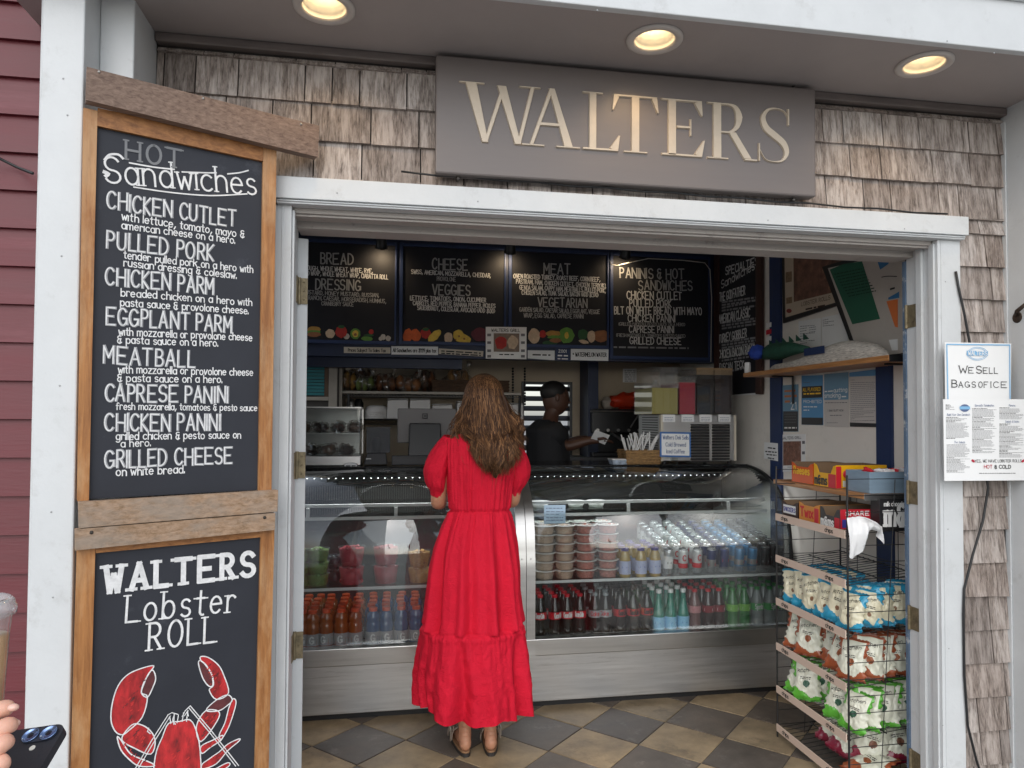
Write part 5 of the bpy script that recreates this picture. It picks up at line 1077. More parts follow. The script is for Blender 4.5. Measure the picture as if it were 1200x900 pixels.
wallnote('white text notice with a blue heading and a black foot beside the right batten', [z5(660, 45), z5(893, 15), z5(888, 490), z5(665, 485)], [(z5(672, 108 if i == 0 else 115+i*15.5), z5(705 if i in (0, 20) else random.choice([780, 870, 868, 860]), 108 if i == 0 else 110+i*15.5), .9) for i in range(22)], mat('notice_white', rgb('#c4beb8'), .6), [([z5(661, 46), z5(892, 17), z5(892, 70), z5(661, 80)], lbp), ([z5(666, 450), z5(887, 458), z5(887, 489), z5(666, 484)], kcard)])
wallnote('white framed food photo flyer low on the wall by the left batten', [z5(95, 550), z5(305, 545), z5(300, 840), z5(90, 855)], [('WALTERS GRILL', z5(120, 588), z5(272, 582), 2.8, grey_ink), (z5(160, 815), z5(230, 815), 1), (z5(165, 833), z5(220, 833), 1)], paper, [([z5(124, 605), z5(268, 602), z5(268, 795), z5(124, 800)], mat('seafood_photo_print', rgb('#7d5a4c'), .6, var=.6, vscale=40, dirt='#a39a92', dscale=30, damt=.8))]+[([z5(x, y), z5(x+22, y), z5(x+22, y+24), z5(x, y+24)], grey_ink) for x in (98, 278) for y in (600, 685, 770)])
wallnote('small handwritten white note taped over the left navy batten', [z5(-30, 610), z5(78, 620), z5(80, 765), z5(-32, 742)], [('~', z5(0, 660), z5(62, 668), 2.4, ink), ('~', z5(-20, 690), z5(72, 698), 2.2, ink), ('~', z5(-10, 715), z5(70, 722), 2.2, ink), ('~', z5(0, 742), z5(52, 750), 2.2, ink)], d=.0165)
for k, (y, m) in enumerate(((381, paper), (389, redc), (397, paper))):
    b = MB(); q = at(901, y, X=WX-.0145); b.box(WX-.0165, WX-.0145, q.y-.03, q.y+.03, q.z-.014, q.z+.014); tag(b.build('sticker', m), f'small {"red" if k == 1 else "white"} sticker on the navy batten, {("top", "middle", "bottom")[k]} of three', 'sticker')
# specialities board on the side wall
pl = PW(.02); t = thing('menu_board', 'narrow black specialties sandwiches board with a brown frame on the side wall', 'menu board', at(865, 460, pl=pl))
b = MB(); slab(b, [(843, 240), (887.5, 225), (887.5, 460), (843, 464)], pl, -.012, 0); b.build('slate', slate_in, t)
b = MB(); slab(b, [(838, 240), (843.3, 238), (843.3, 465), (838, 465)], pl, -.012, .01); slab(b, [(887, 225), (893, 222), (893, 462), (887, 462)], pl, -.012, .01); b.build('frame', mat('dark_brown_wood', rgb('#3d2620'), .5, var=.2), t)
def z6(x, y): return (830+x/5.14, 295+y/5.14)
b = MB(); hd = dict(wt=.15, jit=.02)
write(b, [('SPECIALTIES', z6(105, 140), z6(300, 82), 9, hd), ('Sandwiches', z6(80, 222), z6(280, 105), 9, dict(wt=.13, jit=.01)), ('THE GODFATHER', z6(68, 300), z6(222, 258), 9.5, hd), ('AMERICAN CLASSIC', z6(66, 432), z6(252, 390), 9.5, hd), ('TURKEY GOBBLER', z6(66, 548), z6(232, 512), 9, hd), ('CHICKEN BACON RANCH', z6(64, 642), z6(292, 610), 9, hd), ('TUSCAN TECK', z6(64, 718), z6(215, 700), 8, hd)], pl)
for y0, n_ in ((310, 4), (435, 3), (552, 3), (645, 2), (735, 1)):
    for i in range(n_): scribble(b, at(*z6(82, y0+i*17), pl=pl), at(*z6(random.choice([230, 290, 300]), y0-30+i*17), pl=pl), .02, pl[1], .0012, 1)
b.build('lettering', [mat('indoor_chalk', (.62, .62, .62), .8), mat('indoor_chalk_dim', (.25, .25, .26), .8)], t)
wallnote('narrow white price strip under the specialties board', [z6(160, 830), z6(305, 822), z6(305, 860), z6(160, 868)], [('~', z6(170, 858), z6(295, 850), 3, ink)], d=.012)
# ------------------------------------------------------------------ people
skin = mat('skin', rgb('#c08a6d'), .5, var=.08, vscale=30, spec=.4); skin.node_tree.nodes['Principled BSDF'].inputs['Subsurface Weight'].default_value = .12; skin.node_tree.nodes['Principled BSDF'].inputs['Subsurface Radius'].default_value = (.012, .005, .003)
def skinned(name, joints, edges, m, parent, sub=2, root=0, smooth=1.0):
    """one continuous body grown over a skeleton: joints = (x, y, z, rx[, ry])"""
    off = OFF.get(parent.name, Vector()); me = bpy.data.meshes.new(name)
    me.from_pydata([Vector(j[:3])-off for j in joints], edges, []); o = bpy.data.objects.new(name, me); col.objects.link(o)
    md = o.modifiers.new('skin', 'SKIN'); md.use_smooth_shade = True; md.branch_smoothing = .3
    sv = me.skin_vertices[0].data if me.skin_vertices else None
    if sv is None:
        bm = bmesh.new(); bm.from_mesh(me); bm.verts.layers.skin.verify(); bm.to_mesh(me); bm.free(); sv = me.skin_vertices[0].data
    for i, j in enumerate(joints):
        sv[i].radius = (j[3], j[4] if len(j) > 4 else j[3]); sv[i].use_root = i == root
    ss = o.modifiers.new('sub', 'SUBSURF'); ss.levels = ss.render_levels = sub
    dg = bpy.context.evaluated_depsgraph_get(); nm = bpy.data.meshes.new_from_object(o.evaluated_get(dg)); bpy.data.objects.remove(o)
    nm.materials.clear(); nm.materials.append(m); nm.polygons.foreach_set('use_smooth', [True]*len(nm.polygons)); nm.polygons.foreach_set('material_index', [0]*len(nm.polygons))
    o = bpy.data.objects.new(name, nm); col.objects.link(o); o.parent = parent; OFF[o.name] = off; return o

# --- the woman in the red dress, seen from behind
wx, wy = .372, 3.28
wom = thing('person', 'woman with long wavy brown hair in a red tiered dress standing at the counter', 'person', (wx+.02, wy, 0))
def wv(px, py, y): return at(px, py, Y=y)
hd = wv(567, 474, 3.30); nk = Vector((hd.x, 3.27, 1.475))
sL, sR = Vector((wx-.15, 3.27, 1.405)), Vector((wx+.178, 3.27, 1.405))
eL, eR = wv(513, 592, 3.33), wv(601, 590, 3.33); hL, hR = Vector((eL.x+.06, 3.60, 1.16)), Vector((eR.x-.07, 3.60, 1.16))
aL, aR = wv(544.5, 855, 3.30), wv(574, 855, 3.29)
J = [(wx, 3.29, 1.0, .09, .06), (wx+.01, 3.29, 1.12, .075, .05), (wx+.015, 3.29, 1.30, .085, .05), (nk.x-.01, 3.285, 1.40, .07, .045), (nk.x, 3.27, 1.475, .048, .05), (hd.x, 3.285, 1.55, .062, .075), (hd.x, 3.30, 1.63, .072, .09), (hd.x, 3.30, 1.685, .05, .062),
 (sL.x, sL.y, sL.z-.03, .036), (eL.x, eL.y, eL.z, .04), (hL.x, hL.y, hL.z, .024), (hL.x+.02, hL.y+.07, hL.z-.005, .03, .016),
 (sR.x, sR.y, sR.z-.03, .036), (eR.x, eR.y, eR.z, .04), (hR.x, hR.y, hR.z, .024), (hR.x-.02, hR.y+.07, hR.z-.005, .03, .016),
 (wx-.07, 3.29, .88, .06), (aL.x-.005, 3.29, .47, .05), (aL.x, 3.285, .28, .052), (aL.x, 3.295, .105, .03), (aL.x, 3.275, .062, .034), (aL.x-.02, 3.42, .042, .036, .02), (aL.x-.03, 3.48, .036, .034, .014),
 (wx+.08, 3.29, .88, .06), (aR.x+.005, 3.28, .47, .05), (aR.x, 3.275, .28, .052), (aR.x, 3.285, .105, .03), (aR.x, 3.265, .062, .034), (aR.x+.02, 3.41, .042, .036, .02), (aR.x+.03, 3.47, .036, .034, .014)]
E_ = [(0, 1), (1, 2), (2, 3), (3, 4), (4, 5), (5, 6), (6, 7), (3, 8), (8, 9), (9, 10), (10, 11), (3, 12), (12, 13), (13, 14), (14, 15), (0, 16), (16, 17), (17, 18), (18, 19), (19, 20), (20, 21), (21, 22), (0, 23), (23, 24), (24, 25), (25, 26), (26, 27), (27, 28), (28, 29)]
body = skinned('body', J, E_, skin, wom)
def fingers(base, dirv, side, upv, n_=4, ln=.07, r=.0075, curl=.5, parent_mb=None):
    for k in range(n_):
        o = base+side*((k-(n_-1)/2)*.018); L_ = ln*(1, 1.12, 1.05, .85)[k]; P = [o]; d = dirv.copy()
        for q in (.45, .3, .25):
            P.append(P[-1]+d*L_*q); d = (d-upv*curl*.55).normalized()
        parent_mb.tube(P, [r*1.1, r, r*.92, r*.7], 8)
# --- dress
DC = [  # z, centre px, left px, right px (at that height), depth
 (505, 535, 596), (513, 523, 603), (530, 522, 603), (550, 522.5, 602), (575, 524, 599), (594, 526, 597), (598, 526, 597), (606, 523, 599), (620, 517, 602), (645, 508.5, 605.5), (670, 504, 607), (695, 501.5, 607), (720, 499, 609.5), (735, 496, 612), (739, 495, 613), (755, 493, 614.5), (775, 490, 617), (800, 489, 620), (820, 490, 620), (836, 491, 620)]
prof = []
for py, l, r_ in DC:
    a, c = at(l, py, Y=3.27), at(r_, py, Y=3.27); prof.append((a.z, (a.x+c.x)/2, (c.x-a.x)/2))
def pr(z, k):
    for i in range(len(prof)-1):
        if prof[i][0] >= z >= prof[i+1][0]:
            f = (prof[i][0]-z)/(prof[i][0]-prof[i+1][0]); return prof[i][k]*(1-f)+prof[i+1][k]*f
    return prof[0][k] if z > prof[0][0] else prof[-1][k]
zt, zw, zs_, zh = prof[0][0], prof[6][0], prof[13][0], prof[-1][0]
rg = random.Random(11); PH = [[rg.uniform(0, 6.28) for _ in range(80)] for _ in range(3)]
def folds(th, lay, ks, p=1.0):
    return sum(math.cos(k*th+PH[lay][i])/(k/ks[0])**p for i, k in enumerate(ks))/sum(1/(k/ks[0])**p for k in ks)
def dress(u, v):
    th = 2*math.pi*u; z = zt+(zh-zt)*v; rx = pr(z, 2); cx = pr(z, 1)
    ry = min(rx*.78, .085+.0*z) if z > zw else min(rx*.8, .085+(zw-z)*.26)
    if z > zw-.001: ry = .085+.03*math.exp(-((z-1.32)/.12)**2)
    if z > 1.40: ry *= max(.55, 1-(z-1.40)*3.2)
    c, s = math.cos(th), math.sin(th); e = .92
    sx = math.copysign(abs(c)**e, c); sy = math.copysign(abs(s)**e, s); d = 0
    if z > zw:
        q = min(1, (zt-z)/.06)*(.5+.5*math.exp(-((z-zw)/.1)**2)+.5); d = .0038*folds(th+.03*math.sin(z*9), 0, [26, 33, 41, 52], .6)*q+.006*folds(th+z, 1, [5, 8, 11])
        d += .005*math.exp(-((z-zw)/.012)**2)*0
    elif z > zs_:
        f = (zw-z)/(zw-zs_); d = .004*folds(th, 0, [38, 47, 59, 71], .3)*math.exp(-f*3.5)+(.005+.033*f**.75)*folds(th+.05*math.sin(z*7), 1, [9, 13, 17, 23], 1.0)
    else:
        f = (zs_-z)/(zs_-zh); d = .0055*folds(th, 2, [44, 57, 69, 83], .3)*math.exp(-f*4)+(.006+.044*f**.75)*folds(th+.06*math.sin(z*11+th*3), 2, [7, 11, 16, 22], .9)+.006*math.exp(-((f-.03)/.05)**2)
        d += .0045*noise.noise(Vector((th*5+z*6, z*14, 2)))+.003*noise.noise(Vector((th*11-z*9, z*30, 7)))
    d += .0022*noise.noise(Vector((th*9, z*16, 5)))
    for zz, am in ((zw, -.009), (zs_, -.006)): d += am*math.exp(-((z-zz)/.006)**2)
    zz = z
    if v > .8:   # uneven hem, lifted on the left
        w_ = (v-.8)/.2; zz += w_*(.045*max(0, -c)**2+.012*folds(th, 1, [5, 9, 12])+.01)
    if z > zt-.05: zz += .0*c-.022*abs(sx)**2*(1-(zt-z)/.05)
    return Vector((cx+rx*sx+d*c, 3.27+ry*sy+d*s*1.2, zz))
red_m = mat('red_crinkle_cotton', rgb('#cf1a33'), .8, var=.07, vscale=9, sheen=.0, spec=.2)
_b = red_m.node_tree.nodes['Principled BSDF']; _L = red_m.node_tree.links
_tc = N(red_m, 'ShaderNodeTexCoord'); _mp = N(red_m, 'ShaderNodeMapping'); _mp.inputs['Scale'].default_value = (55, 55, 170); _L.new(_tc.outputs['Object'], _mp.inputs[0])
_n = N(red_m, 'ShaderNodeTexNoise'); _n.inputs['Scale'].default_value = 1.6; _n.inputs['Detail'].default_value = 3; _n.inputs['Distortion'].default_value = .6; _L.new(_mp.outputs[0], _n.inputs['Vector'])
_n2 = N(red_m, 'ShaderNodeTexNoise'); _n2.inputs['Scale'].default_value = 17; _n2.inputs['Detail'].default_value = 3; _n2.inputs['Distortion'].default_value = 1.5; _L.new(_tc.outputs['Object'], _n2.inputs['Vector'])
_ad = N(red_m, 'ShaderNodeMath'); _ad.operation = 'MULTIPLY_ADD'; _ad.inputs[1].default_value = 1.6; _L.new(_n2.outputs['Fac'], _ad.inputs[0]); _L.new(_n.outputs['Fac'], _ad.inputs[2])
_bp = N(red_m, 'ShaderNodeBump'); _bp.inputs['Strength'].default_value = .6; _bp.inputs['Distance'].default_value = .006; _L.new(_ad.outputs[0], _bp.inputs['Height']); _L.new(_bp.outputs[0], _b.inputs['Normal'])
b = MB(); b.ngrid(dress, 300, 190, wrap=True)
# yoke over the shoulders
def yoke(u, v):
    th = 2*math.pi*u; p0 = dress(u, 0); c, s = math.cos(th), math.sin(th)
    p1 = Vector((nk.x+.062*c, 3.275+.06*s, 1.478)); q = p0.lerp(p1, v); q.z += .022*math.sin(math.pi*v); return q
b.ngrid(yoke, 120, 12, wrap=True)
def sleeve(sh, el, sgn):
    top = Vector((sh.x-sgn*.035, sh.y, sh.z+.035)); bot = el+Vector((sgn*.0, -.005, .045)); ax = (bot-top); Ln = ax.length; ax.normalize(); sx = Vector((1, 0, 0)); sx = (sx-ax*sx.dot(ax)).normalized(); sy = ax.cross(sx)
    def f(u, v):
        th = 2*math.pi*u; R0 = [.05, .062, .076, .086, .092, .093, .088, .076, .056, .049][min(9, int(v*9.99))]; i = min(8, int(v*9)); fr = v*9-i; tb = [.042, .056, .066, .073, .078, .08, .078, .071, .054, .044]; R0 = tb[i]*(1-fr)+tb[i+1]*fr
        wv_ = .006*folds(th, 0, [12, 17, 23, 31], .5)*(.25+abs(v-.45)*1.8)*(1 if v < .86 else .3)+.004*noise.noise(Vector((th*3, v*7, sgn*4)))
        r = R0+wv_; c = top+ax*Ln*v+sx*sgn*.03*math.sin(math.pi*min(1, v*1.05))+Vector((0, .0, -.012*math.sin(math.pi*v)))
        inn = 1 if math.cos(th)*sgn > 0 else .72
        return c+sx*(math.cos(th)*r*inn*.82)+sy*(math.sin(th)*r*.85)
    b.ngrid(f, 72, 48, wrap=True)
sleeve(sL, eL, -1); sleeve(sR, eR, 1)
b.build('dress', red_m, wom, smooth=True)
# --- hands on the counter side, fingers, joined to the wrists in one mesh with the body
hb = MB()
for h, s in ((hL, 1), (hR, -1)): fingers(h+Vector((.02*s, .085, -.005)), Vector((.1*s, 1, -.1)).normalized(), Vector((1, 0, 0)), ZV, curl=.4, parent_mb=hb); hb.tube([h+Vector((.02*s+.02*s, .04, 0)), h+Vector((.05*s, .07, .005)), h+Vector((.055*s, .1, .0))], [.011, .009, .007], 8)
def merge(o, mb):
    me = o.data; bm = bmesh.new(); bm.from_mesh(me); off = OFF.get(o.name, Vector()); vs = [bm.verts.new(v-off) for v in mb.v]
    for f in mb.f:
        try: fc = bm.faces.new([vs[i] for i in f]); fc.smooth = True
        except ValueError: pass
    bm.normal_update(); bm.to_mesh(me); bm.free()
for q in (J[20], J[27]): [hb.ball((q[0], q[1]+dy, z_), r_, seg=16, rings=12, sc3=(.93, 1.08, 1.1)) for dy, z_, r_ in ((-.008, .051, .030), (-.004, .066, .0285), (.004, .085, .027), (.011, .105, .0265), (.014, .13, .027))]
merge(body, hb)
# --- hair: many tapering wavy locks over a full back volume
hair_m = mat('brown_hair', (1, 1, 1), .5, spec=.25); island(hair_m, (.03, .012, .006), (.32, .16, .07), [(.4, (.07, .031, .013)), (.78, (.15, .07, .03))])
hr = random.Random(21); hb = MB()
HC = Vector((hd.x, 3.298, 1.625))
def backy(z): return min(3.178, 3.27-(.085+.032*math.exp(-((z-1.32)/.12)**2)) - .022) if z < 1.44 else 3.178
b2 = MB(); b2.ball(HC+Vector((0, -.002, .0)), .0955, seg=28, rings=20, sc3=(.90, 1.08, 1.07))
def backsheet(u, v):
    zt_ = 1.66; zb_ = max(1.30, tipz((u-.5)*.24+.03)+.05); z = zt_+(zb_-zt_)*v; w_ = .07+.05*math.sin(min(1, v*1.1)*math.pi*.5)-.06*max(0, v-.6)/.4; x = (u-.5)*2
    cx = HC.x+.004+.03*v
    return Vector((cx+w_*x, backy(z-.05*v)+.012+.045*(x*x)+.006*math.sin(u*55+v*4)+.01*noise.noise(Vector((u*9, v*4, 3))), z-.05*v*(1-abs(x))))

def lock(a, el, wtip, zend, rad, seed):
    """a: around the head (0 = back, +-1 = sides), tip offset and end height"""
    th = a*1.75; rootd = Vector((math.sin(th)*math.sin(el), -math.cos(th)*math.sin(el), math.cos(el)))
    p0 = HC+Vector((rootd.x*.088, rootd.y*.106, rootd.z*.106)); P = []; n_ = 20; ph = seed*1.7; sidex = math.copysign(1, a) if abs(a) > .02 else 0
    zst = min(p0.z, 1.64); 
    for i in range(n_+1):
        t = i/n_
        if t < .22 and el < 1.5:   # follow the skull down
            e2 = el+(1.62-el)*(t/.22); d = Vector((math.sin(th)*math.sin(e2), -math.cos(th)*math.sin(e2), math.cos(e2))); p = HC+Vector((d.x*.093, d.y*.112, d.z*.11))
            last = p
        else:
            q = (t-.22)/.78 if el < 1.5 else t; st = last if el < 1.5 else p0
            x = st.x+(wtip+HC.x-st.x)*(q**1.15)+sidex*.012*math.sin(q*math.pi)*(.4+q); z = st.z+(zend-st.z)*q
            yb = backy(z)-.004*hr.random()+.085*min(1.3, abs(x-HC.x-.02)/.17)**2
            y = st.y+(yb-st.y)*min(1, q*1.25)
            am = .002+.0135*q; x += am*math.sin(q*12+ph)+am*.35*math.sin(q*27+ph*2.1); y += am*.7*math.sin(q*13+ph*1.3)
            p = Vector((x, y, z))
        P.append(p)
    rr = [rad*(.75+.6*math.sin(math.pi*min(1, (i/n_)*.9)))*(1 if i < n_-5 else max(.12, (n_-i)/5.5)) for i in range(n_+1)]
    hb.tube(P, rr, 5, flat=.6)
def tipz(x):   # hem line of the hair: short wavy locks at the sides, long right of centre
    return 1.40+.25*(-.07-x) if x < -.07 else (1.40-(x+.07)/.05*.13 if x < -.02 else (1.255+.25*abs(x-.04) if x < .115 else 1.255+.02+(x-.115)*2.2))
clumps = []
for k in range(34):
    a = -1+2*(k+.5)/34+hr.uniform(-.04, .04); cw = a*.135+.03+hr.gauss(0, .012); clumps.append((a, cw, tipz(cw)+abs(hr.gauss(0, .022)), hr.uniform(0, 60), hr.random()))
for k in range(2100):
    a0, cw, cz, sd_, tone = hr.choice(clumps); a = max(-1, min(1, a0+hr.gauss(0, .07))); el = hr.uniform(.02, 1.0) if hr.random() < .6 else hr.uniform(1.0, 1.55)
    lock(a, el, cw+hr.gauss(0, .0085), min(cz+abs(hr.gauss(0, .02)), 1.5), hr.uniform(.0011, .0026), sd_+hr.gauss(0, .25))
for k in range(90):   # flyaways
    a = hr.uniform(-1, 1); cw = a*.15+.03+hr.gauss(0, .02); lock(a, hr.uniform(.05, 1.4), cw, min(1.5, tipz(cw)+hr.gauss(.01, .05)), hr.uniform(.0007, .0013), hr.uniform(0, 60))
for k in range(40):   # loose strands on the left shoulder
    lock(hr.uniform(-1, -.5), hr.uniform(.4, 1.4), hr.uniform(-.19, -.11), hr.uniform(1.33, 1.43), hr.uniform(.001, .0026), hr.uniform(0, 60))
b2.ngrid(backsheet, 60, 40); b2.add(hb.v, hb.f)
b2.build('hair', hair_m, wom, smooth=True)
# --- sandals
cork = mat('cork_footbed', rgb('#8d6a4c'), .8, var=.2, vscale=60); soleb = mat('dark_sole', (.03, .026, .024), .6); strapm = mat('taupe_strap', rgb('#a39384'), .5, var=.1); buck = mat('buckle', (.55, .52, .47), .3, metal=1)
def outline(cx, cy, s, sgn, z):
    pts = []
    for k in range(32):
        a = 2*math.pi*k/32; y = math.copysign(abs(math.sin(a))**.8, math.sin(a)); x = math.copysign(abs(math.cos(a))**.62, math.cos(a)); wv_ = .037+.008*y; pts.append(Vector((cx+x*wv_*s+sgn*.012*(y+.9), cy+.085+.128*y*s, z)))
    return pts
for (ft, sgn) in ((J[20], -1), (J[27], 1)):
    cx, cyy = ft[0], ft[1]; t = bpy.data.objects.new('sandal', None); col.objects.link(t); t.parent = wom; OFF[t.name] = OFF[wom.name]
    b = MB(); b.prism(outline(cx, cyy, 1, sgn, .001), ZV, .016, 0); b.prism(outline(cx, cyy, .975, sgn, .0172), ZV, .009, 1)
    o = b.build('sole', [soleb, cork], t, smooth=False, bevel=.003)
    b = MB()
    for y0_, h_, w_ in ((.165, .055, .03), (.105, .068, .028)):
        f = lambda u, v, y0_=y0_, h_=h_, w_=w_: Vector((cx+sgn*.012*(y0_/.1)-.048*math.cos(math.pi*u)*1.02, cyy+y0_+(v-.5)*w_-.01*math.sin(math.pi*u), .018+h_*math.sin(math.pi*u)**.75))
        b.ngrid(f, 20, 3)
    b.tube([Vector((cx-.042, cyy+.08, .03)), Vector((cx-.04, cyy-.0, .062)), Vector((cx-.026, cyy-.03, .08)), Vector((cx, cyy-.038, .084)), Vector((cx+.026, cyy-.03, .08)), Vector((cx+.04, cyy-.0, .062)), Vector((cx+.042, cyy+.08, .03))], .006, 8, flat=.5) if 0 else None
    o = b.build('strap', strapm, t, smooth=True); sm_ = o.modifiers.new('thick', 'SOLIDIFY'); sm_.thickness = .004
    for y0_ in (.10, .165):
        b = MB(); c = Vector((cx+sgn*(.058), cyy+y0_-.012, .06)); b.tube([c+Vector((0, q[0], q[1])) for q in ((-.018, -.014), (.018, -.014), (.018, .018), (-.018, .018))], .0035, 8, closed=True); b.tube([c+Vector((sgn*.002, 0, -.016)), c+Vector((sgn*.003, 0, .02))], .0025, 6)
        b.build('buckle', buck, t)
        b = MB(); b.hexa([c+Vector((-sgn*.004, -.016, -.03)), c+Vector((-sgn*.004, .016, -.03)), c+Vector((-sgn*.014, .016, .036)), c+Vector((-sgn*.014, -.016, .036))], [c+Vector((-sgn*.001, -.016, -.03)), c+Vector((-sgn*.001, .016, -.03)), c+Vector((-sgn*.010, .016, .036)), c+Vector((-sgn*.010, -.016, .036))]); b.build('strap_end', strapm, t)

# --- the man behind the counter, in profile against the slatted window
mx = at(648, 500, Y=4.95).x
man = thing('person', 'man in a dark shirt working behind the counter in front of the slatted window', 'person', (mx, 4.95, 0))
def mv(px, py, y=4.95): return at(px, py, Y=y)
h1, n1, s1 = mv(651, 468), mv(645, 486), mv(640, 495); e1, w1 = mv(662, 524, 4.85), mv(694, 516, 4.8)
Jm = [(mx-.02, 4.95, 1.0, .15, .11), (s1.x, 4.95, 1.22, .16, .11), (s1.x, 4.95, s1.z-.02, .15, .1), (n1.x, 4.95, n1.z, .062), (h1.x, 4.95, h1.z-.04, .07, .06), (h1.x, 4.95, h1.z+.03, .08, .07), (h1.x-.01, 4.95, h1.z+.08, .06, .06),
 (s1.x+.02, 4.83, s1.z-.05, .065), (e1.x, e1.y, e1.z, .048), (w1.x-.02, w1.y, w1.z, .03), (w1.x+.06, w1.y, w1.z+.004, .034, .02),
 (s1.x+.02, 5.1, s1.z-.05, .065), (e1.x+.02, 5.08, e1.z, .048), (w1.x-.04, 5.0, w1.z, .03), (w1.x+.03, 4.98, w1.z, .034, .02),
 (mx-.03, 4.87, .85, .1), (mx-.02, 4.87, .48, .07), (mx-.03, 4.87, .09, .045), (mx+.1, 4.87, .05, .045, .03), (mx-.03, 5.04, .85, .1), (mx-.02, 5.04, .48, .07), (mx-.03, 5.04, .09, .045), (mx+.1, 5.04, .05, .045, .03), (h1.x+.095, 4.95, h1.z-.0, .018), (h1.x+.1, 4.95, h1.z-.02, .013)]
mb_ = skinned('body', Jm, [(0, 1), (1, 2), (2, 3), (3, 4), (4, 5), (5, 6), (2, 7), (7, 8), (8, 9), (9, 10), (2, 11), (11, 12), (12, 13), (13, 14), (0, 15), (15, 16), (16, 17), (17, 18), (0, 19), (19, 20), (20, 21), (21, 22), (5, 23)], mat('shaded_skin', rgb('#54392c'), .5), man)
fb = MB(); fingers(Vector((w1.x+.075, w1.y, w1.z)), Vector((1, 0, -.05)).normalized(), Vector((0, 1, 0)), ZV, curl=.5, parent_mb=fb, r=.009); fb.tube([Vector((w1.x+.03, w1.y-.03, w1.z+.01)), Vector((w1.x+.07, w1.y-.045, w1.z+.015)), Vector((w1.x+.1, w1.y-.035, w1.z+.01))], [.012, .01, .008], 8)
fb.ball((h1.x+.002, 4.95, h1.z+.005), .105, seg=22, rings=16, sc3=(.92, .76, 1.16)); fb.ball((h1.x-.005, 4.868, h1.z+.01), .022, seg=10, rings=8, sc3=(.8, .4, 1.3)); fb.ball((h1.x+.05, 4.89, h1.z+.03), .012, seg=8, rings=6); fb.tube([Vector((h1.x+.085, 4.93, h1.z-.055)), Vector((h1.x+.088, 4.95, h1.z-.055)), Vector((h1.x+.085, 4.97, h1.z-.055))], .008, 6)
merge(mb_, fb)
dshirt = mat('black_shirt', (.012, .012, .014), .8); b = MB()
def shirt(u, v):
    th = 2*math.pi*u; z = .95+(s1.z+.02-.95)*v; t_ = .19-.015*v; q = 1 if v < .88 else max(.4, 1-(v-.88)*4.5); cx = mx-.02+(s1.x-mx+.02)*v
    return Vector((cx+t_*.82*q*math.cos(th)+.006*math.sin(th*9), 4.95+.2*q*math.sin(th), z))
b.ngrid(shirt, 40, 24, wrap=True)
for yy, sy in ((4.83, -1), (5.1, 1)): b.tube([Vector((s1.x+.005, yy-.0, s1.z-.02)), Vector((s1.x+.03, yy+.01*sy, s1.z-.08)), Vector((e1.x-.03, yy+.01*sy, e1.z+.04))], [.075, .083, .07], 16)
b.build('shirt', dshirt, man, smooth=True)
b = MB(); b.ball((h1.x-.016, 4.95, h1.z+.052), .1, seg=18, rings=12, sc3=(.98, .86, .82)); b.build('hair', mat('dark_hair', (.012, .01, .009), .6), man, smooth=True)
b = MB(); p = Vector((w1.x+.05, 4.76, w1.z+.02)); T = Matrix.Translation(p) @ Matrix.Rotation(R(20), 4, 'Y') @ Matrix.Rotation(R(-60), 4, 'X'); b.box(-.06, .05, -.04, .04, 0, .003, T=T); tag(b.build('paper_slip', paper), 'white paper slip held by the man behind the counter', 'paper slip')

# --- the hand at the left edge with a phone, and the iced coffee cup above it
hdp = .74
def cv(px, py, d): return CAM+ray(px, py)*d
tl, tr, br_ = cv(2, 853, .80), cv(79, 847, .80), cv(56, 893, .755); tl = tr+(cv(2, 858, .80)-tr)
exv = (tr-tl).normalized(); eyv = (br_-tr); eyv = (eyv-exv*eyv.dot(exv)).normalized(); nz = exv.cross(eyv).normalized()
if nz.dot(CAM-tr) < 0: nz = -nz
ph = thing('phone', 'black cased smartphone held at the left edge with two camera lenses showing', 'phone', tr)
def pp(x, y, z): return tr-exv*x+eyv*y+nz*z      # x leftwards from the right edge, y down the phone
def rrect(x0, x1, y0, y1, r, z, k=6):
    out = []
    for cx, cyy, a0 in ((x1-r, y1-r, 0), (x0+r, y1-r, 90), (x0+r, y0+r, 180), (x1-r, y0+r, 270)):
        for i in range(k+1): a = R(a0+90*i/k); out.append(pp(cx+r*math.cos(a), cyy+r*math.sin(a), z))
    return out
b = MB(); b.prism(rrect(0, .076, -.0, .152, .012, -.009), nz, .009); b.build('case', mat('phone_case', (.022, .023, .03), .55, bump=.1, bscale=300), ph, bevel=.0025)
b = MB(); b.prism(rrect(.004, .043, .004, .022, .009, .0001), nz, .0018); isl = b.build('camera_island', mat('phone_island', (.03, .035, .05), .3), ph, bevel=.0008)
for x in (.0135, .0335):
    c = pp(x, .013, .002); b = MB(); Tz = nz.to_track_quat('Z', 'Y').to_matrix().to_4x4(); b.lathe([(.0088, 0), (.009, .0015), (.0082, .0018), (.0078, .0008), (.0035, .0004, 1), (0, .0003, 1)], c, 28, T=Tz); b.build('lens', [mat('lens_ring', (.25, .36, .62), .25, metal=.9), mat('lens_glass', (.01, .012, .02), .05)], isl, smooth=True)
c = pp(.024, .0285, .0); b = MB(); b.lathe([(.0032, 0), (.003, .0006), (0, .0007)], c, 16, T=Tz); b.build('flash', mat('flash_white', (.8, .78, .7), .3), ph)
hp = thing('person', 'person at the left edge, only the fingers and hand holding a phone in view', 'person', cv(-40, 900, .72))
skinp = mat('light_skin', rgb('#d9a58e'), .45, var=.07, vscale=60, bump=.15, bscale=220); skinp.node_tree.nodes['Principled BSDF'].inputs['Subsurface Weight'].default_value = .15; skinp.node_tree.nodes['Principled BSDF'].inputs['Subsurface Radius'].default_value = (.01, .004, .002)
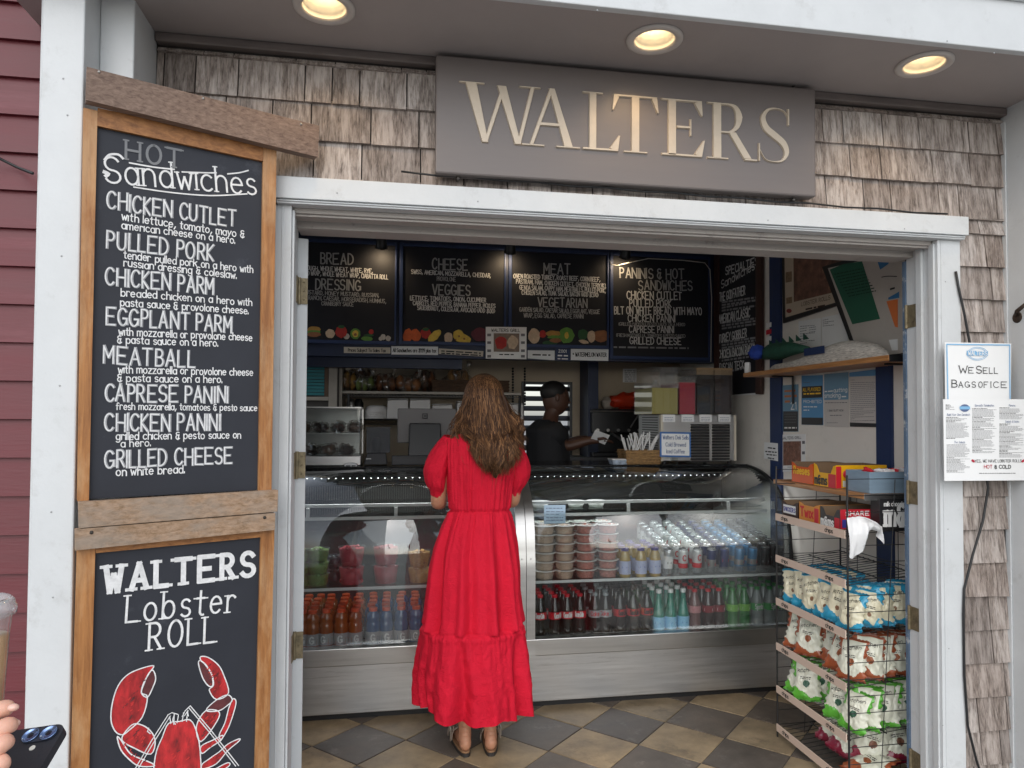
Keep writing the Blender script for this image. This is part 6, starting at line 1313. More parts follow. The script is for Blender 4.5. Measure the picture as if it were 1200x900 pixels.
k0 = cv(-60, 905, .70); JJ = [tuple(k0)+(.034, .022), tuple(cv(-110, 960, .66))+(.03, .026), tuple(cv(-190, 1080, .6))+(.038, .034)]; EE = [(0, 1), (1, 2)]
fing = [((-45, 868, .71), (-12, 838, .70), (6, 828, .705), (17, 832, .71)), ((-45, 892, .70), (-10, 862, .685), (10, 848, .69), (19, 850, .70)), ((-45, 915, .69), (-12, 884, .675), (6, 868, .68), (14, 868, .69)), ((-40, 940, .68), (-8, 905, .67), (4, 892, .675), (10, 890, .68)), ((-70, 870, .74), (-50, 835, .75), (-34, 815, .76))]
for f in fing:
    prv = 0
    for q, rad in zip(f, (.0105, .0102, .0092, .0076)):
        JJ.append(tuple(cv(*q))+(rad,)); EE.append((prv, len(JJ)-1)); prv = len(JJ)-1
skinned('hand', JJ, EE, skinp, hp, sub=2)
for q in ((17, 830), (18.5, 848.5)):
    c = cv(q[0]-1.5, q[1]-1, .697); b = MB(); b.ball(c, .006, seg=12, rings=8, sc3=(.9, .7, .6)); b.build('fingernail', mat('nail', rgb('#e0b3a2'), .25, coat=.4), hp, smooth=True)
cupc = cv(-26, 745, .78); cup = thing('iced_coffee_cup', 'clear plastic cup of iced coffee with a domed lid at the left edge', 'cup', cupc+Vector((0, 0, -.1)))
o = cupc; rt_ = (cv(14, 745, .78)-cupc).length*.86
b = MB(); b.lathe([(rt_*.72, -.115), (rt_*.9, .0), (rt_*.97, .022)], o, 32, cap=False); b.build('cup', glassmat('cup_plastic', (.94, .93, .92), .07, .03, .12, (.85, .84, .82)), cup, smooth=True)
b = MB(); b.lathe([(rt_*.70, -.114), (rt_*.87, -.002)], o, 32); b.build('coffee', mat('milky_coffee', rgb('#cf9f66'), .3, coat=.3, var=.15, vscale=18), cup, smooth=True)
b = MB(); b.lathe([(rt_*1.0, .02), (rt_*1.09, .022), (rt_*1.1, .029), (rt_*1.04, .032), (rt_*1.02, .036), (rt_*.9, .04), (rt_*.86, .034), (0, .034)], o, 36, cap=False); b.build('lid', glassmat('lid_plastic', (.95, .95, .95), .1, .05, .3, (.85, .85, .85)), cup, smooth=True)
# ------------------------------------------------------------------ menu boards over the counter
MY = 4.752; PM = (Vector((0, MY, 0)), Vector((0, -1, 0)))
ch1 = mat('indoor_chalk', (.62, .62, .62), .8); ch2 = mat('indoor_chalk_grey', (.34, .34, .34), .8); ch3 = mat('indoor_chalk_dim', (.25, .25, .26), .8); chw = mat('indoor_chalk_warm', (.6, .5, .38), .8)
pal = {k: mat('painted_'+k, rgb(c), .7, var=.2, vscale=40) for k, c in dict(orange='#c25a2c', red='#a52a26', yellow='#d0b04a', cream='#c4ac92', green='#5c8a3a', darkgreen='#2a5230', brown='#8a5a3a', purple='#5a2430', white='#b8b0a8', bread='#a9803f').items()}
pk_ = list(pal)
def menuboard(label, c, lines, food, top=292):
    """c: slate corners in pixels of the photograph, clockwise from top left"""
    p0, p1 = at(*c[0], pl=PM), at(*c[2], pl=PM); x0, x1, z1_, z0_ = p0.x, p1.x, 2.66, p1.z
    t = thing('menu_board', label, 'menu board', ((x0+x1)/2, MY, z0_), 'chalk menu boards above the counter')
    b = MB(); b.box(x0, x1, MY-.012, MY-.001, z0_, z1_); b.build('slate', slate_in, t)
    b = MB(); fx = .022
    b.box(x0-fx, x0, MY-.026, MY-.001, z0_-fx, z1_+.02).box(x1, x1+fx*.55, MY-.026, MY-.001, z0_-fx, z1_+.02).box(x0, x1, MY-.0255, MY-.001, z0_-fx, z0_).box(x0, x1, MY-.0255, MY-.001, z1_, z1_+.02); b.build('frame', navy, t, bevel=.002)
    pl = (Vector((0, MY-.012, 0)), Vector((0, -1, 0))); b = MB()
    for ln in lines:
        k = dict(wt=.13, jit=.02, gap=.24, mi=1)
        if ln[3] < 7: k = dict(wt=.16, jit=.03, gap=.2, mi=0)
        if len(ln) > 4: k.update(ln[4])
        letter(b, ln[0], at(*ln[1], pl=pl), at(*ln[2], pl=pl), pxh(ln[1], ln[3], pl), pl[1], **k)
    b.build('lettering', [ch1, ch2, ch3, chw], t)
    if food:
        b = MB()
        for q, f in enumerate(food):
            kind, cx, cyy, rx, ry = f[:5]; rot = f[5] if len(f) > 5 else 0
            disc_px(b, (cx, cyy), rx, ry, pl, .0004+.0006*(q % 6), pk_.index(kind), 16 if rx > 2 else 10, rot, .08)
        b.build('food_painting', [pal[k] for k in pk_], t)
    return t
menuboard('chalk menu board headed bread and dressing, leftmost above the counter', [(330, 290), (462, 290), (462, 400.5), (330, 400.5)],
 [('BREAD', (376, 309), (413.5, 310.3), 12.5), ('SOURDOUGH, WHOLE WHEAT, WHITE, RYE,', (345, 315.8), (436.5, 320), 5), ('TOMATO WRAP, WHOLE WHEAT WRAP, CIABATTA ROLL', (345, 321.5), (454.5, 327.3), 5), ('DRESSING', (369.5, 338.6), (422, 340.6), 12), ('OIL, MUSTARD, HONEY MUSTARD, RUSSIAN,', (346, 344.2), (444, 348.6), 4.6, dict(mi=1)), ('MAYO, RANCH, CAESAR, HORSERADISH, HUMMUS,', (346, 350.2), (452, 355.2), 4.6, dict(mi=1)), ('CRANBERRY SAUCE', (377, 357.8), (414, 359), 4.4, dict(mi=1))],
 [('bread', 368, 386, 8, 3.5), ('green', 368, 389, 8, 2), ('brown', 368, 392, 8, 3), ('cream', 387, 391, 5.5, 5.5), ('red', 400, 389, 7, 7), ('darkgreen', 400, 383, 4, 2), ('white', 406, 394, 3.5, 3.5), ('green', 416.5, 391, 6, 6.5), ('yellow', 416.5, 391, 3.6, 4.2), ('brown', 416.5, 392, 1.8, 1.8), ('green', 430, 397, 7, 2.6, .1), ('darkgreen', 432, 393, 6, 1.6), ('red', 435, 389, 3, 3), ('white', 449, 395, 3, 3.5), ('white', 455, 396.5, 3, 3.2), ('white', 446, 397, 2.2, 2.4)])
menuboard('chalk menu board headed cheese and veggies, second from left above the counter', [(472.5, 290), (590, 290), (590, 402.5), (472.5, 402.5)],
 [('CHEESE', (507, 315.6), (547.5, 317), 12.5), ('SWISS, AMERICAN, MOZZARELLA, CHEDDAR,', (482, 320.6), (575, 325.3), 4.8), ('PROVOLONE', (512, 328.8), (534, 329.6), 4.6, dict(mi=1)), ('VEGGIES', (507, 345), (550.5, 346.5), 12), ('LETTUCE, TOMATOES, ONION, CUCUMBER', (480.5, 351.6), (569.5, 354.2), 5), ('CARROTS, RED PEPPER, BANANA PEPPER, PICKLES', (484, 357.3), (580.5, 361.2), 4.8), ('SAUERKRAUT, COLESLAW, AVOCADO (ADD $1.00)', (489, 363), (579.5, 367), 4.8)],
 [('orange', 478, 393.5, 5.5, 8.5, .15), ('orange', 487, 393, 6, 7.5, -.2), ('red', 499, 390.5, 6, 6.5), ('darkgreen', 499, 386, 4, 2), ('yellow', 509, 394, 9.5, 4.6, -.75), ('cream', 525.5, 396, 5, 6.5), ('yellow', 541, 396, 11, 5.6, .3), ('yellow', 537, 391, 6, 4.5), ('brown', 538, 394, 1.2, 1.2), ('brown', 544, 397, 1.2, 1.2), ('brown', 534, 398, 1, 1), ('purple', 562, 392, 10, 8), ('purple', 574, 396, 9, 5)])
menuboard('chalk menu board headed meat and vegetarian, third from left above the counter', [(599.5, 290), (710.5, 290), (710.5, 405.5), (599.5, 405.5)],
 [('MEAT', (637.5, 320.6), (668, 321.8), 12), ('OVEN ROASTED TURKEY, ROAST BEEF, CORN BEEF,', (602, 326), (703, 330), 5), ('PASTRAMI, HAM, CHICKEN CUTLET, CHICKEN TERIYAKI,', (605, 332.2), (710, 337.6), 5), ('GENOA SALAMI, CAPPY HAM, MEATBALLS, PULLED PORK,', (608.8, 339.2), (709.5, 343), 5), ('CHICKEN SALAD, TUNA SALAD, BACON (ADD $2.00)', (612, 345), (701, 348), 4.8), ('VEGETARIAN', (630.5, 359.3), (688, 360.7), 10.5), ('GARDEN SALAD, CAESAR SALAD, EGGPLANT, VEGGIE', (609, 365), (702.5, 368), 4.8, dict(mi=1)), ('WRAP, EGG SALAD, CAPRESE PANINI', (614, 372), (683.5, 373), 4.8, dict(mi=1))],
 [('cream', 626, 394, 7, 9), ('red', 636, 391.5, 4, 4.6), ('darkgreen', 645, 402, 9, 3), ('bread', 648, 391, 9, 3.6), ('green', 650, 395, 9, 2), ('brown', 651, 399, 7, 2.6), ('green', 664, 393, 9, 9.5), ('yellow', 664, 393, 2.5, 4), ('darkgreen', 683, 392, 6, 6.5), ('brown', 704, 394, 10, 7), ('cream', 693, 394.5, 4.6, 7.2), ('cream', 684, 400.5, 6, 2.2, .2)])
menuboard('chalk menu board headed paninis and hot sandwiches, rightmost above the counter', [(717.5, 290), (829, 290), (829, 419.5), (717.5, 419.5)],
 [('PANINIS & HOT', (727, 325.6), (801, 327), 11.5, dict(serif=.06)), ('SANDWICHES', (748.5, 339.3), (811, 340.5), 11), ('CHICKEN CUTLET', (735, 350.4), (798.8, 351.2), 9, dict(mi=0)), ('PULLED PORK', (738, 359.5), (786.8, 360.4), 8.6, dict(mi=0)), ('BLT ON WHITE BREAD WITH MAYO', (720, 368), (822, 369), 8.6, dict(mi=0)), ('CHICKEN PANINI', (736, 377), (791, 377.6), 8, dict(mi=0)), ('(GRILLED CHICKEN & PESTO SAUCE ON A HERO)', (725, 381.5), (802.5, 382.2), 3.6, dict(mi=1)), ('CAPRESE PANINI', (737.5, 389.6), (789.5, 390.2), 7.8, dict(mi=0)), ('(FRESH MOZZARELLA, TOMATOES & PESTO SAUCE)', (722.5, 394.6), (803, 395.6), 3.6, dict(mi=1)), ('GRILLED CHEESE', (738, 403), (798, 404), 8, dict(mi=0)), ('~', (719, 407.7), (807, 409), 3, dict(mi=2))], None)
# price strips below the boards
def strip(label, cs, lines, m=paper, d=.004, cat='price strip', name='price_strip'):
    pl = (Vector((0, MY-.001-d, 0)), Vector((0, -1, 0))); a, c = at(*cs[0], pl=pl), at(*cs[2], pl=pl); t = thing(name, label, cat, ((a.x+c.x)/2, MY, c.z)); b = MB(); slab(b, cs, pl, -.003, 0); b.build('card', m, t); b = MB()
    for tx, p, q, h in lines: letter(b, tx, at(*p, pl=pl), at(*q, pl=pl), pxh(p, h, pl), pl[1], wt=.16, jit=0, off=.001)
    b.build('lettering', wprint if m is navy else ink, t); return t, pl
cream = mat('cream_card', rgb('#c9bfae'), .6)
strip('narrow cream strip reading prices subject to sales tax', [(403, 406.5), (457.5, 407.2), (457.5, 414.2), (403, 413.6)], [('Prices Subject To Sales Tax', (408, 412), (452, 412.6), 3.6)], cream)
strip('white strip about all sandwiches price below the cheese board', [(458.6, 405.6), (513.3, 406.2), (513.3, 416), (458.6, 415.4)], [('All Sandwiches are $9.99 plus tax', (460.5, 412.4), (511, 413), 4)])
strip('cream strip with two lines of small print beside the food photo card', [(514.3, 408.2), (566.5, 411.5), (566, 417.8), (514, 414.8)], [('~', (517, 412), (563.5, 414.6), 2.3), ('~', (517, 414.6), (563.5, 417.2), 2.3)], cream)
strip('blank looking white strip with one red line below the meat board', [(618.5, 410.4), (650, 410.8), (650, 422.2), (618.5, 420)], [('~', (624, 416.5), (645, 417), 2.6)])
strip('small navy plaque between two white strips below the meat board', [(651.3, 408.2), (667.5, 409), (667.5, 423), (651.3, 422)], [('2001', (654.5, 413), (663.5, 413.4), 3.4), ('~', (653.5, 417.4), (665.5, 417.8), 2.6), ('~', (653.5, 421), (665.5, 421.4), 2.2)], navy)
strip('wide white strip with capital lettering at the right end below the meat board', [(669, 408.8), (713, 409.4), (713, 423), (669, 422)], [('* WATERMELON WATER', (671.5, 417.6), (710.5, 418), 4.4)])
t, pl = strip('white food photo card pinned between the cheese and meat boards', [(569.3, 383), (617, 383.4), (617, 421), (569.3, 420.2)], [('WALTERS GRILL', (576, 388.6), (609, 388.9), 3.4), ('~', (585, 416), (602, 416.2), 2)], paper, .03, 'food photo', 'photo_card')
b = MB(); poly_px(b, [(578.5, 390.5), (608.5, 390.8), (608.5, 412.5), (578.5, 412.2)], pl, .0006, .0004, 0); disc_px(b, (587, 402), 7, 8, pl, .0014, 1, 14, 0, .15); disc_px(b, (601, 401), 6.5, 8, pl, .0014, 2, 14, 0, .15)
for y in (391, 400, 409.5, 416): poly_px(b, [(571, y), (575.4, y), (575.4, y+3), (571, y+3)], pl, .0006, .0004, 3); poly_px(b, [(610.5, y), (615, y), (615, y+3), (610.5, y+3)], pl, .0006, .0004, 3)
b.build('photo', [mat('photo_ground', rgb('#7c6a5c'), .5, var=.3, vscale=30), pal['red'], pal['cream'], grey_ink], t)
# spotlights at the top of the boards
for px, py, lb in ((447, 286, 'small spotlight shining on the beam above the bread board'), (598, 292, 'small spotlight shining between the cheese and meat boards'), (733, 298, 'small black clamp spotlight shining on the paninis board')):
    p = at(px, py, Y=4.60); t = thing('spotlight', lb, 'spotlight', p); T = Matrix.Translation(p) @ Matrix.Rotation(R(150), 4, 'X'); b = MB()
    b.lathe([(.0, -.056), (.022, -.052), (.03, -.045), (.034, .0), (.04, .024), (.038, .0245), (.03, .0)], p, 18, T=Matrix.Rotation(R(-145), 4, 'X')); b.tube([p, p+Vector((0, .06, .05)), p+Vector((0, .13, .06))], .006, 8); b.build('housing', black, t, smooth=True)
    b = MB(); b.ball(p+Vector((0, .009, -.012)), .016, seg=12, rings=8); b.build('bulb', mat('spot_glow', (1, .85, .6), .5, emit=(1, .75, .45), es=4), t, smooth=True)
    ld = bpy.data.lights.new('spot', 'SPOT'); ld.energy = 2.2; ld.color = (1, .74, .45); ld.spot_size = R(150); ld.spot_blend = .9; ld.shadow_soft_size = .03
    lo = bpy.data.objects.new('spot', ld); col.objects.link(lo); lo.parent = t; lo.location = (0, .024, -.032); lo.rotation_euler = (R(50), 0, 0)
cb = MB(); cb.tube([at(x, y, Y=4.66) for x, y in ((714, 304), (716, 310), (724, 311), (736, 308), (760, 303), (800, 305), (826, 308), (832, 316), (834, 350), (833, 424))], .003, 6)
tag(cb.build('cable', mat('white_cable', (.5, .48, .45), .5), smooth=True), 'thin pale cable looping from the clamp spotlight down beside the paninis board', 'cable')

# ------------------------------------------------------------------ things behind the glass cases
wood_w = mat('painted_cabinet', rgb('#a39c92'), .55, var=.08)
t = thing('cabinet', 'pale painted cabinet with teal shutters behind the left counter', 'cabinet', at(372, 548, Y=4.95)); ty = 4.95
a, c = at(340, 419, Y=ty), at(396, 553, Y=ty); b = MB(); b.box(a.x, c.x, ty+.02, ty+.34, .0, a.z)
z_m = at(380, 465, Y=ty).z; x2 = at(385, 465, Y=ty).x; x3 = at(395, 465, Y=ty).x
b.build('carcass', mat('dark_cabinet_inside', (.05, .045, .042), .6), t)
b = MB(); b.box(a.x, c.x, ty, ty+.0195, a.z-.03, a.z); b.box(x2, x3, ty, ty+.0195, .9, a.z-.0305); b.box(a.x, x2-.0004, ty, ty+.0195, z_m-.025, z_m); b.box(c.x+.0, c.x+.02, ty+.02, ty+.36, .9, a.z-.02); b.build('face_frame', wood_w, t, bevel=.002)
b = MB(); z = z_m+.01
while z < a.z-.045: b.box(a.x, x2-.03, ty+.006, ty+.016, z, z+.018); z += .022
b.build('shutter', mat('teal_shutter', rgb('#2f7f86'), .5, var=.1), t)
b = MB(); b.box(x2-.028, x2-.002, ty+.004, ty+.015, z_m+.002, a.z-.034); b.build('wood_stile', mat('brown_stile', rgb('#5d4a3a'), .6), t)
# bread shelf and baskets
SHY0, SHY1 = 4.98, 5.33
zs1 = at(500, 459, Y=SHY0).z; zs2 = at(470, 492, Y=SHY0).z
t = thing('wall_shelf', 'long pale shelf under the menu beam loaded with bagged bread', 'shelf', (.2, 5.15, zs1)); xa, xb = at(398, 459, Y=SHY0).x, at(611, 459, Y=SHY0).x
b = MB(); b.box(xa, xb, SHY0, SHY1, zs1-.018, zs1); b.build('board', wood_w, t, bevel=.002)
b = MB(); 
for y in (SHY0+.005, SHY1-.01): b.box(xa, xb, y, y+.006, zs1-.036, zs1-.032)
for k in range(60): x = xa+.02+k*(xb-xa-.04)/59; b.tube([(x, SHY0+.012, zs1-.02), (x+.012, SHY0+.012, zs1-.034)], .002, 5)
b.build('wire_rail', blackm, t)
t = thing('wire_shelf', 'dark wire shelf carrying white takeout cartons below the bread shelf', 'shelf', (.2, 5.15, zs2)); b = MB()
for y in (SHY0+.0, SHY0+.1, SHY0+.2, SHY1-.01): b.tube([(xa+.05, y, zs2), (xb, y, zs2)], .004, 6)
k = xa+.05
while k < xb: b.tube([(k, SHY0, zs2+.003), (k, SHY1, zs2+.003)], .002, 5); k += .03
b.tube([(xa+.05, SHY0, zs2-.03), (xb, SHY0, zs2-.03)], .003, 6); b.build('grid', blackm, t)
for x in (xa+.06, xb-.01):
    b = MB(); b.tube([(x, SHY0+.01, .9), (x, SHY0+.01, zs1-.02)], .009, 8); b.build('post', blackm, t)
film = glassmat('bag_film', (.9, .88, .85), .12, .1, .08, (.7, .66, .6))
def loaf(label, px, py, w_, h_, c, y=5.1, green=False):
    p = at(px, py, Y=y); p.z = zs1+h_*.5+.003; t = thing('bread_bag', label, 'bread', (p.x, p.y, zs1), 'bagged bread on the shelf')
    m = island(mat('bread_'+c, rgb(c), .7, var=.3, vscale=14), (.7, .7, .7), (1.1, 1.1, 1.1)); b = MB(); n_ = 3
    for i in range(n_):
        for j in range(2): b.ball((p.x+(i-1)*w_*.28, p.y+(j-.5)*.09, p.z+random.uniform(-.01, .012)), h_*.46, seg=14, rings=10, sc3=(w_/h_*.36, 1, 1), jit=.25)
    b.build('rolls', m, t, smooth=True)
    b = MB(); b.ball(p, h_*.55, seg=26, rings=18, sc3=(w_/h_*.95, 1.7, .98), jit=.45); b.tube([p+Vector((w_*.3, -.06, h_*.4)), p+Vector((w_*.38, -.1, h_*.62)), p+Vector((w_*.42, -.12, h_*.9))], [.02, .009, .022], 8); b.build('bag', film, t, smooth=True)
loaf('bag of yellow rolls at the left end of the bread shelf', 407, 448, .15, .13, '#a8803f'); loaf('bag of green leafy produce second on the bread shelf', 428, 450, .14, .1, '#5d6b34', 5.05); loaf('bag of dark rolls third on the bread shelf', 452, 446, .16, .12, '#6b4428'); loaf('bag of hero rolls fourth on the bread shelf', 478, 448, .2, .11, '#8a5a34'); loaf('bag of brown rolls behind the hero rolls', 424, 436, .2, .17, '#5a3c26', 5.24); loaf('tall bag of rolls left of the wicker tray', 497, 442, .17, .15, '#7a4c2c', 5.22); loaf('round loaf bag behind the wicker tray', 536, 440, .18, .16, '#9c7548', 5.25)
wick = mat('brown_wicker', rgb('#4a3524'), .7, var=.4, vscale=50, bump=1, bscale=70, stretch=(1, 1, 3))
pa, pb = at(507, 455, Y=5.0), at(596, 440, Y=5.0); t = thing('wicker_tray', 'long dark wicker tray on the bread shelf behind the woman', 'basket', ((pa.x+pb.x)/2, 5.1, zs1)); b = MB(); x0, x1, hh_ = pa.x, pb.x, .085
for i in range(8):
    z = zs1+.006+i*.0105; e = .004*(i % 2); b.tube([(x0-e, 5.0-e, z), (x1+e, 5.0-e, z), (x1+e, 5.2+e, z), (x0-e, 5.2+e, z)], .0062, 8, closed=True)
b.box(x0, x1, 5.0, 5.2, zs1+.0005, zs1+.006); b.build('basket', wick, t, smooth=False)
foam = mat('white_foam', (.62, .6, .58), .6, var=.04)
for i, (px, w_) in enumerate(((466, .15), (492, .15), (518, .15), (546, .14), (603, .12))):
    p = at(px, 490, Y=5.05); h_ = (.135, .135, .1, .12, .11)[i]; t = thing('takeout_carton', f'white takeout carton on the wire shelf, {ordn(i)} from left', 'carton', (p.x, 5.1, zs2+.006), 'takeout cartons on the wire shelf'); b = MB()
    b.hexa([(p.x-w_*.5, 5.02, zs2+.0065), (p.x+w_*.5, 5.02, zs2+.0065), (p.x+w_*.5, 5.18, zs2+.0065), (p.x-w_*.5, 5.18, zs2+.0065)], [(p.x-w_*.46, 5.01, zs2+h_), (p.x+w_*.46, 5.01, zs2+h_+.006), (p.x+w_*.46, 5.17, zs2+h_), (p.x-w_*.46, 5.17, zs2+h_)]); b.build('box', foam, t, bevel=.004)
    b = MB(); b.hexa([(p.x-w_*.47, 5.006, zs2+h_+.0065), (p.x+w_*.47, 5.006, zs2+h_+.0085), (p.x+w_*.47, 5.175, zs2+h_+.007), (p.x-w_*.47, 5.175, zs2+h_+.007)], [(p.x-w_*.44, 5.02, zs2+h_+.014), (p.x+w_*.44, 5.02, zs2+h_+.014), (p.x+w_*.44, 5.16, zs2+h_+.014), (p.x-w_*.44, 5.16, zs2+h_+.014)]); b.build('lid', foam, t, bevel=.003)
p = at(441, 490, Y=5.05); t = thing('paper_bowls', 'stack of upturned white bowls left of the takeout cartons', 'bowls', (p.x, 5.1, zs2+.006)); b = MB()
for i in range(4): b.lathe([(.085, i*.014), (.086, i*.014+.004), (.07, i*.014+.04), (.045, i*.014+.052)], (p.x, 5.1, zs2+.0066), 24)
b.build('bowls', foam, t, smooth=True)
for i, (px, m) in enumerate(((411, steel), (420, blackm))):
    p = at(px, 490, Y=5.1); t = thing('canister', f'{"steel" if i == 0 else "black"} canister on the wire shelf beside the cabinet', 'canister', (p.x, 5.1, zs2+.006)); b = MB(); b.lathe([(.03, 0), (.034, .01), (.034, .11), (.028, .12), (.02, .14)], (p.x, 5.1, zs2+.0066), 18); b.build('body', m, t, smooth=True)
CT = 1.2435
# pastry case on the left counter
t = thing('pastry_case', 'small glass pastry case with a steel base at the left end of the counter', 'pastry case', at(392, 548, Y=4.3)); a, c = at(340, 478, Y=4.3), at(422.5, 549, Y=4.3); zb_, zt_ = CT, a.z
b = MB(); b.box(a.x, c.x, 4.3, 4.62, zb_, zb_+.055); b.build('base', steel_b, t, bevel=.003)
b = MB(); b.box(a.x+.005, c.x-.004, 4.304, 4.308, zb_+.0555, zt_); b.box(c.x-.008, c.x-.004, 4.3085, 4.61, zb_+.0555, zt_); b.build('pane', clearpl, t)
b = MB(); b.box(a.x, c.x, 4.3, 4.62, zt_+.0005, zt_+.008); b.box(a.x+.006, c.x-.01, 4.32, 4.6, zb_+.185, zb_+.19); b.box(a.x, c.x, 4.61, 4.62, zb_+.0555, zt_); b.build('shelf', steel, t)
b = MB(); k = random.Random(4)
e_ = at(411, 545, Y=4.298); b.lathe([(.042, 0), (.042, .002), (.038, .0022, 1), (0, .0022, 1)], (e_.x, 4.2995, e_.z-.002), 28, T=Matrix.Rotation(R(90), 4, 'X') @ Matrix.Diagonal((1, .4, 1, 1))); letter(b, '~', (e_.x-.028, 4.297, e_.z-.008), (e_.x+.028, 4.297, e_.z-.008), .01, Vector((0, -1, 0)), wt=.14, jit=0, off=.0008, mi=0, shear=.2); b.build('badge', [ink, paper], t)
wrap_m = mat('cookie', rgb('#7d5638'), .5, var=.5, vscale=20); muf = mat('muffin_dark', rgb('#3f2a22'), .6, var=.4, vscale=30)
for i in range(7):
    x = a.x+.06+i*(c.x-a.x-.1)/6; t2 = thing('wrapped_pastry', f'wrapped pastry on the {"lower" if i % 2 else "upper"} level of the glass pastry case, {ordn(i)} from left', 'pastry', (x, 4.4, zb_+.056 if i % 2 else zb_+.191), 'pastries in the small glass case'); z = (zb_+.056 if i % 2 else zb_+.191)
    q = MB(); q.ball((x, 4.42, z+.03), .036, seg=16, rings=10, sc3=(1.1, 1.2, .8), jit=.5); q.build('pastry', muf if i % 3 else wrap_m, t2, smooth=True); q = MB(); q.ball((x, 4.42, z+.033), .042, seg=18, rings=12, sc3=(1.15, 1.2, .8), jit=.8); q.build('wrapper', film, t2)
# till, grinder, printer
t = thing('coffee_grinder', 'black coffee grinder with a clear hopper on the left counter', 'coffee machine', at(441, 549, Y=4.35)); a, c = at(426, 548, Y=4.35), at(454, 531, Y=4.35); b = MB()
b.hexa([(a.x, 4.35, CT), (c.x, 4.35, CT), (c.x, 4.52, CT), (a.x, 4.52, CT)], [(a.x+.02, 4.37, c.z), (c.x-.01, 4.37, c.z), (c.x-.01, 4.5, c.z), (a.x+.02, 4.5, c.z)]); b.build('base', charcoal, t, bevel=.004)
zt_ = at(440, 502, Y=4.4).z; b = MB(); b.box(a.x+.012, c.x+.015, 4.46, 4.5, c.z+.001, zt_); b.box(a.x+.01, c.x+.018, 4.38, 4.5, zt_+.0005, zt_+.008); b.build('hopper_back', black, t); b = MB(); b.box(a.x+.014, c.x+.012, 4.385, 4.459, c.z+.001, zt_); b.build('hopper', glassmat('smoked_plastic', (.35, .36, .4), .06), t); b = MB(); b.lathe([(.03, 0), (.034, .06), (.02, .09)], ((a.x+c.x)/2, 4.42, c.z+.002), 16); b.build('hopper_core', navy_dk, t, smooth=True)
b = MB(); p = at(431, 537.5, Y=4.36); letter(b, '~', (p.x-.01, p.y, p.z-.004), (p.x+.025, p.y, p.z-.004), .011, Vector((0, -1, 0)), wt=.2, jit=0, off=.003); b.build('lettering', wprint, t)
t = thing('cash_till', 'grey backed till monitor on a black stand with a square emblem', 'till', at(495, 549, Y=4.4)); a, c = at(466, 478.5, Y=4.4), at(534, 519, Y=4.42); b = MB()
T = Matrix.Translation((0, 4.4, 0)); b.hexa([(a.x, 4.40, c.z), (c.x, 4.40, c.z), (c.x, 4.385, a.z), (a.x, 4.385, a.z)], [(a.x, 4.425, c.z), (c.x, 4.425, c.z), (c.x, 4.41, a.z), (a.x, 4.41, a.z)]); b.build('screen', mat('grey_plastic', rgb('#6f6d6c'), .45), t, bevel=.006)
a2, c2 = at(480, 496, Y=4.36), at(516, 531, Y=4.36); b = MB(); b.hexa([(a2.x-.01, 4.3, CT), (c2.x+.01, 4.3, CT), (c2.x+.01, 4.39, CT), (a2.x-.01, 4.39, CT)], [(a2.x, 4.355, a2.z), (c2.x, 4.355, a2.z), (c2.x, 4.383, a2.z), (a2.x, 4.383, a2.z)]); b.build('stand', black, t, bevel=.006)
p = at(498, 487.5, Y=4.38); b = MB(); b.tube([p+Vector((q[0]*.014, 0, q[1]*.014)) for q in ((-1, -1), (1, -1), (1, 1), (-1, 1))], .003, 6, closed=True); b.box(p.x-.006, p.x+.006, p.y-.002, p.y+.002, p.z-.006, p.z+.006); b.build('emblem', black, t)
t = thing('receipt_printer', 'wide dark grey box printer in front of the till', 'printer', at(485, 549, Y=4.26)); a, c = at(459, 534, Y=4.26), at(520, 553, Y=4.26); b = MB(); b.box(a.x, c.x, 4.262, 4.296, CT, a.z); b.build('body', charcoal, t, bevel=.006); b = MB(); b.box(a.x+.02, c.x-.02, 4.259, 4.2615, a.z-.014, a.z-.010); b.build('slot', black, t)
# slush machine
SY_ = 3.97+.25; t = thing('slush_machine', 'steel cold drink machine with four tall drink bowls on the right counter', 'drink machine', at(818, 548, Y=SY_)); a, c = at(775, 486, Y=SY_), at(862, 548, Y=SY_)
x0, x1, z1_ = a.x, c.x, a.z; yb_ = SY_+.42; z0_ = CT+.02
b = MB(); b.box(x0, x1, SY_, yb_, z0_, z1_); b.build('housing', steel_b, t, bevel=.004)
b = MB(); b.box(x0-.004, x0-.0004, SY_+.0, SY_+.03, z0_, z1_); b.box(x1-.012, x1+.004, SY_-.004, SY_-.0004, z0_, z1_); b.box(x0-.004, x0+.012, SY_-.004, SY_-.0004, z0_, z1_); b.build('edge_trim', mat('cream_trim', rgb('#c8bfae'), .5), t)
for xx in (x0+.03, x1-.03):
    for yy in (SY_+.03, yb_-.03): b = MB(); b.lathe([(.012, 0), (.014, .02)], (xx, yy, CT), 12); b.build('foot', black, t)
for pa_, pb_ in ((809, 831), (834, 855)):
    xa, xb = at(pa_, 500, Y=SY_).x, at(pb_, 500, Y=SY_).x; b = MB(); zz = at(820, 541, Y=SY_).z; ze = at(820, 497, Y=SY_).z; n_ = 13
    b.box(xa, xb, SY_-.0012, SY_-.0003, zz, ze, 1)
    for i in range(n_): z = zz+(ze-zz)*(i+.2)/n_; b.hexa([(xa, SY_-.001, z), (xb, SY_-.001, z), (xb, SY_-.001, z+.007), (xa, SY_-.001, z+.007)], [(xa, SY_-.007, z), (xb, SY_-.007, z), (xb, SY_-.002, z+.007), (xa, SY_-.002, z+.007)])
    b.build('vent_grille', [steel_b, black], t)
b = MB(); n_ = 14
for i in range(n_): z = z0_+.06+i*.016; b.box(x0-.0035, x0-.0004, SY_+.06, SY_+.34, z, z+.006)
b.build('side_vent', mat('vent_shadow', (.05, .045, .04), .5), t)
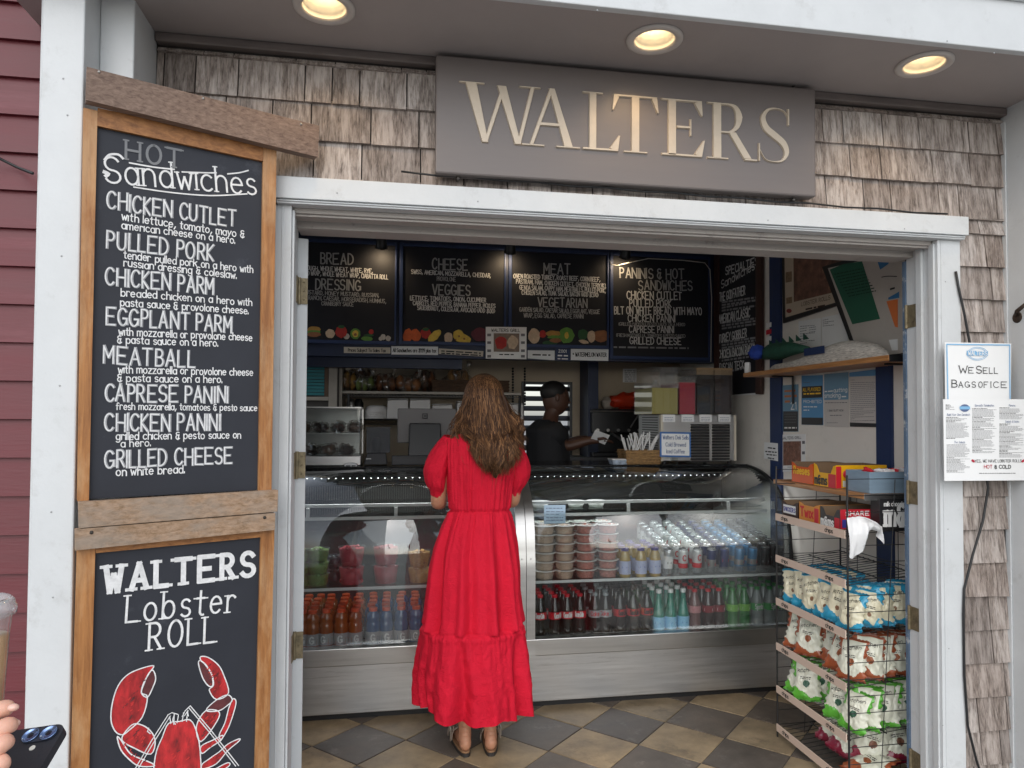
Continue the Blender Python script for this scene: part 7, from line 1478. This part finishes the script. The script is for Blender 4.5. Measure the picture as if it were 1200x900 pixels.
bowlg = glassmat('bowl_plastic', (.88, .88, .88), .07, .03, .05, (.8, .8, .8))
zt_ = at(800, 431, Y=SY_+.06).z
lq = [('lemon_drink', '#b5ab62', .56), ('red_drink', '#b5203c', .68), ('cold_brew', '#1a1310', .99), ('dark_tea', '#2a1712', .99)]
xs = [x0-.055]+[at(p_, 470, Y=SY_+.03).x for p_ in (795.5, 816, 837, 859)]
for i in range(4):
    xa, xb = xs[i]+.003, xs[i+1]-.003; ya, yb = SY_+.03+(.0 if i else .0), SY_+.36; zz = z1_+.003; zl = zz+(zt_-zz)*lq[i][2]*(1 if i < 2 else .86); b = MB(); b.box(xa+.004, xb-.004, ya+.004, yb-.004, zz+.002, zl); b.build('drink', mat(lq[i][0], rgb(lq[i][1]), .2, coat=.3), t)
    b = MB(); b.box(xa, xb, ya, yb, zz, zt_-.012)
    if i == 0: b.lathe([(.05, 0), (.03, .02), (.012, .045), (.012, .06)], ((xa+xb)/2, (ya+yb)/2, zl), 14)
    b.build('bowl', bowlg, t)
    b = MB(); b.box(xa-.001, xb+.001, ya-.001, yb+.001, zt_-.0115, zt_); 
    if i > 1: b.box(xa+.001, xb-.001, ya+.001, yb-.001, zl+.001, zt_-.012)
    b.build('lid', bowlg if i < 2 else mat('tan_lid', rgb('#9a7f5c'), .5), t)
pl = (Vector((0, SY_-.0045, 0)), Vector((0, -1, 0))); b = MB(); b2 = MB()
for pa_ in (776.5, 798.5, 819.5, 841.5): poly_px(b, [(pa_, 485.8), (pa_+14.5, 486), (pa_+14.5, 494.6), (pa_, 494.4)], pl, .0, .001, 0); [scribble(b, at(pa_+2, y, pl=pl), at(pa_+12.5, y, pl=pl), .004, pl[1], .0018, 1) for y in (489.5, 491.6, 493.4)]
b.build('drink_label', [paper, navy_ink], t)
pl = (Vector((0, SY_-.03, 0)), Vector((0, -1, 0))); t = thing('paper_sign', 'blue bordered paper sign about cold brewed iced coffee propped on the drink machine', 'sign', at(791, 536, pl=pl)); b = MB(); slab(b, [(773.3, 506), (809.5, 506.6), (809.8, 536), (773.5, 535.4)], pl, -.004, 0); b.build('border', mat('blue_border', rgb('#3a6aa8'), .5), t); b = MB(); slab(b, [(775.2, 508), (807.6, 508.6), (807.8, 534), (775.4, 533.4)], pl, .0004, .001); b.build('sheet', paper, t); b = MB()
write(b, [('Walters Deli Sells', (776.8, 514.6), (806.6, 515), 4.4, dict(wt=.14, jit=0, off=.0018)), ('Cold Brewed', (780, 523), (803.5, 523.3), 4.4, dict(wt=.14, jit=0, off=.0018)), ('Iced Coffee', (781, 531), (802, 531.3), 4.4, dict(wt=.14, jit=0, off=.0018))], pl); b.build('lettering', navy_ink, t)
b = MB(); p = at(791, 537, pl=pl); b.box(p.x-.02, p.x+.02, SY_-.026, SY_-.001, CT, p.z); b.build('stand', clearpl, t)
# wicker basket of straws, napkin tin
BY = 4.22; a, c = at(735, 552, Y=BY), at(772.5, 528, Y=BY); t = thing('straw_basket', 'square woven basket holding wrapped straws in front of the drink machine', 'basket', ((a.x+c.x)/2, BY+.08, CT)); b = MB(); wk = mat('tan_wicker', rgb('#8a6a42'), .7, var=.45, vscale=60, bump=1, bscale=90, stretch=(1, 1, 3)); n_ = 9; hB = c.z-CT
for i in range(n_): z = CT+.006+hB*i/n_; e = .003*(i % 2)+.01*i/n_; b.tube([(a.x-e, BY-e, z), (c.x+e, BY-e, z), (c.x+e, BY+.15+e, z), (a.x-e, BY+.15+e, z)], .0066, 8, closed=True)
b.box(a.x, c.x, BY, BY+.15, CT+.001, CT+.008); b.build('weave', wk, t)
proto = None; sr = random.Random(9)
for i in range(26):
    if proto is None:
        proto = thing('wrapped_straw', 'white paper wrapped straw in the woven basket', 'straw', (0, 0, 0), 'wrapped straws in the basket'); b = MB(); b.tube([(0, 0, 0), (0, 0, .19)], .0042, 6); b.build('wrapper', mat('straw_paper', (.72, .71, .69), .6), proto); o = proto
    else: o = copy_tree(proto)
    o.location = (sr.uniform(a.x+.035, c.x-.035), sr.uniform(BY+.025, BY+.12), CT+.012); o.rotation_euler = (sr.uniform(-.3, .55), sr.uniform(-.55, .55), 0); o['label'] = 'white paper wrapped straw in the woven basket'
p = at(729, 556, Y=4.215); a, c = at(717.5, 556, Y=4.215), at(741, 539, Y=4.215); t = thing('napkin_tin', 'small pale tin with a blue pattern beside the straw basket', 'tin', ((a.x+c.x)/2, 4.26, CT)); b = MB(); b.hexa([(a.x+.008, 4.218, CT), (c.x-.008, 4.218, CT), (c.x-.008, 4.3, CT), (a.x+.008, 4.3, CT)], [(a.x, 4.214, c.z), (c.x, 4.214, c.z), (c.x, 4.305, c.z), (a.x, 4.305, c.z)]); b.build('body', mat('patterned_tin', rgb('#9aa6b4'), .4, var=.5, vscale=40, dirt='#2c3c66', dscale=22, damt=.9), t, bevel=.002); b = MB(); b.box(a.x-.003, c.x+.003, 4.211, 4.308, c.z+.0003, c.z+.006); b.build('rim', foam, t)
# back counter, espresso machine and bags at the right rear
t = thing('back_counter', 'dark back counter along the rear wall behind the man', 'counter', (1.4, 5.2, 0)); b = MB(); b.box(at(596, 540, Y=5.0).x, WX-.02, 5.1, YB-.01, 0, 1.2); b.box(at(596, 540, Y=5.0).x-.01, WX-.018, 5.08, YB-.008, 1.2005, 1.24); b.build('cabinet', case_in, t)
EY = 5.1; t = thing('espresso_machine', 'black espresso machine on the back counter right of the man', 'coffee machine', at(720, 530, Y=EY)); a, c = at(694, 479, Y=EY), at(752, 507, Y=EY)
b = MB(); b.box(a.x, c.x, EY, EY+.26, 1.42, a.z); b.box(a.x+.02, c.x-.02, EY+.16, EY+.26, 1.2405, 1.4195); b.box(a.x, c.x, EY-.02, EY+.2, 1.2405, 1.275); b.build('body', blackm, t, bevel=.008)
b = MB(); b.tube([(a.x-.02, EY-.02, a.z-.02), (c.x+.01, EY-.02, a.z-.02)], .006, 8); b.tube([(a.x+.15, EY+.02, 1.42), (a.x+.2, EY-.08, 1.37)], .011, 8); b.tube([(c.x-.1, EY+.02, 1.43), (c.x-.04, EY-.05, 1.56)], .006, 8)
for k in range(5): b.tube([(a.x+.04+k*.08, EY-.004, 1.44), (a.x+.04+k*.08, EY-.012, 1.44)], .012, 10)
b.build('fittings', steel, t)
b = MB(); p = at(733, 463, Y=5.2); b.ball((p.x, 5.2, a.z+.065), .07, seg=18, rings=12, sc3=(1.7, 1, .9), jit=.6); tag(b.build('snack_bag', mat('orange_red_foil', rgb('#c2391e'), .35, var=.2, bump=.5, bscale=30), smooth=True), 'orange red bag on top of the black espresso machine', 'bag')
b = MB(); p = at(716, 463, Y=5.22); b.ball((p.x, 5.24, a.z+.04), .05, seg=14, rings=10, sc3=(1.4, .8, .9), jit=.7); tag(b.build('paper_bag', mat('crumpled_paper', rgb('#a79c90'), .7, bump=.4), smooth=True), 'crumpled pale paper bag on the espresso machine beside the orange red bag', 'bag')
t = thing('notice', 'small printed notice pinned on the rear wall above the espresso machine', 'notice', at(738, 445, Y=5.39)); pl = (Vector((0, YB-.003, 0)), Vector((0, -1, 0))); b = MB(); slab(b, [(730, 432), (746, 432), (746, 448), (730, 448)], pl, -.002, 0); b.build('sheet', paper, t); b = MB(); [scribble(b, at(732, 435+i*2.4, pl=pl), at(744, 435+i*2.4, pl=pl), .009, pl[1], .001) for i in range(6)]; b.build('printing', grey_ink, t)
b = MB()
for px in (601, 615): 
    for k in range(14): p = at(px, 432+k*3.2, Y=5.05); b.lathe([(.006, -.008), (.009, 0), (.006, .008)], p, 8)
tag(b.build('hanging_chain', blackm), 'pair of thin dark chains hanging by the slatted window', 'chain')
